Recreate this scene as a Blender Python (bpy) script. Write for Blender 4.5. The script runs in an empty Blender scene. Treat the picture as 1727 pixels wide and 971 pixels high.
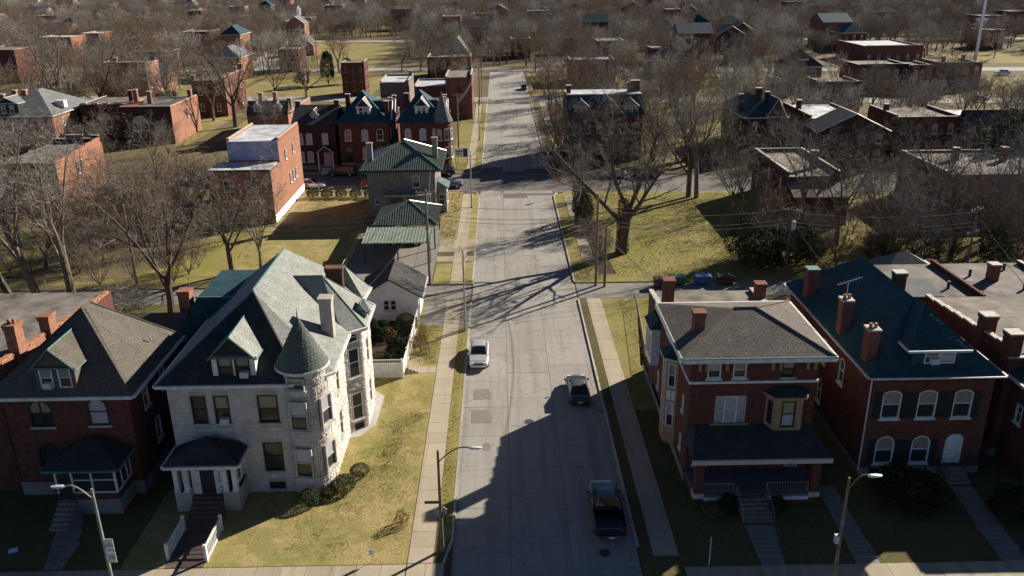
import bpy, math, random
from math import sin, cos, pi, radians, atan2, sqrt, hypot
from mathutils import Vector, Matrix
random.seed(7)
SC = bpy.context.scene
COL = SC.collection

# ---------------------------------------------------------------- camera
CX, CY, FPX, CAMH = 863.5, 485.5, 1420.0, 34.0
PITCH, YAW, ROLL = radians(21.058), radians(0.651), radians(0.65)
FWD = Vector((sin(YAW)*cos(PITCH), cos(YAW)*cos(PITCH), -sin(PITCH)))
RT0 = Vector((cos(YAW), -sin(YAW), 0.0)); UP0 = RT0.cross(FWD)
RT = RT0*cos(ROLL) - UP0*sin(ROLL)
UPV = RT.cross(FWD)
cd = bpy.data.cameras.new('camera'); cam = bpy.data.objects.new('camera', cd); COL.objects.link(cam)
cd.sensor_width = 36.0; cd.lens = FPX/1727.0*36.0; cd.clip_start = 0.5; cd.clip_end = 6000
m = Matrix((( RT.x, UPV.x, -FWD.x, 0), (RT.y, UPV.y, -FWD.y, 0), (RT.z, UPV.z, -FWD.z, CAMH), (0, 0, 0, 1)))
cam.matrix_world = m
SC.camera = cam
def ray(px, py): return (FWD*FPX + RT*(px-CX) - UPV*(py-CY)).normalized()
def at(px, py, z=0.0):
    d = ray(px, py); return Vector((0, 0, CAMH)) + d*((z-CAMH)/d.z)

# ---------------------------------------------------------------- sky, sun, exposure
SUN_EL, SUN_AZ = radians(25.4), atan2(0.772, 0.636)      # azimuth clockwise from +Y
W = bpy.data.worlds.new('World'); SC.world = W; W.use_nodes = True
wn = W.node_tree; bg = wn.nodes['Background']
sky = wn.nodes.new('ShaderNodeTexSky'); sky.sky_type = 'NISHITA'; sky.sun_disc = False
sky.sun_elevation = SUN_EL; sky.sun_rotation = SUN_AZ; sky.air_density = 0.4; sky.dust_density = 0.0; sky.ozone_density = 1.5; sky.altitude = 1500
wn.links.new(sky.outputs[0], bg.inputs[0]); bg.inputs[1].default_value = 0.055
sl = bpy.data.lights.new('sun', 'SUN'); sl.energy = 5.0; sl.angle = radians(0.5); sl.color = (1.0, 0.92, 0.80)
so = bpy.data.objects.new('sun', sl); COL.objects.link(so)
sd = Vector((0.772*cos(SUN_EL), 0.636*cos(SUN_EL), sin(SUN_EL)))
so.rotation_euler = sd.to_track_quat('Z', 'Y').to_euler()
SC.view_settings.view_transform = 'Standard'; SC.view_settings.look = 'None'
SC.view_settings.exposure = 1.0; SC.view_settings.gamma = 1.0

# ---------------------------------------------------------------- materials
MATS = {}
def nd(t, typ, **kw):
    n = t.nodes.new(typ)
    for k, v in kw.items(): setattr(n, k, v)
    return n
def mix(t, fac, a, b, blend='MIX'):
    n = nd(t, 'ShaderNodeMix', data_type='RGBA', blend_type=blend)
    for s, v in ((n.inputs[0], fac), (n.inputs[6], a), (n.inputs[7], b)):
        if hasattr(v, 'default_value') or hasattr(v, 'links'): t.links.new(v, s)
        elif isinstance(v, (int, float)): s.default_value = v
        else: s.default_value = (*v, 1)
    return n.outputs[2]
def ramp(t, fac, a, b):
    n = nd(t, 'ShaderNodeMapRange'); n.inputs[1].default_value = a; n.inputs[2].default_value = b
    t.links.new(fac, n.inputs[0]); return n.outputs[0]
def noise(t, vec, scale, detail=3, rough=0.6):
    n = nd(t, 'ShaderNodeTexNoise'); n.inputs['Scale'].default_value = scale; n.inputs['Detail'].default_value = detail
    n.inputs['Roughness'].default_value = rough; t.links.new(vec, n.inputs['Vector']); return n.outputs[0]
def coords(t, kind):
    return nd(t, 'ShaderNodeTexCoord').outputs[kind] if kind != 'World' else nd(t, 'ShaderNodeNewGeometry').outputs['Position']
def base(name):
    m = bpy.data.materials.new(name); m.use_nodes = True; t = m.node_tree
    return m, t, t.nodes['Principled BSDF']
def bump(t, p, h, dist, strength=0.6):
    b = nd(t, 'ShaderNodeBump'); b.inputs['Distance'].default_value = dist; b.inputs['Strength'].default_value = strength
    t.links.new(h, b.inputs['Height']); t.links.new(b.outputs[0], p.inputs['Normal'])
def plain(name, c, rough=0.8, metal=0.0, var=0.18, scale=3.0, c2=None, bmp=0.01, kind='World', spec=0.4):
    m, t, p = base(name); v = coords(t, kind)
    n = noise(t, v, scale, 4)
    dark = c2 if c2 else tuple(x*(1-var*1.6) for x in c)
    lite = tuple(min(1, x*(1+var)) for x in c)
    t.links.new(mix(t, ramp(t, n, 0.3, 0.7), dark, lite), p.inputs['Base Color'])
    p.inputs['Roughness'].default_value = rough; p.inputs['Metallic'].default_value = metal
    p.inputs['Specular IOR Level'].default_value = spec
    if bmp: bump(t, p, noise(t, v, scale*8, 2), bmp)
    MATS[name] = m; return m
def brick(name, c1, c2, mort, stain=0.35, w=0.23, h=0.075, soot=(0.05, 0.04, 0.035)):
    m, t, p = base(name); uv = coords(t, 'UV'); wv = coords(t, 'World')
    b = nd(t, 'ShaderNodeTexBrick'); t.links.new(uv, b.inputs['Vector']); b.inputs['Scale'].default_value = 1.0
    b.inputs['Brick Width'].default_value = w; b.inputs['Row Height'].default_value = h; b.inputs['Mortar Size'].default_value = 0.008
    b.inputs['Color1'].default_value = (*c1, 1); b.inputs['Color2'].default_value = (*c2, 1); b.inputs['Mortar'].default_value = (*mort, 1)
    n1 = noise(t, wv, 0.45, 5, 0.65); n2 = noise(t, wv, 3.0, 4)
    c = mix(t, ramp(t, n2, 0.3, 0.75), b.outputs[0], tuple(x*0.7 for x in c2))
    f = nd(t, 'ShaderNodeMath', operation='MULTIPLY'); f.inputs[1].default_value = stain; t.links.new(ramp(t, n1, 0.5, 0.72), f.inputs[0])
    c = mix(t, f.outputs[0], c, soot)
    f2 = nd(t, 'ShaderNodeMath', operation='MULTIPLY'); f2.inputs[1].default_value = stain*0.6; t.links.new(ramp(t, noise(t, wv, 0.9, 4), 0.55, 0.8), f2.inputs[0])
    c = mix(t, f2.outputs[0], c, tuple(min(1, x*1.5+0.06) for x in c1))
    t.links.new(c, p.inputs['Base Color']); p.inputs['Roughness'].default_value = 0.9; p.inputs['Specular IOR Level'].default_value = 0.25
    bump(t, p, b.outputs[1], -0.01, 0.5)
    MATS[name] = m; return m
def shingle(name, c1, c2, w=0.32, h=0.16, rough=0.92, spec=0.15, patch=0.5):
    m, t, p = base(name); uv = coords(t, 'UV'); wv = coords(t, 'World')
    b = nd(t, 'ShaderNodeTexBrick'); t.links.new(uv, b.inputs['Vector']); b.inputs['Scale'].default_value = 1.0
    b.inputs['Brick Width'].default_value = w; b.inputs['Row Height'].default_value = h; b.inputs['Mortar Size'].default_value = 0.012
    b.inputs['Color1'].default_value = (*c1, 1); b.inputs['Color2'].default_value = (*c2, 1); b.inputs['Mortar'].default_value = (*[x*0.45 for x in c2], 1)
    n = noise(t, wv, 0.8, 5, 0.7); n2 = noise(t, wv, 9, 2)
    c = mix(t, ramp(t, n, 0.40, 0.66), b.outputs[0], tuple(x*(1-patch) for x in c1))
    mp = nd(t, 'ShaderNodeMapping'); mp.inputs['Scale'].default_value = (2.2, 0.16, 1); t.links.new(uv, mp.inputs['Vector'])
    f = nd(t, 'ShaderNodeMath', operation='MULTIPLY'); f.inputs[1].default_value = 0.45; t.links.new(ramp(t, noise(t, mp.outputs[0], 1.0, 4, 0.65), 0.5, 0.72), f.inputs[0]); c = mix(t, f.outputs[0], c, tuple(x*0.5 for x in c2))
    f = nd(t, 'ShaderNodeMath', operation='MULTIPLY'); f.inputs[1].default_value = 0.5; t.links.new(ramp(t, n2, 0.4, 0.75), f.inputs[0])
    c = mix(t, f.outputs[0], c, tuple(min(1, x*1.35) for x in c1))
    t.links.new(c, p.inputs['Base Color']); p.inputs['Roughness'].default_value = rough; p.inputs['Specular IOR Level'].default_value = spec
    bump(t, p, b.outputs[1], -0.006, 0.5)
    MATS[name] = m; return m
def ground_mat(name, a, b_, c_, s1=0.12, s2=0.8, fine=6.0, bd=0.05):
    m, t, p = base(name); v = coords(t, 'World')
    n1 = noise(t, v, s1, 5, 0.62); n2 = noise(t, v, s2, 5, 0.7); n3 = noise(t, v, fine, 4, 0.75)
    c = mix(t, ramp(t, n1, 0.44, 0.56), a, b_)
    f = nd(t, 'ShaderNodeMath', operation='MULTIPLY'); f.inputs[1].default_value = 0.75; t.links.new(ramp(t, n2, 0.46, 0.55), f.inputs[0])
    c = mix(t, f.outputs[0], c, c_)
    c = mix(t, ramp(t, n3, 0.38, 0.66), tuple(x*0.62 for x in a), c)
    n4 = noise(t, v, 24.0, 2, 0.7)
    c = mix(t, ramp(t, n4, 0.66, 0.72), c, tuple(min(1, x*1.5+0.05) for x in a))
    t.links.new(c, p.inputs['Base Color']); p.inputs['Roughness'].default_value = 1.0; p.inputs['Specular IOR Level'].default_value = 0.1
    bump(t, p, n3, bd, 0.8)
    MATS[name] = m; return m
def concrete(name, c, c2, crack=True, s=0.35, stainc=(0.16, 0.14, 0.12), vary=0.0):
    m, t, p = base(name); v = coords(t, 'World')
    n1 = noise(t, v, s, 6, 0.65); n2 = noise(t, v, 14, 3, 0.7)
    col = mix(t, ramp(t, n1, 0.3, 0.7), c, c2)
    col = mix(t, ramp(t, n2, 0.35, 0.75), col, tuple(x*0.8 for x in c))
    # tyre and drip streaks along the street
    mp = nd(t, 'ShaderNodeMapping'); mp.inputs['Scale'].default_value = (1.3, 0.06, 1); t.links.new(v, mp.inputs['Vector'])
    n3 = noise(t, mp.outputs[0], 1.0, 4, 0.6)
    f = nd(t, 'ShaderNodeMath', operation='MULTIPLY'); f.inputs[1].default_value = 0.55; t.links.new(ramp(t, n3, 0.48, 0.72), f.inputs[0])
    col = mix(t, f.outputs[0], col, stainc)
    if crack:
        nz = nd(t, 'ShaderNodeTexNoise'); nz.inputs['Scale'].default_value = 0.9; nz.inputs['Detail'].default_value = 4; t.links.new(v, nz.inputs['Vector'])
        ad = nd(t, 'ShaderNodeVectorMath', operation='MULTIPLY_ADD'); ad.inputs[1].default_value = (1.3, 1.3, 0); t.links.new(nz.outputs[1], ad.inputs[0]); t.links.new(v, ad.inputs[2])
        vo = nd(t, 'ShaderNodeTexVoronoi', feature='DISTANCE_TO_EDGE'); vo.inputs['Scale'].default_value = 0.36; t.links.new(ad.outputs[0], vo.inputs['Vector'])
        cr = ramp(t, vo.outputs[0], 0.008, 0.003)
        g = nd(t, 'ShaderNodeMath', operation='MULTIPLY'); t.links.new(cr, g.inputs[0]); t.links.new(ramp(t, noise(t, v, 0.22, 2), 0.42, 0.6), g.inputs[1])
        col = mix(t, g.outputs[0], col, (0.12, 0.105, 0.09))
        vo = nd(t, 'ShaderNodeTexVoronoi', feature='DISTANCE_TO_EDGE'); vo.inputs['Scale'].default_value = 1.1; t.links.new(ad.outputs[0], vo.inputs['Vector'])
        g = nd(t, 'ShaderNodeMath', operation='MULTIPLY'); t.links.new(ramp(t, vo.outputs[0], 0.018, 0.006), g.inputs[0]); t.links.new(ramp(t, noise(t, v, 0.35, 3), 0.54, 0.64), g.inputs[1])
        col = mix(t, g.outputs[0], col, (0.15, 0.135, 0.115))
    # worn spots and oil
    n5 = noise(t, v, 2.2, 5, 0.7); f = nd(t, 'ShaderNodeMath', operation='MULTIPLY'); f.inputs[1].default_value = 0.4; t.links.new(ramp(t, n5, 0.58, 0.72), f.inputs[0]); col = mix(t, f.outputs[0], col, stainc)
    if vary:
        oi = nd(t, 'ShaderNodeObjectInfo'); f = nd(t, 'ShaderNodeMath', operation='MULTIPLY'); f.inputs[1].default_value = vary; t.links.new(oi.outputs['Random'], f.inputs[0]); col = mix(t, f.outputs[0], col, tuple(x*0.55 for x in c))
    t.links.new(col, p.inputs['Base Color']); p.inputs['Roughness'].default_value = 0.9; p.inputs['Specular IOR Level'].default_value = 0.25
    bump(t, p, n2, 0.01, 0.4)
    MATS[name] = m; return m

brick('red_brick', (0.17, 0.045, 0.028), (0.12, 0.032, 0.022), (0.16, 0.12, 0.10))
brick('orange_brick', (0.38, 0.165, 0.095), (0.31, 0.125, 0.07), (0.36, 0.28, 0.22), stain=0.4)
brick('old_brick', (0.25, 0.09, 0.055), (0.18, 0.065, 0.045), (0.24, 0.18, 0.14), stain=0.6)
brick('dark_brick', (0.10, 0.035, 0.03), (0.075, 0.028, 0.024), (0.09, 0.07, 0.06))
brick('stone', (0.50, 0.45, 0.40), (0.42, 0.38, 0.335), (0.2, 0.17, 0.15), w=0.62, h=0.30, stain=0.3, soot=(0.2, 0.17, 0.15))
brick('grey_stone', (0.34, 0.32, 0.28), (0.24, 0.225, 0.20), (0.12, 0.11, 0.10), w=0.7, h=0.32, stain=0.4)
brick('foundation_stone', (0.30, 0.28, 0.27), (0.24, 0.22, 0.21), (0.16, 0.15, 0.14), w=0.6, h=0.3, stain=0.4)
brick('bleached_brick', (0.30, 0.27, 0.25), (0.2, 0.13, 0.10), (0.3, 0.27, 0.25), stain=0.5)
plain('stone_block', (0.54, 0.505, 0.455), 0.95, scale=1.3, var=0.15, bmp=0.04, c2=(0.38, 0.345, 0.31), spec=0.15)
shingle('tan_shingle', (0.145, 0.13, 0.108), (0.11, 0.098, 0.082))
shingle('brown_shingle', (0.175, 0.15, 0.13), (0.125, 0.108, 0.094))
shingle('charcoal_shingle', (0.085, 0.08, 0.078), (0.06, 0.057, 0.055))
shingle('pale_slate', (0.30, 0.305, 0.275), (0.215, 0.225, 0.20), w=0.42, h=0.3, rough=0.75)
shingle('dark_slate', (0.05, 0.057, 0.055), (0.036, 0.042, 0.042), w=0.3, h=0.2, rough=0.8)  # also the shaded tone of the stone house roof, painted on its front slope
shingle('turret_slate', (0.15, 0.165, 0.145), (0.11, 0.125, 0.108), w=0.3, h=0.2)
shingle('blue_slate', (0.032, 0.08, 0.092), (0.024, 0.062, 0.074), w=0.32, h=0.2, rough=0.7)
shingle('grey_shingle', (0.20, 0.205, 0.205), (0.16, 0.165, 0.165))
plain('green_tile', (0.12, 0.15, 0.12), 0.35, scale=1.5, spec=0.6)
plain('pale_green_metal', (0.19, 0.235, 0.185), 0.5, scale=1.0)
plain('copper_green', (0.08, 0.17, 0.15), 0.7, scale=4)
plain('tar_roof', (0.17, 0.15, 0.13), 0.95, scale=0.5, var=0.4, c2=(0.07, 0.062, 0.055), bmp=0.03)
plain('tan_roof', (0.19, 0.165, 0.13), 0.95, scale=0.6, var=0.35, c2=(0.08, 0.07, 0.056), bmp=0.03)
plain('pale_roof', (0.55, 0.56, 0.58), 0.7, scale=0.5, var=0.2, c2=(0.26, 0.26, 0.27), bmp=0.02)
plain('white_paint', (0.70, 0.69, 0.67), 0.6, scale=2.5, var=0.08, c2=(0.5, 0.48, 0.45))
plain('cream_paint', (0.52, 0.46, 0.36), 0.6, scale=2.5, var=0.1)
plain('tan_paint', (0.34, 0.22, 0.12), 0.6, scale=2.5)
plain('pale_lilac_wall', (0.40, 0.42, 0.55), 0.8, scale=0.8, var=0.25)
plain('white_stucco', (0.80, 0.79, 0.78), 0.9, scale=1.2, var=0.1)
plain('limestone_trim', (0.46, 0.42, 0.37), 0.8, scale=3)
plain('terracotta', (0.36, 0.17, 0.10), 0.9, scale=5)
plain('shutter_green', (0.012, 0.02, 0.022), 0.6)
plain('dark_wood', (0.03, 0.026, 0.024), 0.5)
plain('grey_wood', (0.22, 0.19, 0.155), 0.9, scale=5, var=0.3)
plain('pole_wood', (0.21, 0.155, 0.10), 0.9, scale=2, var=0.3)
plain('steel', (0.38, 0.36, 0.33), 0.5, metal=0.4, scale=3)
plain('dark_metal', (0.05, 0.05, 0.05), 0.6, metal=0.2)
plain('lamp_metal', (0.75, 0.76, 0.78), 0.35, metal=0.3)
plain('porch_deck', (0.11, 0.12, 0.13), 0.8)
plain('brick_red_paint', (0.22, 0.05, 0.035), 0.8)
plain('lattice_white', (0.72, 0.71, 0.69), 0.6, scale=4, var=0.05)
plain('bark', (0.20, 0.165, 0.13), 0.95, scale=3, var=0.35, c2=(0.09, 0.072, 0.056), bmp=0.04, spec=0.1)
plain('bark_dark', (0.12, 0.095, 0.075), 0.95, scale=3, var=0.35, c2=(0.05, 0.04, 0.032), bmp=0.04, spec=0.1)
plain('bark_pale', (0.33, 0.30, 0.26), 0.95, scale=3, var=0.35, c2=(0.15, 0.13, 0.11), bmp=0.04, spec=0.1)
plain('twig', (0.22, 0.19, 0.155), 0.95, scale=0.5, var=0.3, c2=(0.13, 0.11, 0.09), bmp=0, spec=0.1)
plain('twig_warm', (0.24, 0.18, 0.125), 0.95, scale=0.5, var=0.3, c2=(0.14, 0.10, 0.07), bmp=0, spec=0.1)
plain('twig_grey', (0.27, 0.245, 0.21), 0.95, scale=0.5, var=0.3, c2=(0.17, 0.15, 0.13), bmp=0, spec=0.1)
plain('twig_pale', (0.42, 0.39, 0.34), 0.95, scale=0.5, var=0.3, c2=(0.26, 0.235, 0.20), bmp=0, spec=0.1)
plain('evergreen', (0.032, 0.045, 0.018), 0.9, scale=2.0, var=0.4, c2=(0.014, 0.022, 0.008), bmp=0, spec=0.1)
plain('hedge_green', (0.06, 0.07, 0.022), 0.9, scale=6.0, var=0.4, c2=(0.03, 0.04, 0.012), bmp=0)
plain('ivy', (0.05, 0.06, 0.02), 0.9, scale=2.0, var=0.4, c2=(0.025, 0.03, 0.01), bmp=0)
plain('tuft_green', (0.15, 0.185, 0.035), 0.95, scale=1.5, var=0.4, bmp=0)
plain('tuft_straw', (0.55, 0.44, 0.20), 0.95, scale=1.5, var=0.3, bmp=0)
plain('dry_leaf', (0.22, 0.12, 0.05), 0.95, scale=4, var=0.4, bmp=0)
plain('yellow_leaf', (0.34, 0.24, 0.09), 0.95, scale=4, var=0.4, bmp=0)
ground_mat('yard_ground', (0.20, 0.16, 0.085), (0.155, 0.145, 0.05), (0.15, 0.11, 0.07), s1=0.05)
ground_mat('lawn_dry', (0.44, 0.34, 0.15), (0.29, 0.265, 0.08), (0.14, 0.175, 0.03), s1=0.3, s2=0.55)
ground_mat('lawn_straw', (0.44, 0.34, 0.17), (0.36, 0.285, 0.13), (0.24, 0.205, 0.075), s1=0.1)
ground_mat('lawn_green', (0.32, 0.28, 0.09), (0.20, 0.225, 0.035), (0.28, 0.20, 0.11), s1=0.14, s2=0.4)
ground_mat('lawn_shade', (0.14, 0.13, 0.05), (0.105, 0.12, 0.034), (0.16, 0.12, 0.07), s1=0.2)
ground_mat('vacant_lot', (0.36, 0.29, 0.125), (0.25, 0.22, 0.075), (0.17, 0.16, 0.05), s1=0.04, s2=0.2, fine=1.5)
ground_mat('soil', (0.075, 0.055, 0.04), (0.06, 0.045, 0.032), (0.09, 0.06, 0.04))
concrete('road_concrete', (0.36, 0.34, 0.305), (0.30, 0.283, 0.25), vary=0.28)
concrete('cross_asphalt', (0.175, 0.16, 0.145), (0.15, 0.137, 0.125), crack=False)
concrete('alley_concrete', (0.25, 0.235, 0.21), (0.20, 0.185, 0.165))
concrete('walk_concrete', (0.46, 0.385, 0.28), (0.39, 0.325, 0.235), crack=False, stainc=(0.22, 0.18, 0.13), vary=0.35)
concrete('kerb_concrete', (0.50, 0.47, 0.42), (0.40, 0.37, 0.33), crack=False)
concrete('far_road', (0.36, 0.34, 0.31), (0.30, 0.28, 0.255), crack=False)
plain('patch_asphalt', (0.20, 0.18, 0.165), 0.9, scale=6, var=0.2)
plain('joint_tar', (0.12, 0.10, 0.088), 0.95)
plain('brick_path', (0.12, 0.085, 0.07), 0.9, scale=3)
def glossy(name, c, rough=0.12, coat=0.0, metal=0.0, spec=0.6):
    m, t, p = base(name); v = coords(t, 'World')
    t.links.new(mix(t, noise(t, v, 1.1, 3), tuple(x*0.8 for x in c), tuple(min(1, x*1.15) for x in c)), p.inputs['Base Color'])
    p.inputs['Roughness'].default_value = rough; p.inputs['Metallic'].default_value = metal; p.inputs['Specular IOR Level'].default_value = spec
    if coat: p.inputs['Coat Weight'].default_value = coat; p.inputs['Coat Roughness'].default_value = 0.06
    MATS[name] = m; return m
glossy('window_glass', (0.035, 0.038, 0.04), 0.08)
glossy('blind', (0.26, 0.235, 0.18), 0.25)
glossy('curtain', (0.42, 0.41, 0.42), 0.3)
glossy('pink_curtain', (0.34, 0.12, 0.15), 0.3)
glossy('car_glass', (0.012, 0.014, 0.016), 0.05)
glossy('silver_paint', (0.56, 0.55, 0.54), 0.3, coat=1, metal=0.3)
glossy('dark_green_paint', (0.02, 0.025, 0.018), 0.3, coat=0.5)
glossy('black_paint', (0.012, 0.012, 0.014), 0.25, coat=1)
glossy('white_car_paint', (0.7, 0.7, 0.7), 0.3, coat=1)
glossy('red_car_paint', (0.25, 0.02, 0.02), 0.3, coat=1)
glossy('blue_car_paint', (0.05, 0.08, 0.16), 0.3, coat=1)
glossy('black_vinyl', (0.02, 0.02, 0.02), 0.6)
glossy('tyre_rubber', (0.02, 0.02, 0.02), 0.8, spec=0.3)
glossy('rim_metal', (0.5, 0.5, 0.5), 0.3, metal=0.8)
glossy('lamp_lens', (0.75, 0.75, 0.72), 0.1)
glossy('tail_red', (0.30, 0.01, 0.01), 0.15)
glossy('chrome', (0.6, 0.6, 0.6), 0.15, metal=1.0)
glossy('blue_plastic', (0.03, 0.12, 0.28), 0.5)
glossy('green_plastic', (0.03, 0.12, 0.05), 0.5)
glossy('brown_plastic', (0.07, 0.04, 0.03), 0.5)
glossy('sign_red', (0.42, 0.02, 0.035), 0.4)
glossy('sign_green', (0.02, 0.12, 0.05), 0.4)
glossy('sign_white', (0.75, 0.75, 0.75), 0.4)
glossy('sign_blue', (0.02, 0.04, 0.16), 0.4)
glossy('ink', (0.015, 0.015, 0.015), 0.5)
glossy('ac_white', (0.55, 0.56, 0.56), 0.4)
glossy('transformer_grey', (0.45, 0.55, 0.62), 0.4)

# ---------------------------------------------------------------- object helpers
def newmesh(name, vs, fs, mat, uv=True, smooth=False):
    me = bpy.data.meshes.new(name); me.from_pydata(vs, [], fs)
    me.materials.append(MATS[mat])
    if uv:
        lay = me.uv_layers.new(name='UVMap'); data = [0.0]*(2*len(me.loops)); V = me.vertices
        for p in me.polygons:
            n = p.normal
            if abs(n.z) > 0.97: a, b = Vector((1, 0, 0)), Vector((0, 1, 0))
            else:
                a = Vector((-n.y, n.x, 0)).normalized(); b = n.cross(a)
            for li in p.loop_indices:
                co = V[me.loops[li].vertex_index].co
                data[2*li] = co.dot(a); data[2*li+1] = co.dot(b)
        lay.data.foreach_set('uv', data)
    if smooth: me.polygons.foreach_set('use_smooth', [True]*len(me.polygons))
    return me
def link(name, me, parent=None, loc=(0, 0, 0), rot=(0, 0, 0), scale=None):
    o = bpy.data.objects.new(name, me); COL.objects.link(o)
    if parent is not None: o.parent = parent
    o.location = loc; o.rotation_euler = rot
    if scale: o.scale = scale
    return o
def tag(o, label=None, cat=None, group=None, kind=None):
    if label: o['label'] = label
    if cat: o['category'] = cat
    if group: o['group'] = group
    if kind: o['kind'] = kind
    return o
def thing(name, label, cat, loc=(0, 0, 0), rz=0.0, group=None):
    o = bpy.data.objects.new(name, None); COL.objects.link(o); o.location = loc; o.rotation_euler = (0, 0, rz)
    o.empty_display_size = 0.3
    return tag(o, label, cat, group)
def copy_tree(o, parent=None):
    c = o.copy(); COL.objects.link(c)
    if parent is not None: c.parent = parent
    for ch in list(o.children): copy_tree(ch, c)
    return c
class MB:
    def __init__(s): s.v = []; s.f = []
    def quad(s, *pts):
        n = len(s.v); s.v += [tuple(p) for p in pts]; s.f.append(tuple(range(n, n+len(pts)))); return s
    def box(s, x0, x1, y0, y1, z0, z1):
        n = len(s.v)
        s.v += [(x0, y0, z0), (x1, y0, z0), (x1, y1, z0), (x0, y1, z0), (x0, y0, z1), (x1, y0, z1), (x1, y1, z1), (x0, y1, z1)]
        s.f += [(n, n+3, n+2, n+1), (n+4, n+5, n+6, n+7), (n, n+1, n+5, n+4), (n+1, n+2, n+6, n+5), (n+2, n+3, n+7, n+6), (n+3, n, n+4, n+7)]
        return s
    def prism(s, poly, z0, z1):               # CCW polygon
        n = len(s.v); k = len(poly)
        s.v += [(x, y, z0) for x, y in poly] + [(x, y, z1) for x, y in poly]
        s.f.append(tuple(n+k+i for i in range(k))); s.f.append(tuple(n+i for i in reversed(range(k))))
        for i in range(k):
            j = (i+1) % k; s.f.append((n+i, n+j, n+k+j, n+k+i))
        return s
    def hull(s, bot, top):                    # two loops of equal length, bottom CCW
        n = len(s.v); k = len(bot); s.v += [tuple(p) for p in bot] + [tuple(p) for p in top]
        s.f.append(tuple(n+k+i for i in range(k))); s.f.append(tuple(n+i for i in reversed(range(k))))
        for i in range(k):
            j = (i+1) % k; s.f.append((n+i, n+j, n+k+j, n+k+i))
        return s
    def tube(s, pts, rad, sides=6, cap=True):
        pts = [Vector(p) for p in pts]; k = len(pts)
        if isinstance(rad, (int, float)): rad = [rad]*k
        n = len(s.v)
        for i, p in enumerate(pts):
            d = (pts[min(i+1, k-1)] - pts[max(i-1, 0)]).normalized()
            a = d.cross(Vector((0.13, 0.31, 0.94)) if abs(d.z) < 0.9 else Vector((1, 0.1, 0))).normalized(); b = d.cross(a)
            for q in range(sides):
                t = 2*pi*q/sides; s.v.append(tuple(p + (a*cos(t) + b*sin(t))*rad[i]))
        for i in range(k-1):
            for q in range(sides):
                r = (q+1) % sides; s.f.append((n+i*sides+q, n+i*sides+r, n+(i+1)*sides+r, n+(i+1)*sides+q))
        if cap:
            s.f.append(tuple(n+q for q in reversed(range(sides)))); s.f.append(tuple(n+(k-1)*sides+q for q in range(sides)))
        return s
    def loft(s, rings, cap=True):
        n = len(s.v); k = len(rings[0])
        for r in rings: s.v += [tuple(p) for p in r]
        for i in range(len(rings)-1):
            for q in range(k):
                r = (q+1) % k; s.f.append((n+i*k+q, n+i*k+r, n+(i+1)*k+r, n+(i+1)*k+q))
        if cap:
            s.f.append(tuple(n+q for q in reversed(range(k)))); m_ = n+(len(rings)-1)*k; s.f.append(tuple(m_+q for q in range(k)))
        return s
    def mesh(s, name, mat, smooth=False, uv=True): return newmesh(name, s.v, s.f, mat, uv, smooth)
    def build(s, name, mat, parent=None, smooth=False, loc=(0, 0, 0), rot=(0, 0, 0), **kw):
        return tag(link(name, s.mesh(name, mat, smooth), parent, loc, rot), **kw)

# window meshes, cached by size and style
WC = {}
def win_meshes(w, h, arch, fm, pm, bm, det):
    key = (round(w, 2), round(h, 2), arch, fm, pm, bm, det)
    if key in WC: return WC[key]
    f = MB(); t = 0.085 if det else 0.11; rise = min(arch*w, w/2)
    d0, d1 = -0.03, 0.14
    top = h-rise
    f.box(-w/2, -w/2+t, d0, d1, 0, top); f.box(w/2-t, w/2, d0, d1, 0, top); f.box(-w/2+t, w/2-t, d0, d1, 0, t)
    if rise < 0.02: f.box(-w/2+t, w/2-t, d0, d1, h-t, h)
    else:
        R = (w*w/4 + rise*rise)/(2*rise); zc = h-R; N = 8; a0 = math.asin(min(1, (w/2)/R))
        for i in range(N):
            a, b = -a0+2*a0*i/N, -a0+2*a0*(i+1)/N
            o = [(R*sin(a), zc+R*cos(a)), (R*sin(b), zc+R*cos(b)), ((R-t)*sin(b), zc+(R-t)*cos(b)), ((R-t)*sin(a), zc+(R-t)*cos(a))]
            n = len(f.v); f.v += [(x, d0, z) for x, z in o] + [(x, d1, z) for x, z in o]
            f.f += [(n, n+3, n+2, n+1), (n+4, n+5, n+6, n+7), (n, n+1, n+5, n+4), (n+2, n+3, n+7, n+6), (n+1, n+2, n+6, n+5), (n+3, n, n+4, n+7)]
    f.box(-w/2+t, w/2-t, 0.03, d1-0.01, h*0.5-0.035, h*0.5+0.035)
    if w > 1.5: f.box(-0.05, 0.05, 0.031, d1-0.012, t, h-t)
    fr = f.mesh('window', fm)
    p = MB(); tz = h-0.01 if rise < 0.02 else h-rise*0.35
    hw = w/2-0.01
    def lens(z0, z1, y):
        pts = [(-hw, y, z0), (hw, y, z0), (hw, y, z1)]
        if z1 > top and rise > 0.02:
            R = (w*w/4 + rise*rise)/(2*rise); zc = h-R; a0 = math.asin(min(1, (w/2-0.012)/R))
            pts = [(-hw, y, z0), (hw, y, z0)] + [((R-0.01)*sin(a0-2*a0*i/8), y, zc+(R-0.01)*cos(a0-2*a0*i/8)) for i in range(9)]
        else: pts.append((-hw, y, z1))
        return pts
    zt = h-0.01
    if bm:
        p.quad(*lens(0.01, h*0.5, 0.10)); pane = p.mesh('pane', pm)
        q = MB(); q.quad(*lens(h*0.5, zt, 0.085)); blind = q.mesh('blind', bm)
    else:
        p.quad(*lens(0.01, zt, 0.09)); pane = p.mesh('pane', pm); blind = None
    s = MB().box(-w/2-0.10, w/2+0.10, -0.11, 0.05, -0.13, -0.003).mesh('sill', 'limestone_trim' if fm == 'dark_wood' else ('white_paint' if fm == 'white_paint' else 'limestone_trim'))
    WC[key] = (fr, pane, blind, s); return WC[key]
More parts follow.
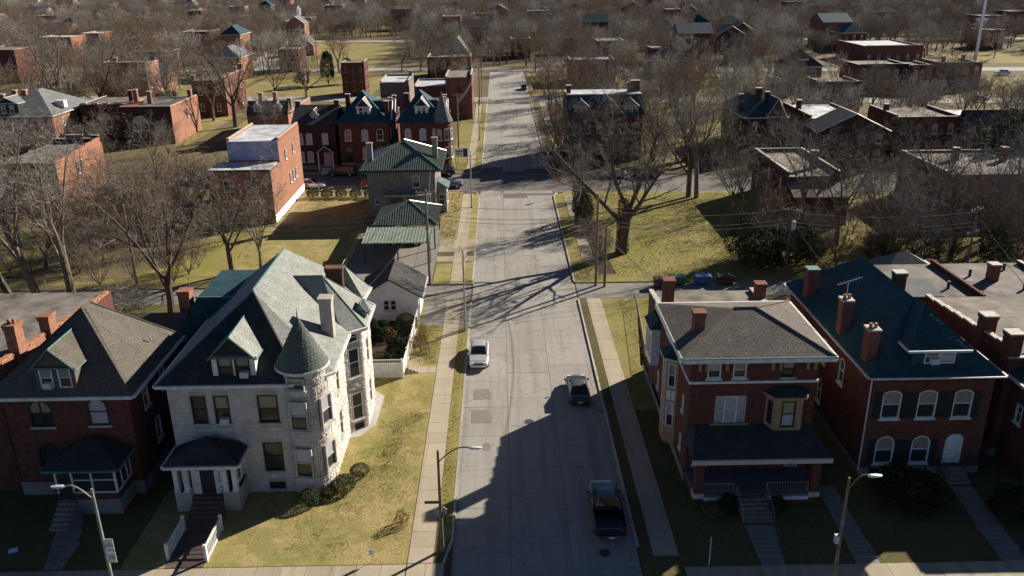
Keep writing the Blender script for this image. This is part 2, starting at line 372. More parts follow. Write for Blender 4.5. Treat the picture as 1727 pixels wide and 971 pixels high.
def put_window(par, A, ang, u, z, w, h, arch=0.0, fm='white_paint', pm='window_glass', bm='blind', det=True, sill=True, name='window', wy=0.0):
    fr, pane, blind, s = win_meshes(w, h, arch, fm, pm, bm, det)
    c, sn = cos(ang), sin(ang)
    o = link(name, fr, par, (A[0]+c*u-sn*wy, A[1]+sn*u+c*wy, z), (0, 0, ang))
    link('pane', pane, o)
    if blind: link('blind', blind, o)
    if sill: link('sill', s, o)
    return o
WR = random.Random(77)
def walls(par, loop, z0, z1, mat, wins={}, name='wall', fm='white_paint', det=True, closed=True, pm='window_glass', bm='blind'):
    """walls round a CCW loop; wins: edge -> [(u, z, w, h[, arch, opts])], openings are real"""
    b = MB(); k = len(loop)
    for i in range(k if closed else k-1):
        A, B = loop[i], loop[(i+1) % k]; L = hypot(B[0]-A[0], B[1]-A[1]); ang = atan2(B[1]-A[1], B[0]-A[0])
        c, s = cos(ang), sin(ang); ws = wins.get(i, [])
        P = lambda u, z, d=0.0: (A[0]+c*u-s*d, A[1]+s*u+c*d, z)
        us = sorted(set([0, L] + [max(0, min(L, x)) for w in ws for x in (w[0]-w[2]/2, w[0]+w[2]/2)]))
        zs = sorted(set([z0, z1] + [max(z0, min(z1, x)) for w in ws for x in (w[1], w[1]+w[3])]))
        for a, a2 in zip(us, us[1:]):
            for e, e2 in zip(zs, zs[1:]):
                mu, mz = (a+a2)/2, (e+e2)/2
                if any(abs(mu-w[0]) < w[2]/2 and w[1] < mz < w[1]+w[3] for w in ws): continue
                b.quad(P(a, e), P(a2, e), P(a2, e2), P(a, e2))
        for w in ws:
            u0, u1, y0, y1 = w[0]-w[2]/2, w[0]+w[2]/2, w[1], w[1]+w[3]; D = 0.2
            arch = w[4] if len(w) > 4 else 0.0; op = w[5] if len(w) > 5 else {}
            b.quad(P(u0, y0), P(u0, y0, D), P(u0, y1, D), P(u0, y1)); b.quad(P(u1, y0), P(u1, y1), P(u1, y1, D), P(u1, y0, D))
            b.quad(P(u0, y0), P(u1, y0), P(u1, y0, D), P(u0, y0, D)); b.quad(P(u0, y1), P(u0, y1, D), P(u1, y1, D), P(u1, y1))
            b.quad(P(u0, y0, D), P(u1, y0, D), P(u1, y1, D), P(u0, y1, D))
            if arch:
                rise = min(arch*w[2], w[2]/2); R = (w[2]**2/4+rise*rise)/(2*rise); zc = y1-R; a0 = math.asin(min(1, (w[2]/2)/R))
                for q in range(8):
                    t1, t2 = -a0+2*a0*q/8, -a0+2*a0*(q+1)/8
                    b.quad(P(w[0]+R*sin(t1), zc+R*cos(t1)), P(w[0]+R*sin(t2), zc+R*cos(t2)), P(w[0]+R*sin(t2), y1), P(w[0]+R*sin(t1), y1))
            if not op.get('empty'):
                if 'bm' not in op and bm == 'blind': op = dict(op); op['bm'] = WR.choice(['blind', 'blind', 'blind', 'curtain', None])
                put_window(par, A, ang, w[0], w[1], w[2], w[3], arch, op.get('fm', fm), op.get('pm', pm), op.get('bm', bm), det, op.get('sill', True))
                if op.get('ac'):
                    x_, y_, z_ = P(w[0]+w[2]*0.12, w[1]+0.06, -0.35)
                    ac = MB().box(-0.27, 0.27, 0, 0.4, 0, 0.4).build('air_conditioner', 'ac_white', par, loc=(x_, y_, z_), rot=(0, 0, ang))
                    g = MB()
                    for j in range(5): g.box(-0.23, 0.23, -0.012, 0.0, 0.05+j*0.065, 0.08+j*0.065)
                    g.build('grille', 'transformer_grey', ac)
    return b.build(name, mat, par)
def inside(p, poly):
    r = False; n = len(poly)
    for i in range(n):
        x1, y1 = poly[i]; x2, y2 = poly[(i+1) % n]
        if (y1 > p[1]) != (y2 > p[1]) and p[0] < (x2-x1)*(p[1]-y1)/(y2-y1)+x1: r = not r
    return r
def tiles(par, face, mat, tw=0.34, th=0.22, lift=0.008, name='shingles', rr=random):
    """real overlapping shingles laid in staggered courses over one roof plane"""
    P = [Vector(p) for p in face]; n = (P[1]-P[0]).cross(P[2]-P[0]).normalized()
    if n.z < 0: n = -n
    a = Vector((-n.y, n.x, 0)).normalized(); b = n.cross(a); O = P[0]
    q = [((p-O).dot(a), (p-O).dot(b)) for p in P]
    u0, u1 = min(x for x, _ in q), max(x for x, _ in q); v0, v1 = min(y for _, y in q), max(y for _, y in q)
    B = MB(); r = 0; v = v0
    if b.z < 0: b = -b; a = -a; q = [((p-O).dot(a), (p-O).dot(b)) for p in P]; u0, u1 = min(x for x, _ in q), max(x for x, _ in q); v0, v1 = min(y for _, y in q), max(y for _, y in q); v = v0
    while v < v1:
        u = u0-(tw/2 if r % 2 else 0)
        while u < u1:
            g = 0.012; c = [(u+g, v), (u+tw-g, v), (u+tw-g, v+th), (u+g, v+th)]
            if all(inside((x+(0.01 if i in (0, 3) else -0.01), y+(0.01 if i < 2 else -0.01)), q) for i, (x, y) in enumerate(c)):
                l = lift*rr.uniform(0.7, 1.5)
                W_ = [O+a*x+b*y for x, y in c]; k = len(B.v)
                B.v += [tuple(p+n*0.002) for p in W_] + [tuple(W_[0]+n*l), tuple(W_[1]+n*l), tuple(W_[2]+n*0.006), tuple(W_[3]+n*0.006)]
                B.f += [(k+4, k+5, k+6, k+7), (k, k+1, k+5, k+4), (k+1, k+2, k+6, k+5), (k+3, k, k+4, k+7)]
            u += tw
        v += th; r += 1
    if B.f: return B.build(name, mat, par, kind='stuff')
def roof(par, faces, mat, soffit=None, tile=None, name='roof', gutter=None, gm='white_paint', gh=0.2, gw=0.16):
    b = MB()
    for f in faces: b.quad(*f)
    if soffit: b.quad(*reversed(soffit))
    r = b.build(name, mat, par)
    if tile:
        for f in (tile if isinstance(tile, list) else faces):
            t = tiles(r, f, mat)
    if gutter:
        g = MB(); n = len(gutter)
        for i in range(n):
            A, B_ = Vector(gutter[i]), Vector(gutter[(i+1) % n]); d = (B_-A); L = d.length
            if L < 0.05: continue
            d.normalize(); o = Vector((d.y, -d.x, 0)).normalized()*gw
            up = Vector((0, 0, 1))
            a0, b0 = A-up*gh, B_-up*gh
            g.hull([a0, a0+o*1.0-d*0.003*(i+1), b0+o+d*0.003*(i+1), b0][::1], [A-up*0.01, A+o-up*0.01-d*0.003*(i+1), B_+o-up*0.01+d*0.003*(i+1), B_-up*0.01])
        g.build('gutter', gm, r)
    return r
def hip(par, x0, x1, y0, y1, z, r0, r1, mat, tile=None, oh=0.0, gutter=True, gm='white_paint', name='roof', gh=0.2, cap=None):
    """r0, r1: ridge ends (x, y, z), r0 nearer the camera or to the left"""
    x0 -= oh; x1 += oh; y0 -= oh; y1 += oh
    a, b, c, d = (x0, y0, z), (x1, y0, z), (x1, y1, z), (x0, y1, z)
    if abs(r0[1]-r1[1]) >= abs(r0[0]-r1[0]):     # ridge runs back
        if (Vector(r0)-Vector(r1)).length < 0.05: F = [(a, b, r0), (b, c, r0), (c, d, r0), (d, a, r0)]
        else: F = [(a, b, r0), (b, c, r1, r0), (c, d, r1), (d, a, r0, r1)]
    else: F = [(a, b, r1, r0), (b, c, r1), (c, d, r0, r1), (d, a, r0)]
    R = roof(par, F, mat, soffit=[a, b, c, d], tile=[F[i] for i in tile] if tile else None, name=name, gutter=[a, b, c, d] if gutter else None, gm=gm, gh=gh)
    if cap:
        k = MB()
        E = [(a, r0), (b, r0 if abs(r0[1]-r1[1]) >= abs(r0[0]-r1[0]) else r1), (c, r1)]
        if (Vector(r0)-Vector(r1)).length > 0.05: E.append((r0, r1))
        for p, q in E: k.tube([Vector(p)+Vector((0, 0, 0.03)), Vector(q)+Vector((0, 0, 0.03))], 0.07, 5)
        k.build('ridge_cap', cap, R)
    return R
def flat_roof(par, x0, x1, y0, y1, z, mat='tar_roof', pm='red_brick', hs=(0.5, 0.5, 0.0, 0.5), coping='limestone_trim', t=0.3):
    """hs: parapet heights front, right, back, left"""
    r = MB().box(x0+0.02, x1-0.02, y0+0.02, y1-0.02, z-0.3, z).build('roof', mat, par)
    segs = [(x0, x1, y0, y0+t), (x1-t, x1, y0+t, y1-t), (x0, x1, y1-t, y1), (x0, x0+t, y0+t, y1-t)]
    for i, (h, s) in enumerate(zip(hs, segs)):
        if h <= 0: continue
        MB().box(*s, z-0.05, z+h).build('parapet', pm, par); MB().box(s[0]-0.04, s[1]+0.04, s[2]-0.04+0.003*i, s[3]+0.04-0.003*i, z+h, z+h+0.08+0.003*i).build('coping', coping, par)
    return r
def chimney(par, x, y, z0, z1, w=0.7, d=0.7, mat='red_brick', pots=1, cap='limestone_trim', rot=0):
    b = MB().box(-w/2, w/2, -d/2, d/2, z0, z1-0.35); b.box(-w/2-0.05, w/2+0.05, -d/2-0.05, d/2+0.05, z1-0.35, z1-0.12)
    c = b.build('chimney', mat, par, loc=(x, y, 0), rot=(0, 0, rot))
    MB().box(-w/2-0.08, w/2+0.08, -d/2-0.08, d/2+0.08, z1-0.12, z1).build('cap', cap, c)
    for i in range(pots):
        ox = (i-(pots-1)/2)*0.34
        MB().tube([(ox, 0, z1-0.02), (ox, 0, z1+0.32)], [0.13, 0.11], 10).build('chimney_pot', 'terracotta', c)
    return c
def dormer(par, xc, yf, z0, ze, zp, w, yb_e, yb_p, wallm, roofm, wins, trim='copper_green', oh=0.2, fm='white_paint', tile=True, sides=True):
    """gable dormer facing the camera; yb_e / yb_p: where eaves / ridge meet the main slope"""
    b = MB(); x0, x1 = xc-w/2, xc+w/2
    walls(par, [(x0, yf), (x1, yf), (x1, yb_e), (x0, yb_e)], z0, ze, wallm, {0: [(w/2+wn_[0], wn_[1], wn_[2], wn_[3], 0.0, wn_[4] if len(wn_) > 4 else {}) for wn_ in wins]}, name='dormer_wall', fm=fm)
    b.quad((x0, yf, ze), (x1, yf, ze), (xc, yf, zp-0.05)); b.build('dormer_gable', 'dark_slate' if roofm == 'pale_slate' else wallm, par)
    s = (zp-ze)/(w/2); ex = oh; le, re = (x0-ex, ze-s*ex), (x1+ex, ze-s*ex)
    fy = yf-oh; dyb = (yb_p-yb_e)/(w/2)
    L = [(le[0], fy, le[1]), (xc, fy, zp), (xc, yb_p, zp), (le[0], yb_e-dyb*ex, le[1])]
    R = [(xc, fy, zp), (re[0], fy, re[1]), (re[0], yb_e-dyb*ex, re[1]), (xc, yb_p, zp)]
    r = roof(par, [L[::-1], R], roofm, name='dormer_roof')
    if tile: tiles(r, L, roofm, 0.3, 0.2, name='slates'); tiles(r, R, roofm, 0.3, 0.2, name='slates')
    k = MB(); k.tube([(le[0], fy-0.02, le[1]), (xc, fy-0.02, zp)], 0.06, 5); k.tube([(xc, fy-0.02, zp), (re[0], fy-0.02, re[1])], 0.06, 5); k.tube([(xc, fy, zp+0.02), (xc, yb_p, zp+0.02)], 0.05, 5)
    k.box(x0-ex, x1+ex, fy+0.01, fy+0.07, ze-0.13, ze)
    k.tube([(re[0], fy, re[1]), R[2]], 0.05, 5); k.tube([(le[0], fy, le[1]), L[3]], 0.05, 5)
    k.build('trim', trim, r)
    return r
def thing_child(name, par, loc=(0, 0, 0), rot=0.0):
    o = bpy.data.objects.new(name, None); COL.objects.link(o); o.parent = par; o.location = loc; o.rotation_euler = (0, 0, rot); o.empty_display_size = 0.2
    return o
# ================================================================ THE SETTING
G = 0.14                                        # height of the raised blocks above the roads
def struct(name, b, mat, **kw): return b.build(name, mat, None, kind='structure', **kw)
struct('ground', MB().quad((-2500, -300, 0), (2500, -300, 0), (2500, 4000, 0), (-2500, 4000, 0)), 'yard_ground')
lo = lambda x: 131.2-0.065*x                    # near kerb of the cross street
hi = lambda x: 143.4-0.065*x
s2 = lambda x: 224.5-0.10*x
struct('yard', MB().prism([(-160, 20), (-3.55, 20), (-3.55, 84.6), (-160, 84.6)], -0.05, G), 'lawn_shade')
struct('yard', MB().prism([(-160, 89.4), (-3.55, 89.4), (-3.55, 129.4), (-5.5, lo(-6)), (-160, lo(-160))], -0.05, G), 'yard_ground')
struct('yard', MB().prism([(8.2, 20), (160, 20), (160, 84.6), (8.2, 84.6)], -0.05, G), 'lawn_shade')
struct('yard', MB().prism([(8.2, 89.4), (160, 89.4), (160, lo(160)), (10.5, lo(10)), (8.2, 128.2)], -0.05, G), 'lawn_green')
struct('yard', MB().prism([(-250, hi(-250)), (-5.5, hi(-5.5)), (-3.55, hi(-3)+2), (-3.55, s2(-3)), (-250, s2(-250))], -0.05, G), 'yard_ground')
struct('yard', MB().prism([(8.2, hi(8)+2), (10.2, hi(10)), (250, hi(250)), (250, s2(250)), (8.2, s2(8))], -0.05, G), 'yard_ground')
# main street: concrete slabs over their bed, joints open
rd = struct('road', MB().box(-3.4, 8.05, 15, 292, -0.2, 0.006), 'joint_tar')
cols = [(-3.37, 0.22), (0.25, 3.95), (3.98, 8.03)]
sm = {}
for ci, (x0, x1) in enumerate(cols):
    me = MB().box(-(x1-x0)/2, (x1-x0)/2, -2.285, 2.285, -0.02, 0.022+0.001*ci).mesh('slab', 'road_concrete')
    y = 22.0+ci*1.5
    while y < 222:
        if not (lo(3)-0.6 < y+2.3 and y-2.3 < hi(3)+0.8): link('slab', me, rd, ((x0+x1)/2, y, random.uniform(-0.004, 0.006)), (random.uniform(-0.001, 0.001), random.uniform(-0.001, 0.001), 0))
        y += 4.6
struct('road', MB().box(-3.38, 8.03, 224.5, 291, -0.05, 0.03), 'far_road')
def strip(name, pts, w, mat, z):
    b = MB(); n = len(pts)
    L = []; R_ = []
    for i in range(n):
        p = Vector(pts[i]); d = (Vector(pts[min(i+1, n-1)])-Vector(pts[max(i-1, 0)])).normalized(); o = Vector((-d.y, d.x))*w/2
        L.append(p+o); R_.append(p-o)
    for i in range(n-1): b.quad((*R_[i], z), (*R_[i+1], z), (*L[i+1], z), (*L[i], z))
    return struct(name, b, mat)
strip('cross_street', [(-260, 137.3+0.065*260), (260, 137.3-0.065*260)], 12.1, 'cross_asphalt', 0.012)
b = MB(); b.quad((-3.37, 129.9, 0.02), (8.03, 129.9, 0.02), (8.03, 131.4, 0.02), (-3.37, 132.0, 0.02))
struct('road', b, 'road_concrete')
strip('alley', [(-160, 87.0), (-3.6, 87.0)], 4.7, 'alley_concrete', 0.035); strip('alley', [(8.2, 87.0), (160, 87.0)], 4.7, 'alley_concrete', 0.035)
strip('far_street', [(-330, 229+33), (330, 229-33)], 9.0, 'far_road', 0.045)
strip('far_street', [(-420, 298+42), (420, 298-42)], 10.0, 'far_road', 0.05)
strip('far_street', [(-86, 290), (-118, 620)], 9, 'far_road', 0.06)
strip('far_street', [(-420, 420+30), (420, 420-40)], 9.0, 'far_road', 0.07)
def kerb(pts, gap=3.0):
    b = MB()
    for A, B_ in zip(pts, pts[1:]):
        A, B_ = Vector(A), Vector(B_); L = (B_-A).length; d = (B_-A)/L; o = Vector((-d.y, d.x))*0.085; n = max(1, int(L/gap))
        for i in range(n):
            p, q = A+d*(L*i/n+0.012), A+d*(L*(i+1)/n-0.012)
            b.prism([(p-o)[:], (q-o)[:], (q+o)[:], (p+o)[:]], -0.02, G+0.018+random.uniform(-0.006, 0.008))
    return struct('kerb', b, 'kerb_concrete')
kerb([(-3.46, 44.0), (-3.46, 84.4)]); kerb([(-5.6, 39.6), (-3.9, 41.6), (-3.46, 44.0)], 1.0); kerb([(-40, 39.6), (-5.6, 39.6)])
kerb([(-3.46, 89.6), (-3.46, 128.0), (-4.0, 130.6), (-5.6, lo(-6)), (-120, lo(-120))]); kerb([(8.12, 43.0), (8.12, 84.4)])
kerb([(8.12, 89.6), (8.12, 127.8), (8.8, 129.9), (10.5, lo(10)), (120, lo(120))]); kerb([(-120, hi(-120)), (-5.6, hi(-5)), (-4.0, hi(-4)+1), (-3.46, hi(-3)+2.6), (-3.46, 223)])
kerb([(8.12, 223), (8.12, hi(8)+2.6), (8.8, hi(8)+1), (10.4, hi(10)), (120, hi(120))])
# pavements laid in separate slabs
def pavement(x0, x1, y0, y1, step, along='y', skip=(), mat='walk_concrete', z=G, label=None):
    par = struct('sidewalk', MB().box(x0+0.01, x1-0.01, y0, y1, z-0.1, z+0.012), 'joint_tar')
    n = int(round(((y1-y0) if along == 'y' else (x1-x0))/step))
    st = ((y1-y0) if along == 'y' else (x1-x0))/n
    me = (MB().box(x0-(x0+x1)/2, x1-(x0+x1)/2, -st/2+0.012, st/2-0.012, -0.03, 0.03) if along == 'y' else MB().box(-st/2+0.012, st/2-0.012, y0-(y0+y1)/2, y1-(y0+y1)/2, -0.03, 0.03)).mesh('slab', mat)
    for i in range(n):
        if i in skip: continue
        t = (i+0.5)*st; r_ = random.uniform
        link('slab', me, par, ((x0+x1)/2, y0+t, z+r_(0, 0.012)) if along == 'y' else (x0+t, (y0+y1)/2, z+r_(0, 0.012)), (r_(-0.004, 0.004), r_(-0.006, 0.006), 0))
pavement(-6.05, -4.5, 41.7, 84.4, 1.5)
pavement(-6.05, -4.5, 89.6, 129.5, 1.6)
pavement(8.95, 10.5, 42.0, 84.4, 1.5)
pavement(9.7, 11.0, 98.0, 127.5, 1.5, skip=(1, 2, 5, 6, 10))
pavement(-6.2, -4.7, 147, 222, 1.9); pavement(10.2, 11.6, 146.5, 222, 2.2)
pavement(-45, -6.1, 39.95, 41.6, 1.5, 'x'); pavement(10.6, 50, 38.6, 40.9, 1.5, 'x')
pavement(-6.05, -3.8, 40.0, 41.65, 1.1, 'x')
def sheet(name, poly, mat, dz=0.008):
    b = MB(); b.quad(*[(x, y, G+dz) for x, y in poly]); return struct(name, b, mat)
sheet('lawn', [(-17.8, 41.7), (-6.1, 41.7), (-6.1, 84.4), (-9.2, 84.4), (-9.2, 66.5), (-12.2, 66.5), (-12.2, 50), (-17.8, 50)], 'lawn_dry')
sheet('lawn', [(-23.4, 41.7), (-17.8, 41.7), (-17.8, 50), (-23.4, 50)], 'lawn_dry', 0.006)
sheet('verge', [(-4.48, 41.8), (-3.56, 44.4), (-3.56, 84.4), (-4.48, 84.4)], 'lawn_green')
sheet('verge', [(-4.48, 101.5), (-3.56, 101.5), (-3.56, 129.0), (-4.48, 129.0)], 'lawn_dry')
sheet('verge', [(-4.48, 90), (-3.56, 90), (-3.56, 97), (-4.48, 97)], 'lawn_dry')
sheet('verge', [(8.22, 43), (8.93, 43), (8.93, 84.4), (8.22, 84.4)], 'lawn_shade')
sheet('lawn', [(10.52, 60), (12.2, 60), (14.4, 84.4), (10.52, 84.4)], 'lawn_green')
sheet('lawn', [(12.25, 68), (22, 68), (22, 84.4), (14.4, 84.4)], 'lawn_green')
sheet('lawn', [(-8.6, 102), (-6.1, 102), (-6.1, 131), (-8.6, 131.2)], 'lawn_straw')
sheet('lawn', [(-8.0, 89.8), (-6.1, 89.8), (-6.1, 96.5), (-8.0, 96.5)], 'lawn_dry')
sheet('lawn', [(-31.6, 113), (-19.4, 113), (-19.4, 131), (-31.6, 132)], 'lawn_straw')
sheet('lawn', [(-33, 91), (-18.8, 91), (-18.8, 112.9), (-33, 112.9)], 'lawn_dry', 0.006)
sheet('lawn', [(-62, 91), (-33.05, 91), (-33.05, 118), (-62, 118)], 'lawn_green', 0.004)
sheet('dirt_patch', [(-60, 93), (-47, 92), (-40, 97), (-44, 108), (-58, 110)], 'yard_ground', 0.008)
sheet('driveway', [(-18.6, 89.6), (-8.2, 89.6), (-8.2, 112), (-18.6, 112)], 'alley_concrete', 0.012)
sheet('driveway', [(-8.15, 97.2), (-3.56, 97.2), (-3.56, 99.2), (-8.15, 99.2)], 'walk_concrete', 0.03)
sheet('driveway', [(-8.15, 100.8), (-3.56, 100.8), (-3.56, 106), (-8.15, 106)], 'walk_concrete', 0.031)
sheet('driveway', [(-13.8, 89.7), (-9.4, 89.7), (-9.4, 93.5), (-13.8, 93.5)], 'walk_concrete', 0.02)
sheet('driveway', [(-8.3, 77.6), (-3.56, 77.6), (-3.56, 84.4), (-8.3, 84.4)], 'alley_concrete', 0.018)
sheet('lawn', [(11.1, 91), (48, 91), (48, 128.0), (11.1, 130.4)], 'lawn_green', 0.006)
sheet('dirt_bank', [(11.2, 92), (13.2, 92), (12.2, 112), (11.2, 112)], 'soil', 0.014)
sheet('garden_bed', [(-12.1, 66.8), (-9.1, 66.8), (-9.1, 79), (-14, 79)], 'soil', 0.014)
sheet('garden_path', [(-12.6, 56.2), (-11.2, 56.6), (-10.2, 58.3), (-10.1, 63), (-11.4, 64.6), (-12.0, 64.6)], 'kerb_concrete', 0.016)
def lot(name, poly, mat, z=0.03): b = MB(); b.quad(*[(x, y, z) for x, y in poly]); return struct(name, b, mat)
lot('vacant_lot', [(-76, 237), (-36, 233.5), (-36, 290), (-76, 295)], 'vacant_lot')
lot('vacant_lot', [(-36, 252), (-24, 252), (-24, 290), (-36, 290)], 'vacant_lot')
lot('vacant_lot', [(-60, 176), (-10, 176), (-14, 222), (-60, 226)], 'vacant_lot', G+0.01)
lot('vacant_lot', [(-78, 305), (-45, 303), (-45, 400), (-86, 420)], 'vacant_lot')
lot('vacant_lot', [(-120, 230), (-78, 230), (-78, 290), (-120, 290)], 'vacant_lot', 0.026)
lot('vacant_lot', [(-130, 170), (-64, 170), (-64, 225), (-130, 225)], 'vacant_lot', G+0.008)
lot('vacant_lot', [(26, 160), (60, 158), (60, 214), (26, 216)], 'vacant_lot', G+0.01)
lot('vacant_lot', [(50, 225), (150, 215), (160, 260), (60, 280)], 'vacant_lot', 0.028)
lot('vacant_lot', [(9, 235), (40, 232), (40, 285), (9, 288)], 'vacant_lot', 0.028)
lot('vacant_lot', [(160, 300), (230, 290), (230, 330), (165, 335)], 'vacant_lot', 0.028)
sheet('lawn', [(-9.2, 147), (-6.25, 147), (-6.25, 200), (-9.2, 200)], 'lawn_green', 0.012)
sheet('verge', [(-4.65, 148), (-3.58, 148), (-3.58, 222), (-4.65, 222)], 'lawn_green', 0.012)
for k, (x0, x1, y0, y1) in enumerate([(-2.6, -1.15, 62.4, 64.2), (-2.65, -1.1, 58.6, 60.6), (-1.7, -1.2, 54.6, 55.5), (5.0, 5.5, 51.8, 52.2)]):
    j = lambda: random.uniform(-0.07, 0.07)
    struct('asphalt_patch', MB().prism([(x0+j(), y0+j()), (x1+j(), y0+j()), (x1+0.05, (y0+y1)/2), (x1-0.25*(k < 2), y1+j()), (x0+j(), y1+j())], 0.02, 0.034), 'patch_asphalt')
# ================================================================ THE NEAR HOUSES
# ---- red house with tan shingle roof (left)
H = thing('brick_house', 'red brick house with tan shingle pyramid roof, left of the stone turret house', 'house', (-33.2, 49.7, G))
MBb = [(0, 0), (8.3, 0), (8.3, 8.4), (0, 8.4)]
walls(H, MBb, 1.0, 7.8, 'red_brick', {0: [(2.35, 5.3, 1.55, 2.0, 0.5, {'fm': 'dark_wood'}), (6.15, 5.35, 1.35, 2.0, 0.5, {'fm': 'dark_wood', 'bm': 'curtain', 'pm': 'curtain'}), (2.3, 2.0, 1.5, 2.1, 0.5, {'fm': 'dark_wood', 'bm': None})],
     1: [(2.5, 5.4, 0.9, 1.8, 0.3), (5.6, 5.2, 0.9, 1.8, 0.3), (3.6, 2.2, 0.9, 1.8, 0.3)]})
walls(H, [(-0.06, -0.06), (8.36, -0.06), (8.36, 8.46), (-0.06, 8.46)], -0.1, 1.0, 'foundation_stone', {0: [(2.5, 0.15, 0.7, 0.5, 0, {'bm': None, 'fm': 'dark_wood', 'sill': False})]}, name='foundation')
hip(H, 0, 8.3, 0, 8.4, 7.85, (4.2, 4.25, 12.1), (4.3, 5.3, 12.1), 'tan_shingle', tile=[0, 1], oh=0.6, cap='tan_shingle', gh=0.22)
dormer(H, 3.95, -0.15, 8.1, 9.8, 11.1, 2.6, 1.85, 3.5, 'tan_shingle', 'tan_shingle', [(-0.6, 8.28, 0.85, 1.42, {'ac': True, 'sill': False}), (0.6, 8.28, 0.85, 1.42, {'sill': False})])
# rear wing
walls(H, [(2.0, 8.5), (8.0, 8.5), (8.0, 16), (2.0, 16)], -0.1, 6.6, 'orange_brick', {}, name='rear_wing_wall')
roof(H, [[(1.8, 8.4, 6.6), (8.3, 8.4, 6.6), (8.3, 12.2, 8.4), (1.8, 12.2, 8.4)], [(1.8, 12.2, 8.4), (8.3, 12.2, 8.4), (8.3, 16.2, 6.6), (1.8, 16.2, 6.6)]], 'tan_shingle', soffit=[(1.8, 8.4, 6.6), (8.3, 8.4, 6.6), (8.3, 16.2, 6.6), (1.8, 16.2, 6.6)], name='rear_wing_roof')
b = MB(); b.quad((8.0, 8.5, 6.59), (8.0, 16, 6.59), (8.0, 12.2, 8.3)); b.quad((2.0, 16, 6.59), (2.0, 8.5, 6.59), (2.0, 12.2, 8.3)); b.build('rear_wing_gable', 'orange_brick', H)
MB().tube([(7.9, 5.6, 9.0), (7.9, 5.6, 9.35)], 0.06, 6).build('vent_pipe', 'lamp_metal', H)
# enclosed porch
px0, px1, py0 = 3.6, 7.7, -2.4
walls(H, [(px0, py0), (px1, py0), (px1, -0.07), (px0, -0.07)], -0.1, 1.15, 'foundation_stone', name='porch_base')
walls(H, [(px0+0.05, py0+0.05), (px1-0.05, py0+0.05), (px1-0.05, -0.01), (px0+0.05, -0.01)], 1.15, 1.6, 'red_brick', {0: [(0.6, 1.15, 0.9, 0.46, 0, {'empty': True})]}, name='porch_wall')
b = MB()
for x in (px0+0.12, px0+0.22+0.95, px0+2.45, px1-0.12): b.box(x-0.06, x+0.06, py0+0.05, py0+0.19, 1.6, 3.55)
b.box(px0+1.15, px1-0.1, py0+0.07, py0+0.15, 2.55, 2.62); b.box(px0+0.04, px1-0.04, py0+0.045, py0+0.2, 3.4, 3.6); b.box(px0+1.1, px1-0.1, py0+0.06, py0+0.2, 1.6, 1.7)
for y in (py0+0.9, py0+1.7, -0.15): b.box(px1-0.17, px1-0.05, y-0.05, y+0.05, 1.6, 3.55)
b.box(px1-0.16, px1-0.06, py0+0.2, -0.1, 3.38, 3.58); b.box(px1-0.16, px1-0.06, py0+0.2, -0.1, 1.6, 1.7)
b.build('porch_frame', 'white_paint', H)
b = MB().box(px0+1.2, px1-0.18, py0+0.11, py0+0.13, 1.7, 3.4); b.box(px1-0.12, px1-0.10, py0+0.2, -0.1, 1.7, 3.4); b.build('porch_screen', 'window_glass', H)
dd = MB().box(px0+0.22, px0+1.05, py0+0.1, py0+0.15, 1.1, 3.35).build('door', 'dark_wood', H); MB().tube([(px0+0.32, py0+0.09, 2.2), (px0+0.32, py0+0.02, 2.2)], 0.04, 6).build('handle', 'steel', dd)
hip(H, px0, px1, py0, -0.02, 3.62, ((px0+px1)/2-0.4, -0.7, 4.65), ((px0+px1)/2+0.4, -0.7, 4.65), 'dark_slate', tile=[0, 1], oh=0.35, gm='copper_green', name='porch_roof', cap='dark_slate', gh=0.12)
def steps(par, x0, x1, y0, n, ztop, mat='alley_concrete', rise=None, run=0.3, name='step'):
    """steps that climb towards +y, first tread at y0"""
    for i in range(n):
        MB().box(x0, x1, y0+i*run, y0+(i+1)*run+0.02, -0.1, ztop*(i+1)/n-0.003*i).build(name, mat, par)
steps(H, px0+0.1, px0+1.3, py0-1.8, 6, 1.12)
def rail(par, pts, h=0.85, mat='dark_metal', n=6, name='railing'):
    b = MB()
    for A, B_ in zip(pts, pts[1:]):
        A, B_ = Vector(A), Vector(B_); b.tube([A+Vector((0, 0, h)), B_+Vector((0, 0, h))], 0.022, 5); b.tube([A+Vector((0, 0, 0.12)), B_+Vector((0, 0, 0.12))], 0.014, 4)
        for i in range(n+1):
            p = A.lerp(B_, i/n); b.tube([p, p+Vector((0, 0, h))], 0.02 if i in (0, n) else 0.01, 4)
    return b.build(name, mat, par)
rail(H, [(px0+0.05, py0-1.8, 0.1), (px0+0.05, py0-0.05, 1.1)]); rail(H, [(px0+1.35, py0-1.8, 0.1), (px0+1.35, py0-0.05, 1.1)])

# ---- flat roofed house left of it
F = thing('brick_house', 'flat tar-roofed brick house with two tall lit chimneys at the photo left edge', 'house', (-46.5, 50.2, G))
walls(F, [(0, 0), (12.9, 0), (12.9, 17.5), (0, 17.5)], -0.1, 8.0, 'red_brick', {0: [(10.5, 5.2, 1.1, 1.9), (7.5, 5.2, 1.1, 1.9), (10.5, 1.6, 1.1, 2.0)]})
flat_roof(F, 0, 12.9, 0, 17.5, 8.0, 'tar_roof', hs=(0.8, 0.0, 0, 0.4))
p = MB(); c = MB()
for i in range(8): p.box(12.6, 12.9, 0.3+i*2.1, 0.3+(i+1)*2.1, 7.95, 9.3-i*0.16); 
for i in range(8):
    for j in range(3): c.box(12.55, 12.95, 0.33+i*2.1+j*0.7, 0.3+i*2.1+(j+1)*0.7-0.04, 9.3-i*0.16, 9.4-i*0.16+random.uniform(0, 0.04))
p.build('parapet', 'orange_brick', F); c.build('coping', 'terracotta', F)
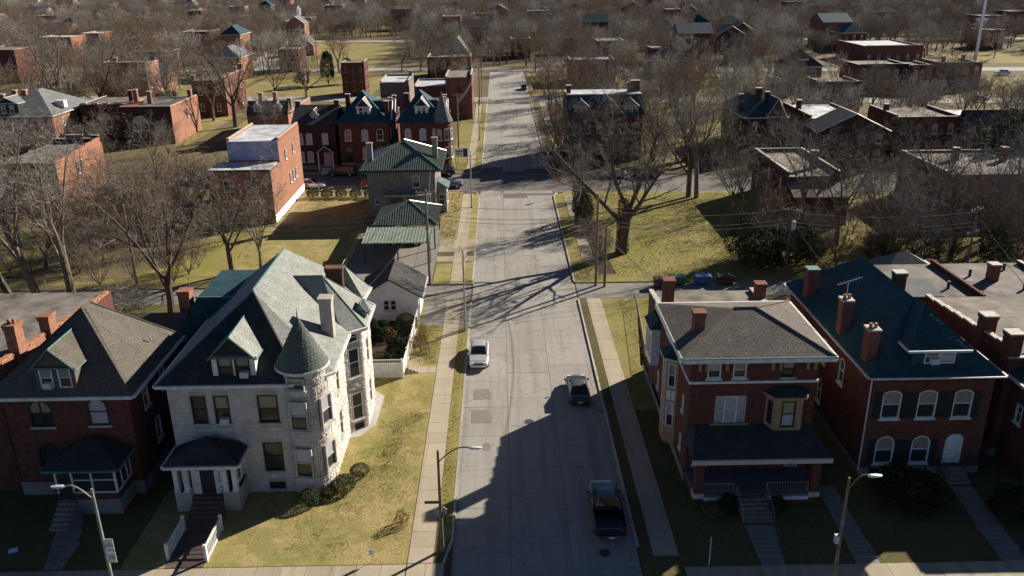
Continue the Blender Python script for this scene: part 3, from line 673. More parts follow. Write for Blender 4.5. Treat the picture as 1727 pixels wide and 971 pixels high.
chimney(F, 12.85, 3.2, 7.0, 11.3, 0.75, 0.95, 'orange_brick', pots=2, cap='orange_brick'); chimney(F, 12.85, 7.4, 7.0, 10.2, 0.75, 1.0, 'orange_brick', pots=0, cap='orange_brick')
MB().tube([(6, 9, 8.0), (6, 9, 8.5)], 0.08, 6).build('vent_pipe', 'lamp_metal', F)

# ---- limestone house with the turret
S = thing('stone_house', 'pale limestone house with conical slate turret and tall stone chimney', 'house', (-22.2, 49.5, G))
loop = [(0, 0), (8.9, 0), (10.2, 1.3), (10.2, 7.6), (11.45, 8.7), (11.45, 12.6), (10.2, 14.0), (10.2, 17.0), (0, 17.0)]
tall = {'fm': 'limestone_trim', 'bm': 'blind'}
Z0, ZE = -0.1, 8.5
wS = {0: [(1.95, 5.45, 1.0, 2.05, 0, {'fm': 'dark_wood'}), (3.45, 5.45, 1.0, 2.05, 0, {'fm': 'dark_wood', 'ac': True}), (6.5, 5.45, 1.35, 2.05, 0, {'fm': 'dark_wood'}), (6.45, 1.7, 1.3, 2.2, 0, {'fm': 'dark_wood'}), (6.5, 0.25, 1.1, 0.55, 0, {'fm': 'dark_wood', 'bm': None, 'sill': False})],
      2: [(3.4, 5.2, 0.9, 2.0, 0, tall), (3.4, 1.6, 0.9, 2.1, 0, tall)], 3: [(0.85, 4.6, 1.0, 2.4, 0, {'bm': None}), (0.85, 0.95, 1.0, 2.3, 0, {'bm': None}), (0.85, 7.45, 0.95, 0.85, 0, {'bm': None, 'sill': False}), (0.85, 0.1, 0.8, 0.5, 0, {'bm': None, 'sill': False, 'fm': 'dark_wood'})],
      4: [(2.0, 4.6, 1.0, 2.2, 0, {'bm': None}), (2.0, 1.0, 1.0, 2.2, 0, {'bm': None})], 5: [(0.9, 4.6, 0.9, 2.2, 0, {'bm': None}), (0.9, 1.0, 0.9, 2.2, 0, {'bm': None})]}
walls(S, loop, Z0, ZE, 'stone', wS, fm='white_paint')
# turret
TX, TY, TR = 8.85, 0.85, 1.4
tl = [(TX+TR*cos(2*pi*i/24), TY+TR*sin(2*pi*i/24)) for i in range(24)]
def tw(i, z, h, ww=0.0, o=None):                    # windows sit on turret facets
    A, B_ = tl[i], tl[(i+1) % 24]; ang = atan2(B_[1]-A[1], B_[0]-A[0]); put_window(S, A, ang, hypot(B_[0]-A[0], B_[1]-A[1])/2, z, 1.2, h, 0, 'limestone_trim', 'window_glass', 'curtain' if h > 1 else 'blind', wy=-0.2)
MB().prism(tl, Z0, 9.5).build('turret_wall', 'stone', S)
for (z, h) in ((1.55, 2.2), (5.2, 2.1), (8.2, 0.8)): tw(17, z, h)
for (z, h) in ((1.75, 2.0), (5.2, 2.1)): tw(22, z, h)
b = MB(); NC = 32
ring = lambda r, z: [(TX+r*cos(2*pi*i/NC), TY+r*sin(2*pi*i/NC), z) for i in range(NC)]
b.loft([ring(1.68, 9.42), ring(1.68, 9.5), ring(1.22, 10.35), ring(0.75, 11.3), ring(0.3, 12.15), ring(0.03, 12.7)]); tc = b.build('turret_roof', 'turret_slate', S)
MB().loft([ring(1.44, 9.1), ring(1.66, 9.2), ring(1.78, 9.3), ring(1.78, 9.46), ring(1.6, 9.48)]).build('turret_cornice', 'white_paint', S)
b = MB(); prof = [(1.7, 9.48), (1.22, 10.35), (0.75, 11.3), (0.3, 12.15), (0.05, 12.65)]
def pr(t):
    s_ = t*4; i = min(3, int(s_)); f = s_-i; return (prof[i][0]*(1-f)+prof[i+1][0]*f, prof[i][1]*(1-f)+prof[i+1][1]*f)
NR = 20
for r_ in range(NR):
    ra, za = pr(r_/NR); rb, zb = pr(min(1, (r_+1.12)/NR)); n = max(8, int(2*pi*ra/0.27))
    for q in range(n):
        a, a2 = 2*pi*(q+0.5*(r_ % 2)+0.04)/n, 2*pi*(q+0.5*(r_ % 2)+0.96)/n; l = random.uniform(0.02, 0.05)
        b.quad((TX+(ra+l)*cos(a), TY+(ra+l)*sin(a), za), (TX+(ra+l)*cos(a2), TY+(ra+l)*sin(a2), za), (TX+(rb+0.01)*cos(a2), TY+(rb+0.01)*sin(a2), zb), (TX+(rb+0.01)*cos(a), TY+(rb+0.01)*sin(a), zb))
        b.quad((TX+ra*cos(a), TY+ra*sin(a), za-0.01), (TX+ra*cos(a2), TY+ra*sin(a2), za-0.01), (TX+(ra+l)*cos(a2), TY+(ra+l)*sin(a2), za), (TX+(ra+l)*cos(a), TY+(ra+l)*sin(a), za))
b.build('slates', 'turret_slate', tc, kind='stuff')
MB().tube([(TX, TY, 12.6), (TX, TY, 13.3)], [0.05, 0.015], 6).build('finial', 'dark_metal', tc)
# rock faced ashlar blocks, one by one
blk = MB()
blk.hull([(-0.5, 0, 0), (0.5, 0, 0), (0.5, 1, 0), (-0.5, 1, 0)][::1], [(-0.5, 0, 1), (0.5, 0, 1), (0.5, 1, 1), (-0.5, 1, 1)])
blk = MB(); blk.v = [(-.5, 0.5, 0), (.5, 0.5, 0), (.5, 0.5, 1), (-.5, 0.5, 1), (-.5, -0.5, 0.0), (.5, -0.5, 0.0), (.5, -0.5, 1), (-.5, -0.5, 1), (-.3, -1.1, .25), (.22, -1.35, .2), (.32, -.95, .78), (-.2, -1.25, .75)]
blk.f = [(0, 1, 5, 4), (1, 2, 6, 5), (2, 3, 7, 6), (3, 0, 4, 7), (4, 5, 9, 8), (5, 6, 10, 9), (6, 7, 11, 10), (7, 4, 8, 11), (8, 9, 10, 11)]
blkm = blk.mesh('stone_block', 'stone_block'); blkl = []
def ashlar(A, B_, z0, z1, ws, rough, course=0.30, bl=0.62):
    L = hypot(B_[0]-A[0], B_[1]-A[1]); ang = atan2(B_[1]-A[1], B_[0]-A[0]); n = int((z1-z0)/course); hh = (z1-z0)/n
    for r_ in range(n):
        z = z0+r_*hh; cuts = [(w[0]-w[2]/2-0.05, w[0]+w[2]/2+0.05) for w in ws if w[1]-0.12 < z+hh-0.02 and w[1]+w[3]+0.1 > z+0.02]
        free = [(0.0, L)]
        for a, c_ in cuts: free = [q for f in free for q in ((f[0], min(f[1], a)), (max(f[0], c_), f[1])) if q[1]-q[0] > 0.12]
        for a, c_ in free:
            u = a
            while u < c_-0.06:
                e = min(c_, u+bl*random.uniform(0.7, 1.25)*(0.5 if (r_ % 2 and u == a) else 1))
                if c_-e < 0.2: e = c_
                m_ = (u+e)/2; blkl.append(((A[0]+cos(ang)*m_, A[1]+sin(ang)*m_, z+0.008), ang, (e-u-0.018, rough*0.8*random.uniform(0.6, 1.4), hh-0.018)))
                u = e
for i in list(range(12, 24))+[0, 1, 2, 3]:
    hasw = i in (17, 22); A, B_ = tl[i], tl[(i+1) % 24]; r_ = 0.015 if i < 19 else 0.06
    W_ = []
    if i in (16, 17, 18): W_ = [(0.18, 1.55, 0.46, 2.2), (0.21, 5.2, 0.42, 2.1), (0.21, 8.35, 0.42, 0.8)]
    if i in (21, 22, 23): W_ = [(0.21, 1.75, 0.42, 2.0), (0.21, 5.2, 0.42, 2.1)]
    ashlar(A, B_, Z0, 9.1, W_, r_, 0.3, 0.37)
for e, rg, us in ((0, 0.014, 0), (2, 0.06, 0), (3, 0.055, None), (4, 0.06, None), (5, 0.05, None)):
    A, B_ = loop[e], loop[e+1]
    if e == 0: B_ = (7.7, 0)
    if e == 2: A = (10.2, 1.5)
    ws = [((w[0]-0.2) if e == 2 else w[0], *w[1:4]) for w in wS.get(e, [])]
    ashlar(A, B_, Z0, ZE-0.05, ws, rg)
def dist(l): return -l[2][0]*(1.5 if l[0][0] > 7.4 else 1)
blkl.sort(key=dist)
for l in blkl[:300]: link('stone_block', blkm, S, l[0], (0, 0, l[1]), l[2])
b = MB()
for l in blkl[300:]:
    c_, s_ = cos(l[1]), sin(l[1]); n = len(b.v)
    for v in blk.v:
        x, y, z = v[0]*l[2][0], v[1]*l[2][1], v[2]*l[2][2]; b.v.append((l[0][0]+c_*x-s_*y, l[0][1]+s_*x+c_*y, l[0][2]+z))
    b.f += [tuple(n+i for i in f) for f in blk.f]
b.build('stone_blocks', 'stone_block', S, kind='stuff')
# main roof: ridge runs back, hips at the front
x0, x1, y0, y1, z = -0.5, 10.75, -0.45, 17.4, 8.55
RF, RR = (4.9, 5.0, 12.95), (4.9, 14.2, 12.95)
FA, FB, FC_, FD = (x0, y0, z), (x1, y0, z), (x1, y1, z), (x0, y1, z)
FB1, FB2 = (9.0, -0.45, z), (10.75, 1.3, z)
SF = [(FA, FB1, RF), (FB2, FC_, RR, RF), (FC_, FD, RR), (FD, FA, RF, RR)]
R_ = roof(S, [SF[0]], 'dark_slate', name='front_roof', tile=[SF[0]])  # same slate as the other slopes; its shade is put into the darker colour
R2 = roof(S, SF[1:], 'pale_slate', soffit=[FA, FB1, FB2, FC_, FD], name='roof', gutter=[FA, FB1, FB2, FC_, FD])
MB().quad(FB1, FB2, RF).build('corner_roof', 'pale_slate', S)
tiles(R2, SF[1], 'pale_slate', 0.42, 0.28)
MB().tube([Vector(RF)+Vector((0, 0, .04)), Vector(RR)+Vector((0, 0, .04))], 0.09, 6).build('ridge_cap', 'copper_green', R2)
MB().tube([FA, RF], 0.08, 5).build('ridge_cap', 'copper_green', R_); MB().tube([Vector(FB1)+Vector((0,0,.02)), Vector(RF)+Vector((0,0,.02))], 0.08, 5).build('ridge_cap', 'dark_metal', R_)
# cross gables over the two bays on the lit side
def wedge(xr, yr, zr, xi, pts, name, capm='copper_green'):
    """hipped bay roof: ridge from (xi, yr, zr) inside the main roof to (xr, yr, zr), then down to the eave points pts (front to back)"""
    A, E = (xi, yr, zr), (xr, yr, zr)
    f = [(A, (xi+ (pts[0][0]-xi)*0.15, pts[0][1], z+(zr-z)*0.0), pts[0], E)]
    r = MB(); r.quad((xi-0.4, pts[0][1], z), pts[0], E, A); r.quad(pts[-1], (xi-0.4, pts[-1][1], z), A, E)
    for p, q in zip(pts, pts[1:]): r.quad(p, q, E)
    rr = r.build(name, 'pale_slate', S)
    tiles(rr, [(xi-0.4, pts[0][1], z), pts[0], E, A], 'pale_slate', 0.36, 0.26)
    for p, q in zip(pts, pts[1:]): tiles(rr, [p, q, E], 'pale_slate', 0.36, 0.26)
    k = MB(); k.tube([A, E], 0.07, 5)
    for p in pts: k.tube([p, E], 0.05, 5)
    k.build('ridge_cap', capm, rr)
    g = MB()
    for p, q in zip(pts, pts[1:]):
        d = (Vector(q)-Vector(p)).normalized(); o = Vector((d.y, -d.x, 0))*0.14
        P_, Q_ = Vector(p), Vector(q); up = Vector((0, 0, 0.26)); g.hull([P_-up, P_-up+o, Q_-up+o, Q_-up], [P_, P_+o*1.5, Q_+o*1.5, Q_])
    g.build('cornice', 'white_paint', rr)
wedge(8.5, 10.7, 11.9, 5.3, [(10.3, 7.3, z+0.05), (11.85, 8.5, z+0.06), (11.85, 12.8, z+0.06), (10.4, 14.4, z+0.05)], 'bay_roof')
wedge(9.2, 15.6, 11.0, 6.0, [(10.8, 14.2, z+0.04), (11.0, 16.9, z+0.05)], 'side_gable_roof')
dormer(S, 11.3, 10.0, 8.6, 9.3, 9.9, 0.9, 10.8, 11.3, 'cream_paint', 'dark_slate', [(0, 8.62, 0.5, 0.5, {'sill': False})], tile=False)
dormer(S, 4.6, 0.05, 8.6, 10.35, 11.75, 2.8, 2.35, 4.5, 'white_paint', 'pale_slate', [(-0.56, 8.85, 0.98, 1.45, {'fm': 'dark_wood', 'sill': False}), (0.56, 8.85, 0.98, 1.45, {'fm': 'dark_wood', 'ac': True, 'sill': False})], fm='dark_wood')
chimney(S, 9.65, 5.9, 7.5, 12.1, 0.85, 0.85, 'stone', pots=0, cap='stone')
chimney(S, 8.9, 13.2, 9.5, 11.75, 1.3, 0.7, 'dark_brick', pots=0, cap='old_brick')
# rear left wing with teal-edged mansard
walls(S, [(-2.6, 10.0), (0.5, 10.0), (0.5, 19), (-2.6, 19)], -0.1, 7.2, 'old_brick', {0: [(1.2, 4.8, 0.8, 1.6)]}, name='side_wing_wall')
roof(S, [[(-2.9, 9.7, 7.2), (3, 9.7, 7.2), (3, 11.6, 9.9), (-1.6, 11.6, 9.9)], [(-1.6, 11.6, 9.9), (3, 11.6, 9.9), (3, 18, 9.9), (-1.6, 18, 9.9)], [(-2.9, 19.3, 7.2), (-2.9, 9.7, 7.2), (-1.6, 11.6, 9.9), (-1.6, 18, 9.9)]], 'blue_slate', name='wing_roof', tile=[[(-2.9, 9.7, 7.2), (3, 9.7, 7.2), (3, 11.6, 9.9), (-1.6, 11.6, 9.9)]])
MB().box(-1.7, 3, 11.5, 11.62, 9.9, 10.02).build('roof_edge', 'copper_green', S); MB().box(-3.0, 0.6, 9.58, 9.7, 7.1, 7.25).build('roof_edge', 'copper_green', S)
chimney(S, -3.2, 13.5, 5, 9.9, 0.9, 0.9, 'orange_brick', pots=0, cap='orange_brick')
# entrance porch
qx0, qx1, qy = 0.3, 4.5, -2.1
walls(S, [(qx0, qy), (qx0+1.05, qy), (qx0+1.05, -0.03), (qx0, -0.03)], -0.1, 1.5, 'stone', name='porch_pier'); walls(S, [(qx1-1.05, qy), (qx1, qy), (qx1, -0.03), (qx1-1.05, -0.03)], -0.1, 1.5, 'stone', name='porch_pier')
MB().box(qx0+1.05, qx1-1.05, qy+0.5, -0.03, -0.1, 1.05).build('porch_floor', 'brick_path', S)
MB().box(qx0, qx1, qy, -0.03, 3.35, 3.62).build('porch_beam', 'white_paint', S)
for x in (qx0+0.18, qx0+0.82, qx1-0.82, qx1-0.18):
    cm = MB().box(x-0.15, x+0.15, qy+0.03, qy+0.33, 1.5, 3.35).build('column', 'white_paint', S); MB().box(x-0.2, x+0.2, qy-0.02, qy+0.38, 1.5, 1.62).build('base', 'white_paint', cm)
b = MB().box(qx0+1.05, qx0+1.62, qy+0.45, qy+0.55, 1.05, 3.35); b.box(qx1-1.62, qx1-1.05, qy+0.45, qy+0.55, 1.05, 3.35); b.box(qx0+1.62, qx1-1.62, qy+0.46, qy+0.56, 2.95, 3.35); b.build('door_surround', 'white_paint', S)
MB().box(qx1-0.25, qx1-0.2, qy+0.4, -0.05, 1.5, 3.35).build('porch_side_panel', 'white_paint', S)
MB().box(qx1-0.2, qx1-0.17, qy+0.9, qy+1.3, 1.9, 3.0).build('porch_side_window', 'window_glass', S)
MB().box(qx0+0.2, qx0+0.25, qy+0.4, -0.05, 1.5, 3.35).build('porch_side_panel', 'white_paint', S)
dd = MB().box(qx0+1.62, qx1-1.62, qy+0.5, qy+0.54, 1.05, 2.95).build('door', 'dark_wood', S); MB().tube([(qx1-1.72, qy+0.5, 1.95), (qx1-1.72, qy+0.42, 1.95)], 0.035, 6).build('handle', 'steel', dd)
for x in (qx0+1.62, qx1-1.62): MB().box(x-0.22, x+0.22, qy+0.43, qy+0.452, 2.86, 2.93).build('trim_bar', 'dark_metal', S)
MB().box(qx1-1.33, qx1-1.13, qy+0.428, qy+0.448, 1.55, 1.62).build('mail_slot', 'dark_metal', S)
def text(s_, size, mat, par, loc, rot, name='lettering', sp=1.0):
    cu = bpy.data.curves.new(name, 'FONT'); cu.body = s_; cu.size = size; cu.align_x = 'CENTER'; cu.align_y = 'CENTER'; cu.extrude = 0.004; cu.space_line = sp
    o = bpy.data.objects.new(name, cu); me = bpy.data.meshes.new_from_object(o); bpy.data.objects.remove(o); me.materials.clear(); me.materials.append(MATS[mat]); me.name = name
    return link(name, me, par, loc, rot)
text('2\n0\n1\n8', 0.24, 'ink', S, (qx1-1.3, qy+0.443, 2.35), (pi/2, 0, 0), 'house_number', 0.85)
hip(S, qx0, qx1, qy, -0.1, 3.7, ((qx0+qx1)/2, -1.0, 5.0), ((qx0+qx1)/2, -0.99, 5.0), 'dark_slate', tile=[0, 1], oh=0.32, gm='white_paint', name='porch_roof', cap='dark_slate', gh=0.2)
for i in range(7): MB().box(qx0+1.08, qx1-1.08, qy+0.5-(i+1)*0.34, qy+0.5-i*0.34-0.003, -0.1, 1.0-i*0.15).build('step', 'brick_path', S)
rail(S, [(qx1-1.0, qy-1.9, 0.0), (qx1-1.0, qy-0.1, 0.9)])

# ---- red house with the porch on the right
R3 = thing('brick_house', 'red brick house with brown hipped roof and wide front porch beside the street', 'house', (12.4, 50.0, G))
wA = {0: [(1.55, 7.95, 0.9, 1.15), (3.25, 7.95, 0.9, 1.15), (6.5, 7.95, 0.9, 1.15, 0, {'bm': 'blind', 'fm': 'dark_wood'}), (2.1, 4.6, 0.62, 2.0, 0, {'fm': 'limestone_trim', 'bm': 'curtain', 'pm': 'curtain', 'sill': False}), (2.83, 4.6, 0.84, 2.0, 0, {'fm': 'white_paint', 'bm': 'curtain', 'pm': 'curtain', 'sill': False}), (3.56, 4.6, 0.62, 2.0, 0, {'fm': 'limestone_trim', 'bm': 'curtain', 'pm': 'curtain', 'sill': False}), (4.3, 1.5, 2.0, 1.6), (7.4, 1.0, 0.95, 2.1, 0, {'fm': 'limestone_trim', 'bm': None, 'sill': False}), (1.0, 1.3, 0.9, 1.9)],
      1: [(3.0, 7.9, 0.9, 1.1), (3.0, 4.6, 0.9, 1.8), (3.0, 1.4, 0.9, 1.8)], 3: [(4.9, 6.0, 0.5, 1.0, 0.3), (3.3, 5.6, 0.5, 1.0, 0.3), (5.0, 2.5, 0.6, 1.2, 0.3), (1.8, 7.6, 0.6, 1.3, 0.3)]}
wA[3] = [(2.0, 6.3, 0.45, 1.0, 0.3), (3.9, 5.2, 0.5, 1.1, 0.3), (6.6, 4.6, 0.5, 1.3, 0.3), (6.5, 1.6, 0.5, 1.2, 0.3)]
walls(R3, [(0, 0), (8.5, 0), (8.5, 8.2), (0, 8.2)], 0.7, 9.55, 'red_brick', wA)
walls(R3, [(-0.06, -0.06), (8.56, -0.06), (8.56, 17.1), (-0.06, 17.1)], -0.1, 0.7, 'foundation_stone', {}, name='foundation')
MB().box(-0.09, 8.59, -0.09, 0.12, 7.55, 7.72).build('string_course', 'white_paint', R3); MB().box(-0.09, 0.12, 0.13, 8.2, 7.55, 7.72).build('string_course', 'white_paint', R3)
MB().box(1.5, 4.2, -0.16, 0.06, 4.4, 4.58).build('sill', 'tan_paint', R3)
for x in (0.55, 1.0, 2.35, 5.4, 5.9, 7.7, 8.2): MB().box(x-0.09, x+0.09, -0.22, 0.02, 8.55, 9.35).build('bracket', 'tan_paint', R3)
for x in (2.41, 3.25): MB().tube([(x, -0.06, 4.62), (x, -0.06, 6.55)], 0.05, 6).build('mullion', 'white_paint', R3)
hip(R3, 0, 8.5, 0, 8.2, 9.75, (3.6, 3.9, 11.35), (5.2, 3.9, 11.35), 'brown_shingle', tile=[0, 1, 3], oh=0.75, gm='white_paint', gh=0.3, cap='brown_shingle')
b = MB().box(-0.77, 9.27, -0.93, -0.85, 9.76, 9.82); b.box(-0.93, -0.85, -0.8, 8.9, 9.76, 9.82); b.build('gutter_edge', 'copper_green', R3)
chimney(R3, 0.9, 2.6, 9.3, 11.75, 0.75, 0.75, 'old_brick', pots=0, cap='old_brick')
b = MB().quad((1.25, 2.3, 10.45), (2.0, 2.9, 10.8), (1.25, 3.2, 10.85)); b.build('flashing', 'copper_green', R3)
# rear block with flat roof
walls(R3, [(0.1, 8.21), (9.0, 8.21), (9.0, 17), (0.1, 17)], 0.7, 7.5, 'red_brick', {3: [(3.5, 4.3, 0.6, 1.5, 0.3), (6.0, 1.5, 0.7, 1.5, 0.3)]}, name='rear_wall')
MB().box(0.12, 8.98, 8.22, 16.98, 7.3, 7.52).build('rear_roof', 'tan_roof', R3)
for xx in (0.1, 8.7):
    p = MB(); c = MB()
    for i in range(7):
        p.box(xx, xx+0.3, 8.25+i*1.24, 8.25+(i+1)*1.24, 7.5, 8.35-i*0.11)
        for j in range(2): c.box(xx-0.05, xx+0.35, 8.27+i*1.24+j*0.62, 8.25+i*1.24+(j+1)*0.62, 8.35-i*0.11, 8.47-i*0.11)
    p.build('parapet', 'red_brick', R3); c.build('coping', 'limestone_trim', R3)
chimney(R3, 0.45, 10.9, 7.3, 11.0, 0.8, 0.9, 'red_brick', pots=0, cap='old_brick'); chimney(R3, 8.7, 14.2, 7.3, 9.3, 0.8, 0.8, 'old_brick', pots=0, cap='old_brick')
MB().tube([(7.6, 11.5, 7.5), (7.6, 11.5, 8.35)], [0.12, 0.12], 8).build('vent_pipe', 'lamp_metal', R3); MB().tube([(8.0, 11.7, 7.5), (8.0, 11.7, 9.3)], 0.025, 5).build('vent_pipe', 'dark_metal', R3)
# bay and box oriel on the street side
def side_bay(x, yc, z0, z1, w=2.4, pr_=0.75, wm='tan_paint', levels=((2.0, 2.0), (5.2, 1.9))):
    lp = [(x, yc+w/2), (x-pr_, yc+w/2-0.5), (x-pr_, yc-w/2+0.5), (x, yc-w/2)]
    ws = {0: [(0.45, z_, 0.55, h_, 0, {'bm': None, 'sill': False}) for z_, h_ in levels], 1: [(w/2-0.5, z_, 0.85, h_, 0, {'bm': None, 'sill': False}) for z_, h_ in levels], 2: [(0.45, z_, 0.6, h_, 0, {'sill': False}) for z_, h_ in levels]}
    walls(R3, lp, z0, z1, wm, ws, name='bay_wall', closed=False)
    for zz in (4.2, ):
        for (u0, u1) in ((0.12, 0.42), (0.48, 0.78)):
            A, B_ = Vector(lp[2]), Vector(lp[3]); d = (B_-A).normalized(); o = Vector((d.y, -d.x))
            P_, Q_ = A+d*u0+o*0.02, A+d*u1+o*0.02; MB().quad((*P_, zz), (*Q_, zz), (*Q_, zz+0.75), (*P_, zz+0.75)).build('bay_panel', 'white_paint', R3)
    t = [(p[0]+(p[0]-x)*0.18-0.12, yc+(p[1]-yc)*1.15) for p in lp]
    MB().prism(t, z1, z1+0.22).build('bay_cornice', 'limestone_trim', R3)
    b = MB(); ap = (x+0.02, yc, z1+0.95)
    for p, q in zip(t, t[1:]): b.quad((*p, z1+0.22), (*q, z1+0.22), ap)
    b.build('bay_roof', 'blue_slate', R3)
side_bay(0.0, 4.9, 0.6, 7.3)
walls(R3, [(0.1, 13.6), (-0.6, 13.6), (-0.6, 11.2), (0.1, 11.2)], 3.4, 6.6, 'white_paint', {1: [(0.7, 4.3, 0.7, 1.6, 0, {'bm': None}), (1.7, 4.3, 0.7, 1.6, 0, {'bm': None})], 2: []}, name='oriel_wall', closed=False)
MB().hull([(-0.8, 11.0, 6.6), (0.12, 11.0, 6.6), (0.12, 13.8, 6.6), (-0.8, 13.8, 6.6)], [(-0.1, 11.4, 7.3), (0.12, 11.4, 7.3), (0.12, 13.4, 7.3), (-0.1, 13.4, 7.3)]).build('oriel_roof', 'blue_slate', R3)
MB().box(-0.6, 0.1, 11.2, 13.6, 3.38, 3.4).build('oriel_floor', 'white_paint', R3)
# front oriel
ol = [(5.2, 0.0), (5.65, -0.75), (7.45, -0.75), (7.9, 0.0)]
walls(R3, ol, 4.1, 6.75, 'tan_paint', {0: [(0.43, 4.7, 0.42, 1.7, 0, {'fm': 'dark_wood', 'bm': None, 'sill': False})], 1: [(0.9, 4.55, 0.95, 1.95, 0, {'fm': 'dark_wood', 'pm': 'curtain', 'bm': 'blind', 'sill': False})], 2: [(0.43, 4.7, 0.42, 1.7, 0, {'fm': 'dark_wood', 'bm': None, 'sill': False})]}, name='oriel_wall', closed=False)
b = MB(); tp = [(4.95, 0.0), (5.5, -1.0), (7.6, -1.0), (8.15, 0.0)]
b.hull([(*p, 6.75) for p in tp], [(*p, 6.9) for p in tp]); b.build('oriel_cornice', 'tan_paint', R3)
b = MB().hull([(*p, 6.9) for p in tp], [(5.7, 0.0, 7.3), (5.9, -0.3, 7.3), (7.2, -0.3, 7.3), (7.4, 0.0, 7.3)]); b.build('oriel_roof', 'dark_slate', R3)
b = MB().hull([(5.7, 0, 3.6), (6.1, -0.2, 3.6), (7.0, -0.2, 3.6), (7.4, 0, 3.6)], [(*p, 4.1) for p in ol]); b.build('oriel_base', 'tan_paint', R3)
# porch
MB().box(0.1, 8.3, -2.9, -0.07, 0.55, 0.8).build('porch_floor', 'porch_deck', R3)
walls(R3, [(0.1, -2.9), (8.3, -2.9), (8.3, -0.07), (0.1, -0.07)], -0.1, 0.55, 'red_brick', {0: [(3.85, -0.1, 2.0, 0.64, 0, {'empty': True})]}, name='porch_base')
for x in (0.35, 8.05):
    cm = MB().box(x-0.28, x+0.28, -2.95, -2.4, 0.8, 3.25).build('pier', 'red_brick', R3); MB().box(x-0.36, x+0.36, -3.03, -2.32, 3.25, 3.4).build('cap', 'cream_paint', cm); MB().box(x-0.36, x+0.36, -3.03, -2.32, 0.55, 0.9).build('base', 'cream_paint', cm)
MB().box(0.0, 8.4, -3.0, -2.65, 3.4, 3.75).build('porch_beam', 'cream_paint', R3)
roof(R3, [[(-0.3, -3.35, 3.75), (8.75, -3.35, 3.75), (8.0, -0.02, 4.45), (0.5, -0.02, 4.45)], [(-0.3, -3.35, 3.75), (0.5, -0.02, 4.45), (-0.3, -0.02, 3.75)], [(8.75, -3.35, 3.75), (8.75, -0.02, 3.75), (8.0, -0.02, 4.45)]], 'charcoal_shingle', soffit=[(-0.3, -3.35, 3.75), (8.75, -3.35, 3.75), (8.75, -0.02, 3.75), (-0.3, -0.02, 3.75)], name='porch_roof', tile=[[(-0.3, -3.35, 3.75), (8.75, -3.35, 3.75), (8.0, -0.02, 4.45), (0.5, -0.02, 4.45)]])
MB().box(-0.34, 8.79, -3.5, -3.36, 3.45, 3.76).build('fascia', 'cream_paint', R3)
for a, c_ in ((0.7, 2.75), (4.95, 7.7)): rail(R3, [(a, -2.75, 0.8), (c_, -2.75, 0.8)], 0.75, 'steel', 16)
MB().box(0.7, 2.8, -3.0, -2.9, 0.35, 0.6).build('porch_trim', 'white_paint', R3); MB().box(4.9, 7.7, -3.0, -2.9, 0.35, 0.6).build('porch_trim', 'white_paint', R3)
for i in range(6): MB().box(2.9, 4.8, -3.0-(i+1)*0.32, -3.003-i*0.32, -0.1, 0.68-i*0.115).build('step', 'grey_wood', R3)
for x in (2.86, 4.84): rail(R3, [(x, -4.9, 0.05), (x, -3.0, 0.75)], 0.75, 'steel', 5)
MB().box(8.6, 9.2, 3.5, 9.0, 3.2, 8.8).build('side_stair_wall', 'cream_paint', R3)

# ---- red house with the blue-slate roof
R4 = thing('brick_house', 'red brick house with big dark blue slate roof, three chimneys and green shutters', 'house', (24.85, 50.35, G))
wf = {}
up = [(1.5, 4.45, 1.3, 2.15, 0.2), (3.95, 4.45, 1.3, 2.15, 0.2), (6.4, 4.45, 1.3, 2.15, 0.2)]
dn = [(1.55, 0.85, 1.3, 2.2, 0.5), (4.05, 0.85, 1.3, 2.2, 0.5), (6.4, 0.75, 1.35, 2.4, 0.5, {'empty': True})]
walls(R4, [(0, 0), (8.3, 0), (8.3, 17), (0, 17)], 0.6, 7.75, 'red_brick', {0: up+dn, 3: [(12.0, 4.6, 0.9, 2.0, 0.3), (8.5, 4.6, 0.9, 2.0, 0.3), (8.5, 1.2, 0.9, 2.0, 0.3), (3.5, 4.6, 0.9, 2.0, 0.3)]})
walls(R4, [(-0.07, -0.07), (8.37, -0.07), (8.37, 17.07), (-0.07, 17.07)], -0.1, 0.6, 'foundation_stone', {0: [(1.1, 0.05, 0.7, 0.45, 0, {'fm': 'dark_wood', 'bm': None, 'sill': False})]}, name='foundation')
for u in (1.5, 3.95, 6.4):
    for s_ in (-1, 1): 
        b = MB().box(u+s_*0.94-0.24, u+s_*0.94+0.24, -0.06, -0.01, 4.5, 6.5)
        for j in range(18): b.box(u+s_*0.94-0.2, u+s_*0.94+0.2, -0.075, -0.06, 4.56+j*0.106, 4.62+j*0.106)
        b.build('shutter', 'shutter_green', R4)
for u in (1.55, 4.05):
    for s_ in (-1, 1): MB().box(u+s_*0.94-0.24, u+s_*0.94+0.24, -0.06, -0.01, 0.95, 2.75).build('shutter', 'shutter_green', R4)
dd = MB().box(6.0, 6.8, 0.12, 0.17, 0.75, 2.85).build('door', 'white_paint', R4); MB().tube([(6.1, 0.12, 1.8), (6.1, 0.05, 1.8)], 0.035, 6).build('handle', 'steel', dd)
b = MB().box(5.75, 6.0, 0.08, 0.18, 0.75, 3.0); b.box(6.8, 7.05, 0.08, 0.18, 0.75, 3.0); b.box(6.0, 6.8, 0.08, 0.18, 2.85, 3.05); b.build('door_frame', 'white_paint', R4)
for i in range(28): MB().box(0.25+i*0.29-0.05, 0.25+i*0.29+0.05, -0.09, -0.005, 7.28, 7.5).build('corbel', 'red_brick', R4)
x0, x1, y0, y1, z = -0.45, 8.6, -0.4, 17.4, 7.8
hip(R4, 0, 8.3, 0, 17, 7.8, (4.1, 4.3, 11.6), (4.1, 13.3, 11.6), 'blue_slate', tile=[0, 3], oh=0.42, gh=0.1, gm='white_paint')
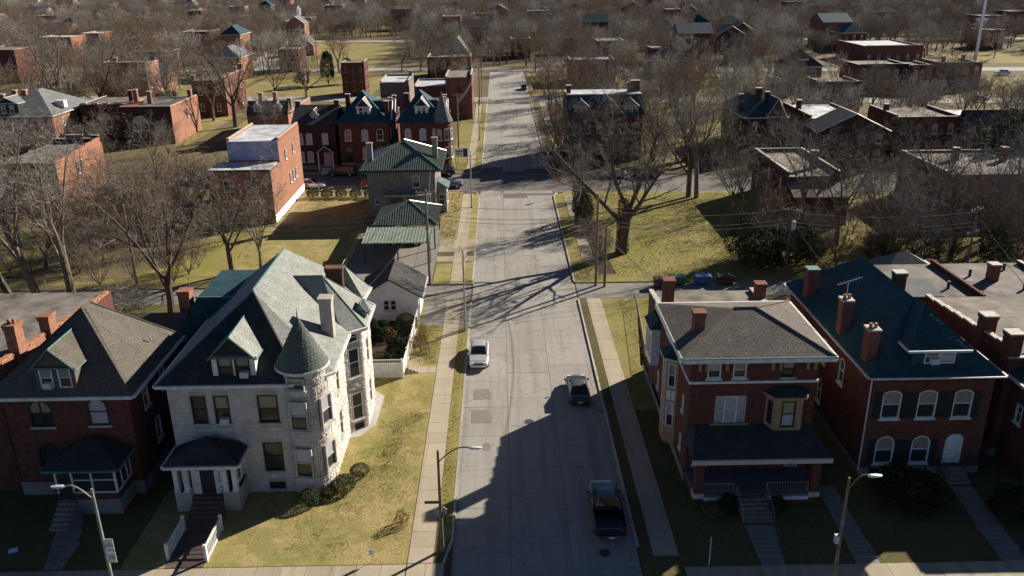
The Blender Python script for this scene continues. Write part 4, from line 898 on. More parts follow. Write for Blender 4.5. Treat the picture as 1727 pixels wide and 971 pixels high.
# dormer with low hipped cap
dw = walls(R4, [(2.6, 0.35), (6.0, 0.35), (6.0, 4.6), (2.6, 4.6)], 8.1, 9.5, 'blue_slate', {0: [(1.3, 8.42, 1.0, 0.98, 0, {'ac': True, 'sill': False}), (2.35, 8.42, 1.05, 0.98, 0, {'sill': False, 'pm': 'curtain', 'bm': None})]}, name='dormer_wall')
dr = [(2.2, 0.1, 9.5), (6.4, 0.1, 9.5), (6.4, 3.2, 10.0), (4.3, 4.6, 11.5), (2.9, 3.4, 10.2)]
DF = [(2.2, 0.1, 9.5), (6.4, 0.1, 9.5), (4.25, 2.95, 11.68)]
roof(R4, [DF, [(6.4, 0.1, 9.5), (6.4, 4.3, 9.5), (4.25, 4.4, 11.62), (4.25, 2.95, 11.68)], [(2.2, 4.3, 9.5), (2.2, 0.1, 9.5), (4.25, 2.95, 11.68), (4.25, 4.4, 11.62)]], 'blue_slate', soffit=[(2.2, 0.1, 9.5), (6.4, 0.1, 9.5), (6.4, 4.3, 9.5), (2.2, 4.3, 9.5)], name='dormer_roof', tile=[DF])
b = MB().box(2.2, 6.4, -0.02, 0.1, 9.38, 9.52); b.box(2.08, 2.2, -0.02, 2.6, 9.38, 9.52); b.build('dormer_fascia', 'white_paint', R4)
for (x, y, t, w_) in ((0.25, 1.7, 10.55, 0.72), (0.25, 6.4, 10.8, 0.72), (0.3, 13.6, 10.6, 0.85)): chimney(R4, x, y, 7.0, t, w_, 0.85, 'old_brick', pots=0 if y > 13 else 2, cap='copper_green' if y > 13 else 'limestone_trim')
chimney(R4, 8.0, 14.6, 7.0, 9.8, 0.9, 0.8, 'red_brick', pots=0)
b = MB().tube([(0.3, 6.6, 10.8), (0.3, 6.6, 12.1)], 0.02, 5); b.tube([(-0.6, 6.3, 11.9), (1.4, 6.9, 12.25)], 0.018, 4)
for i in range(8): b.tube([(-0.5+i*0.25, 6.0+i*0.05, 11.92+i*0.04), (-0.5+i*0.25, 6.7+i*0.09, 11.92+i*0.04)], 0.008, 4)
b.build('aerial', 'lamp_metal', R4)
MB().tube([(-0.12, -0.1, 7.6), (-0.12, -0.1, 0.4)], 0.05, 6).build('downpipe', 'white_paint', R4)
for i in range(4): MB().box(5.6, 7.2, -0.1-(i+1)*0.34, -0.103-i*0.34, -0.1, 0.62-i*0.15).build('step', 'alley_concrete', R4)
rail(R4, [(7.25, -1.5, 0.05), (7.25, -0.1, 0.6)]); rail(R4, [(5.55, -1.5, 0.05), (5.55, -0.1, 0.6)])

# ---- far right house
R5 = thing('brick_house', 'red brick house with stepped parapet and tan roof at the photo right edge', 'house', (35.2, 52.5, G))
walls(R5, [(0, 0), (12, 0), (12, 12.3), (0, 12.3)], 0.6, 7.5, 'red_brick', {3: [(4.0, 4.6, 0.8, 1.9, 0.3), (6.5, 4.6, 0.8, 1.9, 0.3), (9.4, 4.6, 0.8, 1.9, 0.3)]})
walls(R5, [(-0.06, -0.06), (12.06, -0.06), (12.06, 12.36), (-0.06, 12.36)], -0.1, 0.6, 'foundation_stone', name='foundation')
flat_roof(R5, 0, 12, 0, 12.3, 7.5, 'tan_roof', hs=(0.3, 0.3, 0.0, 0.0))
p = MB(); c = MB()
for i in range(8):
    p.box(0, 0.3, 0.32+i*1.49, 0.32+(i+1)*1.49, 7.45, 8.5-i*0.11)
    for j in range(2): c.box(-0.05, 0.35, 0.34+i*1.49+j*0.745, 0.30+i*1.49+(j+1)*0.745, 8.5-i*0.11, 8.62-i*0.11)
p.build('parapet', 'red_brick', R5); c.build('coping', 'limestone_trim', R5)
chimney(R5, 0.35, 3.8, 7.4, 9.6, 0.95, 0.9, 'red_brick', pots=0); chimney(R5, 0.4, 0.6, 7.4, 9.6, 0.95, 0.9, 'red_brick', pots=0)
MB().tube([(1.3, 2.6, 7.5), (1.3, 2.6, 8.2)], 0.12, 8).build('vent_pipe', 'dark_metal', R5)
walls(R5, [(0.5, -3.3), (10, -3.3), (10, -0.08), (0.5, -0.08)], 0.0, 6.7, 'red_brick', {3: [(1.5, 3.6, 0.7, 1.4)], 0: [(1.8, 3.6, 0.9, 1.8), (1.8, 0.9, 0.9, 1.8)]}, name='front_wing_wall')
hip(R5, 0.5, 10, -3.3, 2.4, 6.7, (3.6, -0.5, 8.6), (7, -0.5, 8.6), 'charcoal_shingle', oh=0.3, name='front_roof')
R7 = thing('brick_house', 'red brick house beyond the right edge whose shade reaches the front pavement', 'house', (49.5, 50.0, G))
walls(R7, [(0, 0), (10, 0), (10, 15), (0, 15)], -0.1, 8.2, 'red_brick', {0: [(2.5, 5, 1, 1.9), (7.5, 5, 1, 1.9), (2.5, 1.4, 1, 1.9), (7.5, 1.4, 1, 1.9)], 3: [(4, 5, 0.9, 1.8), (10, 5, 0.9, 1.8)]})
hip(R7, 0, 10, 0, 15, 8.2, (5, 5, 11.8), (5, 10, 11.8), 'charcoal_shingle', oh=0.5)
R6 = thing('brick_house', 'low building with tan flat roof and grey hipped end behind the blue-slate house', 'house', (33.4, 66.0, G))
walls(R6, [(0, 0), (16, 0), (16, 9.5), (0, 9.5)], -0.1, 6.6, 'red_brick', {})
flat_roof(R6, 0, 16, 0, 9.5, 6.6, 'tar_roof', hs=(0.0, 0.3, 0, 0))
MB().hull([(0.2, 0.2, 6.9), (4.2, 0.2, 6.9), (4.2, 3.6, 7.3), (0.2, 3.6, 7.3)], [(0.2, 0.2, 7.0), (4.2, 0.2, 7.0), (4.2, 3.6, 7.4), (0.2, 3.6, 7.4)]).build('porch_roof', 'grey_shingle', R6)
for vx, vy in ((6, 3), (9.5, 6), (12.5, 2.5), (13.5, 7.5)): MB().tube([(vx, vy, 6.6), (vx, vy, 7.3)], 0.13, 8).build('vent_pipe', 'dark_metal', R6)
MB().box(7.5, 7.75, 0.1, 9.4, 6.6, 7.1).build('parapet', 'red_brick', R6)
chimney(R6, 11, 5, 6.5, 8.2, 0.8, 0.8, 'old_brick', pots=0)
hip(R6, 3.0, 9.0, 9.0, 13.5, 5.6, (5.2, 11.4, 7.2), (6.2, 11.4, 7.2), 'grey_shingle', name='hipped_end_roof')
# ================================================================ HOUSES FURTHER UP THE STREETS
FOOT = [(-47, -10, 44, 69), (11, 23, 44, 69), (23, 50, 44, 81)]
def zfit(x0, x1, y0, y1, pad=1.0): FOOT.append((x0-pad, x1+pad, y0-pad, y1+pad))
def bh(label, x0, x1, y0, y1, h, wall='red_brick', kind='flat', roofm='tar_roof', cols=3, rows=2, side=0, lside=0, hs=(0.6, 0.4, 0, 0.4), rz=10.5, chs=(), arch=0.2, g=G, name='brick_house', cat='house', found=None, ridge=None, det=False, opt=None, zs=None, tile=None, bw=0.95, group=None, fm='white_paint'):
    T = thing(name, label, cat, (x0, y0, g), 0, group); W_, D = x1-x0, y1-y0
    zfit(x0, x1, y0, y1)
    fl = (h-0.9)/rows; ws = {}
    zs = zs or [1.3+fl*r for r in range(rows)]; wh = min(1.9, fl*0.62)
    if cols: ws[0] = [(W_*(c+0.5)/cols, z_, bw, wh, arch, opt or {}) for c in range(cols) for z_ in zs]
    if side: ws[1] = [(D*(c+0.5)/side, z_, 0.8, wh*0.85, arch) for c in range(side) for z_ in zs]
    if lside: ws[3] = [(D*(c+0.5)/lside, z_, 0.8, wh*0.85, arch) for c in range(lside) for z_ in zs]
    walls(T, [(0, 0), (W_, 0), (W_, D), (0, D)], -0.1, h, wall, ws, det=det, fm=fm)
    if found: walls(T, [(-0.05, -0.05), (W_+0.05, -0.05), (W_+0.05, D+0.05), (-0.05, D+0.05)], -0.1, 0.8, found, name='foundation')
    if kind == 'flat': flat_roof(T, 0, W_, 0, D, h, roofm, wall, hs)
    elif kind == 'hip':
        if ridge is None: ridge = ((W_/2, min(W_, D)*0.45, rz), (W_/2, max(min(W_, D)*0.46, D-min(W_, D)*0.45), rz)) if D >= W_ else ((D*0.45, D/2, rz), (W_-D*0.45, D/2, rz))
        hip(T, 0, W_, 0, D, h, ridge[0], ridge[1], roofm, tile=tile, oh=0.45, gh=0.15)
    elif kind == 'gx':     # ridge along x
        roof(T, [[(-0.3, -0.4, h), (W_+0.3, -0.4, h), (W_+0.3, D/2, rz), (-0.3, D/2, rz)], [(-0.3, D/2, rz), (W_+0.3, D/2, rz), (W_+0.3, D+0.4, h), (-0.3, D+0.4, h)]], roofm, soffit=[(-0.3, -0.4, h), (W_+0.3, -0.4, h), (W_+0.3, D+0.4, h), (-0.3, D+0.4, h)])
        b = MB(); b.quad((W_, 0, h), (W_, D, h), (W_, D/2, rz-0.05)); b.quad((0, D, h), (0, 0, h), (0, D/2, rz-0.05)); b.build('gable', wall, T)
    elif kind == 'gy':     # gable towards the camera
        roof(T, [[(-0.4, -0.3, h-0.2), (W_/2, -0.3, rz), (W_/2, D+0.3, rz), (-0.4, D+0.3, h-0.2)][::-1], [(W_+0.4, -0.3, h-0.2), (W_+0.4, D+0.3, h-0.2), (W_/2, D+0.3, rz), (W_/2, -0.3, rz)]], roofm)
        b = MB(); b.quad((0, 0, h), (W_, 0, h), (W_/2, 0, rz-0.15)); b.quad((W_, D, h), (0, D, h), (W_/2, D, rz-0.15)); b.build('gable', wall, T)
        k = MB(); k.tube([(-0.4, -0.33, h-0.2), (W_/2, -0.33, rz)], 0.11, 4); k.tube([(W_/2, -0.33, rz), (W_+0.4, -0.33, h-0.2)], 0.11, 4); k.build('trim', 'white_paint', T)
    for c in chs: chimney(T, c[0], c[1], c[2], c[3], c[4] if len(c) > 4 else 0.8, c[5] if len(c) > 5 else 0.8, c[6] if len(c) > 6 else wall, pots=0)
    return T
# left side, rear faces towards us
T = bh('orange brick house with flat dark roof among bare trees on the left', -73, -65, 122, 137.5, 7.5, 'orange_brick', 'flat', 'tar_roof', 0, 2, hs=(0, 0.0, 0, 0))
for i in range(5): pass
MB().box(0.3, 7.7, 15.2, 15.5, 7.45, 8.1).build('parapet', 'dark_brick', T); MB().box(0.25, 7.75, 15.15, 15.55, 8.1, 8.2).build('coping', 'limestone_trim', T)
for a, c_, t in ((2.6, 5.2, 8.7), (6.6, 7.7, 8.6)): MB().box(a, c_, 15.2, 15.5, 8.2, t).build('parapet', 'dark_brick', T); MB().box(a-0.05, c_+0.05, 15.15, 15.55, t, t+0.1).build('coping', 'limestone_trim', T)
for i in range(6): MB().box(7.7, 8.01, i*2.5, (i+1)*2.5, 7.4, 7.7+i*0.14).build('parapet', 'orange_brick', T)
for u in (6.2, 7.6):
    for z in (1.2, 4.5): put_window(T, (8.0, 0), pi/2, u, z, 0.62, 1.9, 0, 'white_paint', 'window_glass', 'blind', True, wy=-0.12)
MB().tube([(8.05, -0.05, 7.4), (8.05, -0.05, 0)], 0.07, 5).build('downpipe', 'white_paint', T)
T = bh('orange brick flat-roofed building with pale painted rear wall and white footing', -39.2, -31.9, 120.3, 133.6, 10.6, 'orange_brick', 'flat', 'pale_roof', 0, 3, hs=(0.0, 0.35, 0, 0.3))
MB().box(0.02, 7.28, -0.03, -0.004, 7.9, 10.6).build('painted_wall', 'pale_lilac_wall', T)
walls(T, [(-1.5, -5.4), (7.3, -5.4), (7.3, -0.02), (-1.5, -0.02)], -0.1, 7.6, 'orange_brick', {0: [(2.5, 4.6, 0.9, 1.6), (5.5, 4.6, 0.9, 1.6)]}, name='annex_wall')
MB().box(-1.45, 7.0, -5.35, -0.05, 7.4, 7.65).build('annex_roof', 'pale_roof', T); MB().box(-1.5, 7.3, -5.5, -5.41, 7.45, 7.7).build('coping', 'dark_metal', T)
MB().box(7.31, 7.36, -5.4, 13.3, -0.1, 1.1).build('foundation', 'white_stucco', T)
for u, z in ((3.4, 7.3), (5.0, 3.4), (6.8, 3.4), (8.2, 7.3), (8.6, 3.4)): put_window(T, (7.3, 0), pi/2, u, z, 0.6, 1.5, 0.3, 'white_paint', 'window_glass', 'blind', True, wy=-0.12)
zfit(-41, -31, 114, 121)
# the row across the cross street
T = bh('dark brick cottage with black gable roof and small dormer across the cross street', -36.3, -29.0, 148.2, 157, 8.0, 'dark_brick', 'gx', 'charcoal_shingle', 0, 2, rz=10.8, chs=((7.1, 4.4, 9, 11.6), (0.2, 4.4, 9, 11.5)), found='foundation_stone')
for u, z in ((1.0, 4.6), (2.6, 4.6), (5.4, 4.6), (1.0, 1.4), (2.6, 1.4)): put_window(T, (0, 0), 0, u, z, 1.1, 1.9, 0.1, 'white_paint', 'curtain', 'curtain', True, wy=-0.14)
dormer(T, 3.6, 1.2, 8.8, 9.7, 10.4, 1.1, 2.6, 3.8, 'cream_paint', 'charcoal_shingle', [(0, 8.9, 0.6, 0.7, {'sill': False})], trim='white_paint', tile=False)
b = MB().hull([(4.1, -2, 3.4), (7.0, -2, 3.4), (7.0, 0, 3.4), (4.1, 0, 3.4)], [(5.5, -2, 4.5), (5.6, -2, 4.5), (5.6, 0, 4.5), (5.5, 0, 4.5)]); b.build('porch_roof', 'charcoal_shingle', T)
for x in (4.3, 6.8): MB().box(x-0.1, x+0.1, -1.9, -1.7, 0, 3.4).build('porch_post', 'white_paint', T)
k = MB(); k.tube([(4.1, -2.03, 3.4), (5.55, -2.03, 4.55)], 0.07, 4); k.tube([(5.55, -2.03, 4.55), (7.0, -2.03, 3.4)], 0.07, 4); k.build('trim', 'white_paint', T)
MB().box(4.9, 6.2, -0.08, -0.01, 0.6, 3.0).build('door', 'curtain', T)
for i in range(5): MB().box(4.9, 6.2, -2-(i+1)*0.35, -2.003-i*0.35, 0, 0.7-i*0.14).build('step', 'pale_roof', T)
def mansion(label, x0, w, y0, gable=True, tur=False, roofm='blue_slate', pw=('curtain', 'curtain', 'curtain')):
    T = thing('brick_house', label, 'house', (x0, y0, G)); D = 12.5; h = 8.3; zfit(x0, x0+w, y0, y0+22)
    us = (w*0.18, w*0.52, w*0.82)
    walls(T, [(0, 0), (w, 0), (w, D), (0, D)], 1.2, h, 'red_brick', {0: [(u, 5.2, 1.15, 2.0, 0.3, {'pm': p_, 'bm': p_}) for u, p_ in zip(us, pw)] + [(u, 1.9, 1.2, 2.2, 0.5, {'pm': p_, 'bm': p_}) for u, p_ in zip(us[1:], pw[1:])] + [(us[0], 1.25, 1.5, 2.9, 0.5, {'fm': 'dark_wood', 'bm': None})], 1: [(3, 5, 0.9, 2), (6.5, 5, 0.9, 2), (3, 1.8, 0.9, 2), (6.5, 1.8, 0.9, 2)]}, det=True)
    walls(T, [(-0.08, -0.08), (w+0.08, -0.08), (w+0.08, D+0.08), (-0.08, D+0.08)], -0.1, 1.2, 'foundation_stone', name='foundation')
    walls(T, [(w*0.3, D+0.1), (w*0.95, D+0.1), (w*0.95, D+9), (w*0.3, D+9)], -0.1, 7.6, 'red_brick', {1: [(4, 4.5, 0.9, 1.8)]}, name='rear_wing_wall')
    roof(T, [[(w*0.28, D, 7.6), (w*0.97, D, 7.6), (w*0.97, D+9.2, 7.6), (w*0.28, D+9.2, 7.6)]], 'grey_shingle', name='rear_roof')
    hip(T, 0, w, 0, D, h, (w*0.42, 5.6, 13.0), (w*0.42, 7.0, 13.0), roofm, tile=None, oh=0.5, gh=0.15, gm='dark_metal')
    if gable:  # lit cross gables towards the right
        for (yc, rw, zr) in ((4.6, 2.6, 11.4), (8.8, 2.0, 11.0)):
            R = MB(); xi = w*0.45; R.quad((xi, yc-rw, h+0.1), (w+0.35, yc-rw, h+0.1), (w+0.35, yc, zr), (xi, yc, zr)); R.quad((w+0.35, yc+rw, h+0.1), (xi, yc+rw, h+0.1), (xi, yc, zr), (w+0.35, yc, zr))
            g = R.build('gable_roof', roofm, T); b = MB().quad((w+0.1, yc-rw, h), (w+0.1, yc+rw, h), (w+0.1, yc, zr-0.1)); b.build('gable', 'red_brick', T)
            k = MB(); k.tube([(w+0.38, yc-rw, h+0.1), (w+0.38, yc, zr)], 0.16, 4); k.tube([(w+0.38, yc, zr), (w+0.38, yc+rw, h+0.1)], 0.16, 4); k.tube([(xi, yc, zr+0.04), (w+0.3, yc, zr+0.04)], 0.1, 4); k.build('trim', 'white_paint', g)
    dormer(T, w*0.5, 1.2, 9.2, 10.9, 12.2, 2.3, 2.9, 4.8, 'white_paint', 'pale_slate', [(-0.42, 9.35, 0.75, 1.4, {'sill': False}), (0.42, 9.35, 0.75, 1.4, {'sill': False})], trim='white_paint', tile=False)
    if tur:
        n = 14; r_ = 1.5; rg = lambda r2, z: [(w-0.2+r2*cos(2*pi*i/n), 0.9+r2*sin(2*pi*i/n), z) for i in range(n)]
        MB().loft([rg(r_, -0.1), rg(r_, h)]).build('turret_wall', 'red_brick', T); MB().loft([rg(1.9, h), rg(1.75, h+0.3), rg(0.9, h+2.3), rg(0.03, h+5.2)]).build('turret_roof', 'grey_shingle', T)
        for a in (-1.9, -1.1, -0.3):
            for z in (2.0, 5.2): put_window(T, (w-0.2+(r_+0.02)*cos(a), 0.9+(r_+0.02)*sin(a)), a+pi/2, 0, z, 0.8, 1.9, 0, 'white_paint', 'window_glass', 'blind', True, wy=-0.12)
    chimney(T, w-0.5, 3.0, 8, 11.6, 0.8, 0.6, 'red_brick', pots=0); chimney(T, w-0.3, 7.0, 8, 11.6, 0.7, 0.6, 'red_brick', pots=0); chimney(T, 0.6, 8, 8, 12.2, 0.8, 0.6, 'red_brick', pots=0); chimney(T, w*0.9, D+5, 7, 10.5, 0.7, 0.7, 'old_brick', pots=0)
    b = MB()
    for i in range(6): b.box(us[0]-1.0, us[0]+1.0, -0.1-(i+1)*0.36, -0.1-i*0.36-0.003, -0.1, 1.15-i*0.19)
    b.build('steps', 'foundation_stone', T)
    return T
mansion('tall red brick mansion with blue slate roof and bright lit cross gables', -28.3, 8.7, 147.6, pw=('pink_curtain', 'curtain', 'window_glass'))
mansion('red brick mansion with round corner turret beside the street beyond the crossing', -17.6, 7.6, 147.6, tur=True)
T = bh('orange brick house behind the row, dark mansard front with two white dormers', -51.8, -43.4, 174, 196, 5.6, 'orange_brick', 'flat', 'tar_roof', 0, 2, hs=(0, 0.3, 0, 0.3), chs=((1, 8, 6, 9), (3, 12, 6, 8.6), (8, 4, 5, 8.4)), side=3)
roof(T, [[(0, -0.3, 5.6), (8.4, -0.3, 5.6), (8.4, 1.8, 8.2), (0, 1.8, 8.2)], [(8.4, -0.3, 5.6), (8.4, 3, 5.6), (8.4, 1.8, 8.2)], [(0, 1.8, 8.2), (8.4, 1.8, 8.2), (8.4, 3.2, 5.7), (0, 3.2, 5.7)]], 'charcoal_shingle', name='mansard', gutter=None)
for x in (2.2, 6.4): dormer(T, x, 0.1, 6.2, 7.4, 8.1, 1.4, 1.4, 1.8, 'white_paint', 'charcoal_shingle', [(0, 6.3, 0.9, 1.0, {'sill': False})], trim='white_paint', tile=False)
T = bh('house with big grey hipped roof and dark gabled dormer on the far left', -100.5, -88.5, 168.5, 186, 6.9, 'orange_brick', 'hip', 'grey_shingle', 3, 2, ridge=((6, 8.2, 11.0), (6, 10.0, 11.0)), side=2, chs=((-0.2, 6, 6, 10.4), (0.8, 9, 6, 10.8), (2.8, 9, 8, 10.8)))
dormer(T, 3.4, 0.6, 7.2, 9.3, 10.4, 4.2, 3.4, 5.0, 'dark_slate', 'grey_shingle', [(-0.8, 7.4, 0.9, 1.5), (0.8, 7.4, 0.9, 1.5)], trim='white_paint', tile=False)
MB().box(10.4, 12.1, 5.5, 6.9, 7.6, 9.0).build('dormer_wall', 'white_paint', T)
T = bh('dark brick house with large arched white window and crenellated top', -87.4, -77.6, 178, 191, 7.2, 'dark_brick', 'flat', 'tar_roof', 0, 2, hs=(0.35, 0.3, 0, 0.3), chs=((8.5, 6, 7, 9.6),))
put_window(T, (0, 0), 0, 4.6, 2.9, 3.2, 2.9, 0.5, 'white_paint', 'window_glass', 'curtain', True, wy=-0.14)
for x in (0.3, 2.6, 4.9, 7.2): MB().box(x, x+1.3, -0.02, 0.3, 7.6, 7.9).build('merlon', 'limestone_trim', T)
T = bh('brick house with orange lit side wall and arched front window, left', -77.0, -66.9, 173.5, 190, 7.3, 'orange_brick', 'flat', 'tar_roof', 0, 2, hs=(0.35, 0.3, 0, 0.3), chs=((0.6, 7, 7, 10.2), (3.4, 7, 7, 9.8), (9, 15, 7, 9.0)))
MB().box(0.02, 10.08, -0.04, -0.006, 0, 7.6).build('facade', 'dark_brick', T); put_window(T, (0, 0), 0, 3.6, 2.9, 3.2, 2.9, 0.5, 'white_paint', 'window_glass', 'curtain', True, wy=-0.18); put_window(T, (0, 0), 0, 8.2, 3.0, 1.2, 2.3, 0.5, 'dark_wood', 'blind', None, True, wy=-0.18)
put_window(T, (10.1, 0), pi/2, 9, 4.2, 0.7, 1.9, 0, 'white_paint', 'window_glass', 'blind', True, wy=-0.14)
MB().box(-0.5, 2.2, 0.5, 7.0, 7.5, 7.7).build('red_roof', 'brick_red_paint', T)
bh('tall weathered orange brick house with corner chimney, standing alone in a lot', -74, -66, 207, 224, 8.6, 'old_brick', 'flat', 'tar_roof', 2, 2, hs=(0, 0.8, 0, 0), chs=((7.5, 11, 8, 10.6), (7.5, 16, 8, 10.8), (0.3, 1, 8, 9.8)), side=2)
bh('narrow three-storey red brick house alone beside a yellow lot', -43.8, -37.4, 239.5, 247, 8.8, 'red_brick', 'flat', 'tar_roof', 3, 3, side=2, hs=(0.2, 0.5, 0, 0.2), g=0.02, fm='dark_wood', opt={'bm': None})
bh('small flat pale-roofed building behind the mansions', -30, -22.8, 215, 228, 6.6, 'bleached_brick', 'flat', 'pale_roof', 0, 2, hs=(0, 0.4, 0.4, 0.3), chs=((6.9, 9, 6, 8.4),))
T = bh('small corner shop with white painted ground floor and three arched windows', -76, -69, 300, 311, 7.2, 'dark_brick', 'flat', 'tar_roof', 3, 1, zs=[4.4], hs=(0.2, 0.3, 0, 0.3), arch=0.4, g=0.02, bw=1.2, side=0)
MB().box(-0.02, 7.02, -0.08, -0.005, 0, 3.5).build('painted_front', 'white_paint', T); MB().box(2.7, 4.3, -0.12, -0.085, 0, 3.0).build('door', 'dark_wood', T)
bh('brick terrace with five upstairs windows beyond the left lots', -127.5, -113.5, 300, 312, 6.8, 'dark_brick', 'flat', 'tar_roof', 5, 2, hs=(0.3, 0.3, 0, 0.3), side=2, g=0.02)
T = bh('brick bungalow with white dormer and blue-white porch, left', -107.4, -98.8, 255, 265, 3.6, 'orange_brick', 'gx', 'blue_slate', 2, 1, rz=6.6, side=1, g=0.02)
dormer(T, 3.6, 1.0, 4.3, 5.8, 6.9, 3.6, 3.2, 4.8, 'white_paint', 'dark_slate', [(-0.9, 4.4, 0.8, 1.2), (0, 4.4, 0.8, 1.2), (0.9, 4.4, 0.8, 1.2)], trim='white_paint', tile=False)
MB().box(0.5, 8, -2.2, -0.1, 0, 0.9).build('porch', 'white_paint', T)
T = bh('long low brick row with roof firewalls, left of the far street end', -22.6, -9, 271, 283, 6.8, 'dark_brick', 'flat', 'tar_roof', 4, 1, zs=[3.8], hs=(0.3, 0.3, 0, 0.3), g=0.02, bw=1.4)
bh('steep blue-roofed house with white gable edges behind the brick row', -17, -10, 284.5, 294, 6.6, 'cream_paint', 'gy', 'blue_slate', 2, 2, rz=12.0, g=0.02, group=None)
bh('plain brick warehouse with tan roof edging the street', -12.6, -6.5, 198.5, 212, 9.6, 'old_brick', 'flat', 'tan_roof', 1, 2, hs=(0, 0.5, 0, 0.2), side=3, fm='dark_wood', opt={'bm': None})
bh('low annex with pale roof beside the tall street-side warehouse', -20.6, -12.8, 206.5, 218, 6.6, 'old_brick', 'flat', 'pale_roof', 0, 2, hs=(0, 0, 0.3, 0.2))
p = at(160, 108, 11); q = at(205, 118, 11); bh('tall ivy-hung orange brick tower house among trees, left', p.x, q.x, p.y, p.y+9, 10.6, 'orange_brick', 'flat', 'tar_roof', 0, 3, hs=(0.6, 0.2, 0, 0.2), side=2, chs=((5, 1, 10, 12.4),))
p = at(212, 65, 8); q = at(242, 65, 8); bh('brick house with white painted rear wall far left', p.x, q.x, p.y, p.y+16, 7.6, 'orange_brick', 'flat', 'tar_roof', 2, 2, g=0.02, opt={'bm': None})
# right side
T = bh('wide slate-fronted brick double house half hidden by trees, right', 12.4, 25.6, 152.5, 165, 8.3, 'red_brick', 'none', 'blue_slate', 6, 2, hs=(0, 0, 0, 0), chs=((0.2, 5, 8, 13.0), (12.6, 6, 8, 13.6, 1.6, 0.9), (11.6, 6, 8, 13.2)), det=True, lside=3, bw=1.1)
roof(T, [[(-0.3, -0.4, 8.3), (13.5, -0.4, 8.3), (13.5, 3.4, 11.4), (-0.3, 3.4, 11.4)], [(-0.3, 12.5, 8.3), (-0.3, -0.4, 8.3), (-0.3, 3.4, 11.4), (-0.3, 9, 11.4)], [(13.5, -0.4, 8.3), (13.5, 12.5, 8.3), (13.5, 9, 11.4), (13.5, 3.4, 11.4)], [(13.5, 12.5, 8.3), (-0.3, 12.5, 8.3), (-0.3, 9, 11.4), (13.5, 9, 11.4)]], 'blue_slate')
MB().box(-0.3, 13.5, 3.3, 9.1, 11.35, 11.55).build('flat_top', 'pale_roof', T)
for x in (2.2, 11.2): dormer(T, x, 0.2, 8.5, 9.9, 11.0, 2.6, 2.0, 3.2, 'grey_stone', 'blue_slate', [(-0.6, 8.7, 0.8, 1.1, {'sill': False}), (0.6, 8.7, 0.8, 1.1, {'sill': False})], trim='white_paint', tile=False)
dormer(T, 6.9, -0.1, 8.3, 8.9, 11.6, 5.2, 0.9, 3.6, 'red_brick', 'blue_slate', [(0.3, 8.8, 0.9, 1.3)], trim='white_paint', tile=False)
T = bh('blue-roofed brick house with white-edged front gable and dark chimneys', 45.2, 52.6, 155.5, 172, 7.0, 'dark_brick', 'hip', 'blue_slate', 2, 2, rz=9.8, lside=3, chs=((3.2, 4, 7, 11.8, 1.0, 0.8), (0.2, 5, 7, 10.6), (5.5, 6, 7, 10.8)))
dormer(T, 5.6, -0.5, 6.9, 7.2, 10.4, 3.6, 1.5, 4.4, 'old_brick', 'blue_slate', [], trim='white_paint', tile=False); walls(T, [(4.0, -1.2), (7.2, -1.2), (7.2, -0.02), (4.0, -0.02)], 0, 6.9, 'old_brick', {0: [(1.6, 4.2, 2.0, 1.8), (1.6, 1.2, 2.0, 1.8)]}, name='bay_wall')
T = bh('dark brick flats with pale flat roof and tall side windows, right', 56.0, 65.6, 152, 168, 7.2, 'dark_brick', 'flat', 'pale_roof', 0, 2, lside=5, hs=(0, 0.3, 0, 0.5), chs=((0.4, 8, 7, 9.4),))
T = bh('brick house with broad white-edged gable and triple windows under bare trees', 55.0, 67.0, 144.5, 151.5, 6.4, 'dark_brick', 'gy', 'dark_slate', 4, 2, rz=9.3, det=True, bw=1.2)
bh('brick row with three arched pale windows, right of the white gable', 71.0, 82.4, 150.5, 163, 7.2, 'red_brick', 'flat', 'tan_roof', 4, 2, hs=(0.3, 0.4, 0, 0.6), arch=0.4, det=True, chs=((0.5, 6, 7, 9),))
T = bh('grey mansard-fronted terrace with pale roof at the right', 82.8, 99, 149.5, 163, 6.6, 'dark_brick', 'flat', 'pale_roof', 5, 2, hs=(0, 0.3, 0, 0.6), det=True)
roof(T, [[(-0.1, -0.3, 6.6), (16.3, -0.3, 6.6), (16.3, 1.4, 8.6), (-0.1, 1.4, 8.6)], [(16.3, 1.4, 8.6), (-0.1, 1.4, 8.6), (-0.1, 2.2, 6.6), (16.3, 2.2, 6.6)]], 'dark_slate', name='mansard')
T = bh('dark brick rear building with tan roof and low parapets amid trees, right', 39.6, 47.0, 113.5, 130, 6.0, 'dark_brick', 'flat', 'tan_roof', 2, 2, hs=(0, 0.6, 0.5, 0.6), lside=3, chs=((5.2, 5, 6, 8.6, 0.9, 0.9), ))
MB().hull([(-0.1, -3.6, 3.9), (7.5, -3.6, 3.9), (7.5, 0, 5.2), (-0.1, 0, 5.2)], [(-0.1, -3.6, 4.0), (7.5, -3.6, 4.0), (7.5, 0, 5.3), (-0.1, 0, 5.3)]).build('lean_to_roof', 'tan_roof', T); walls(T, [(0, -3.5), (7.4, -3.5), (7.4, -0.02), (0, -0.02)], 0, 3.95, 'dark_brick', {}, name='lean_to_wall')
zfit(39, 48, 109, 114)
bh('big dark brick building with tan flat roof on the right edge, reddish side', 61.0, 80.0, 112, 126.5, 6.3, 'old_brick', 'flat', 'tan_roof', 4, 2, hs=(0, 0.4, 0.3, 0.4), lside=3, chs=((5.5, 9, 6, 8.2), (12, 8, 6, 8.4)))
T = bh('brick house with steep dark pyramid roof and small white dormer, right', 79.8, 89.8, 239.5, 250, 6.4, 'orange_brick', 'hip', 'charcoal_shingle', 2, 2, ridge=((5, 5.2, 10.8), (5, 5.3, 10.8)), g=0.02, lside=2, bw=1.8)
MB().box(3.4, 6.6, 1.6, 3.5, 7.3, 8.2).build('dormer_wall', 'white_paint', T)
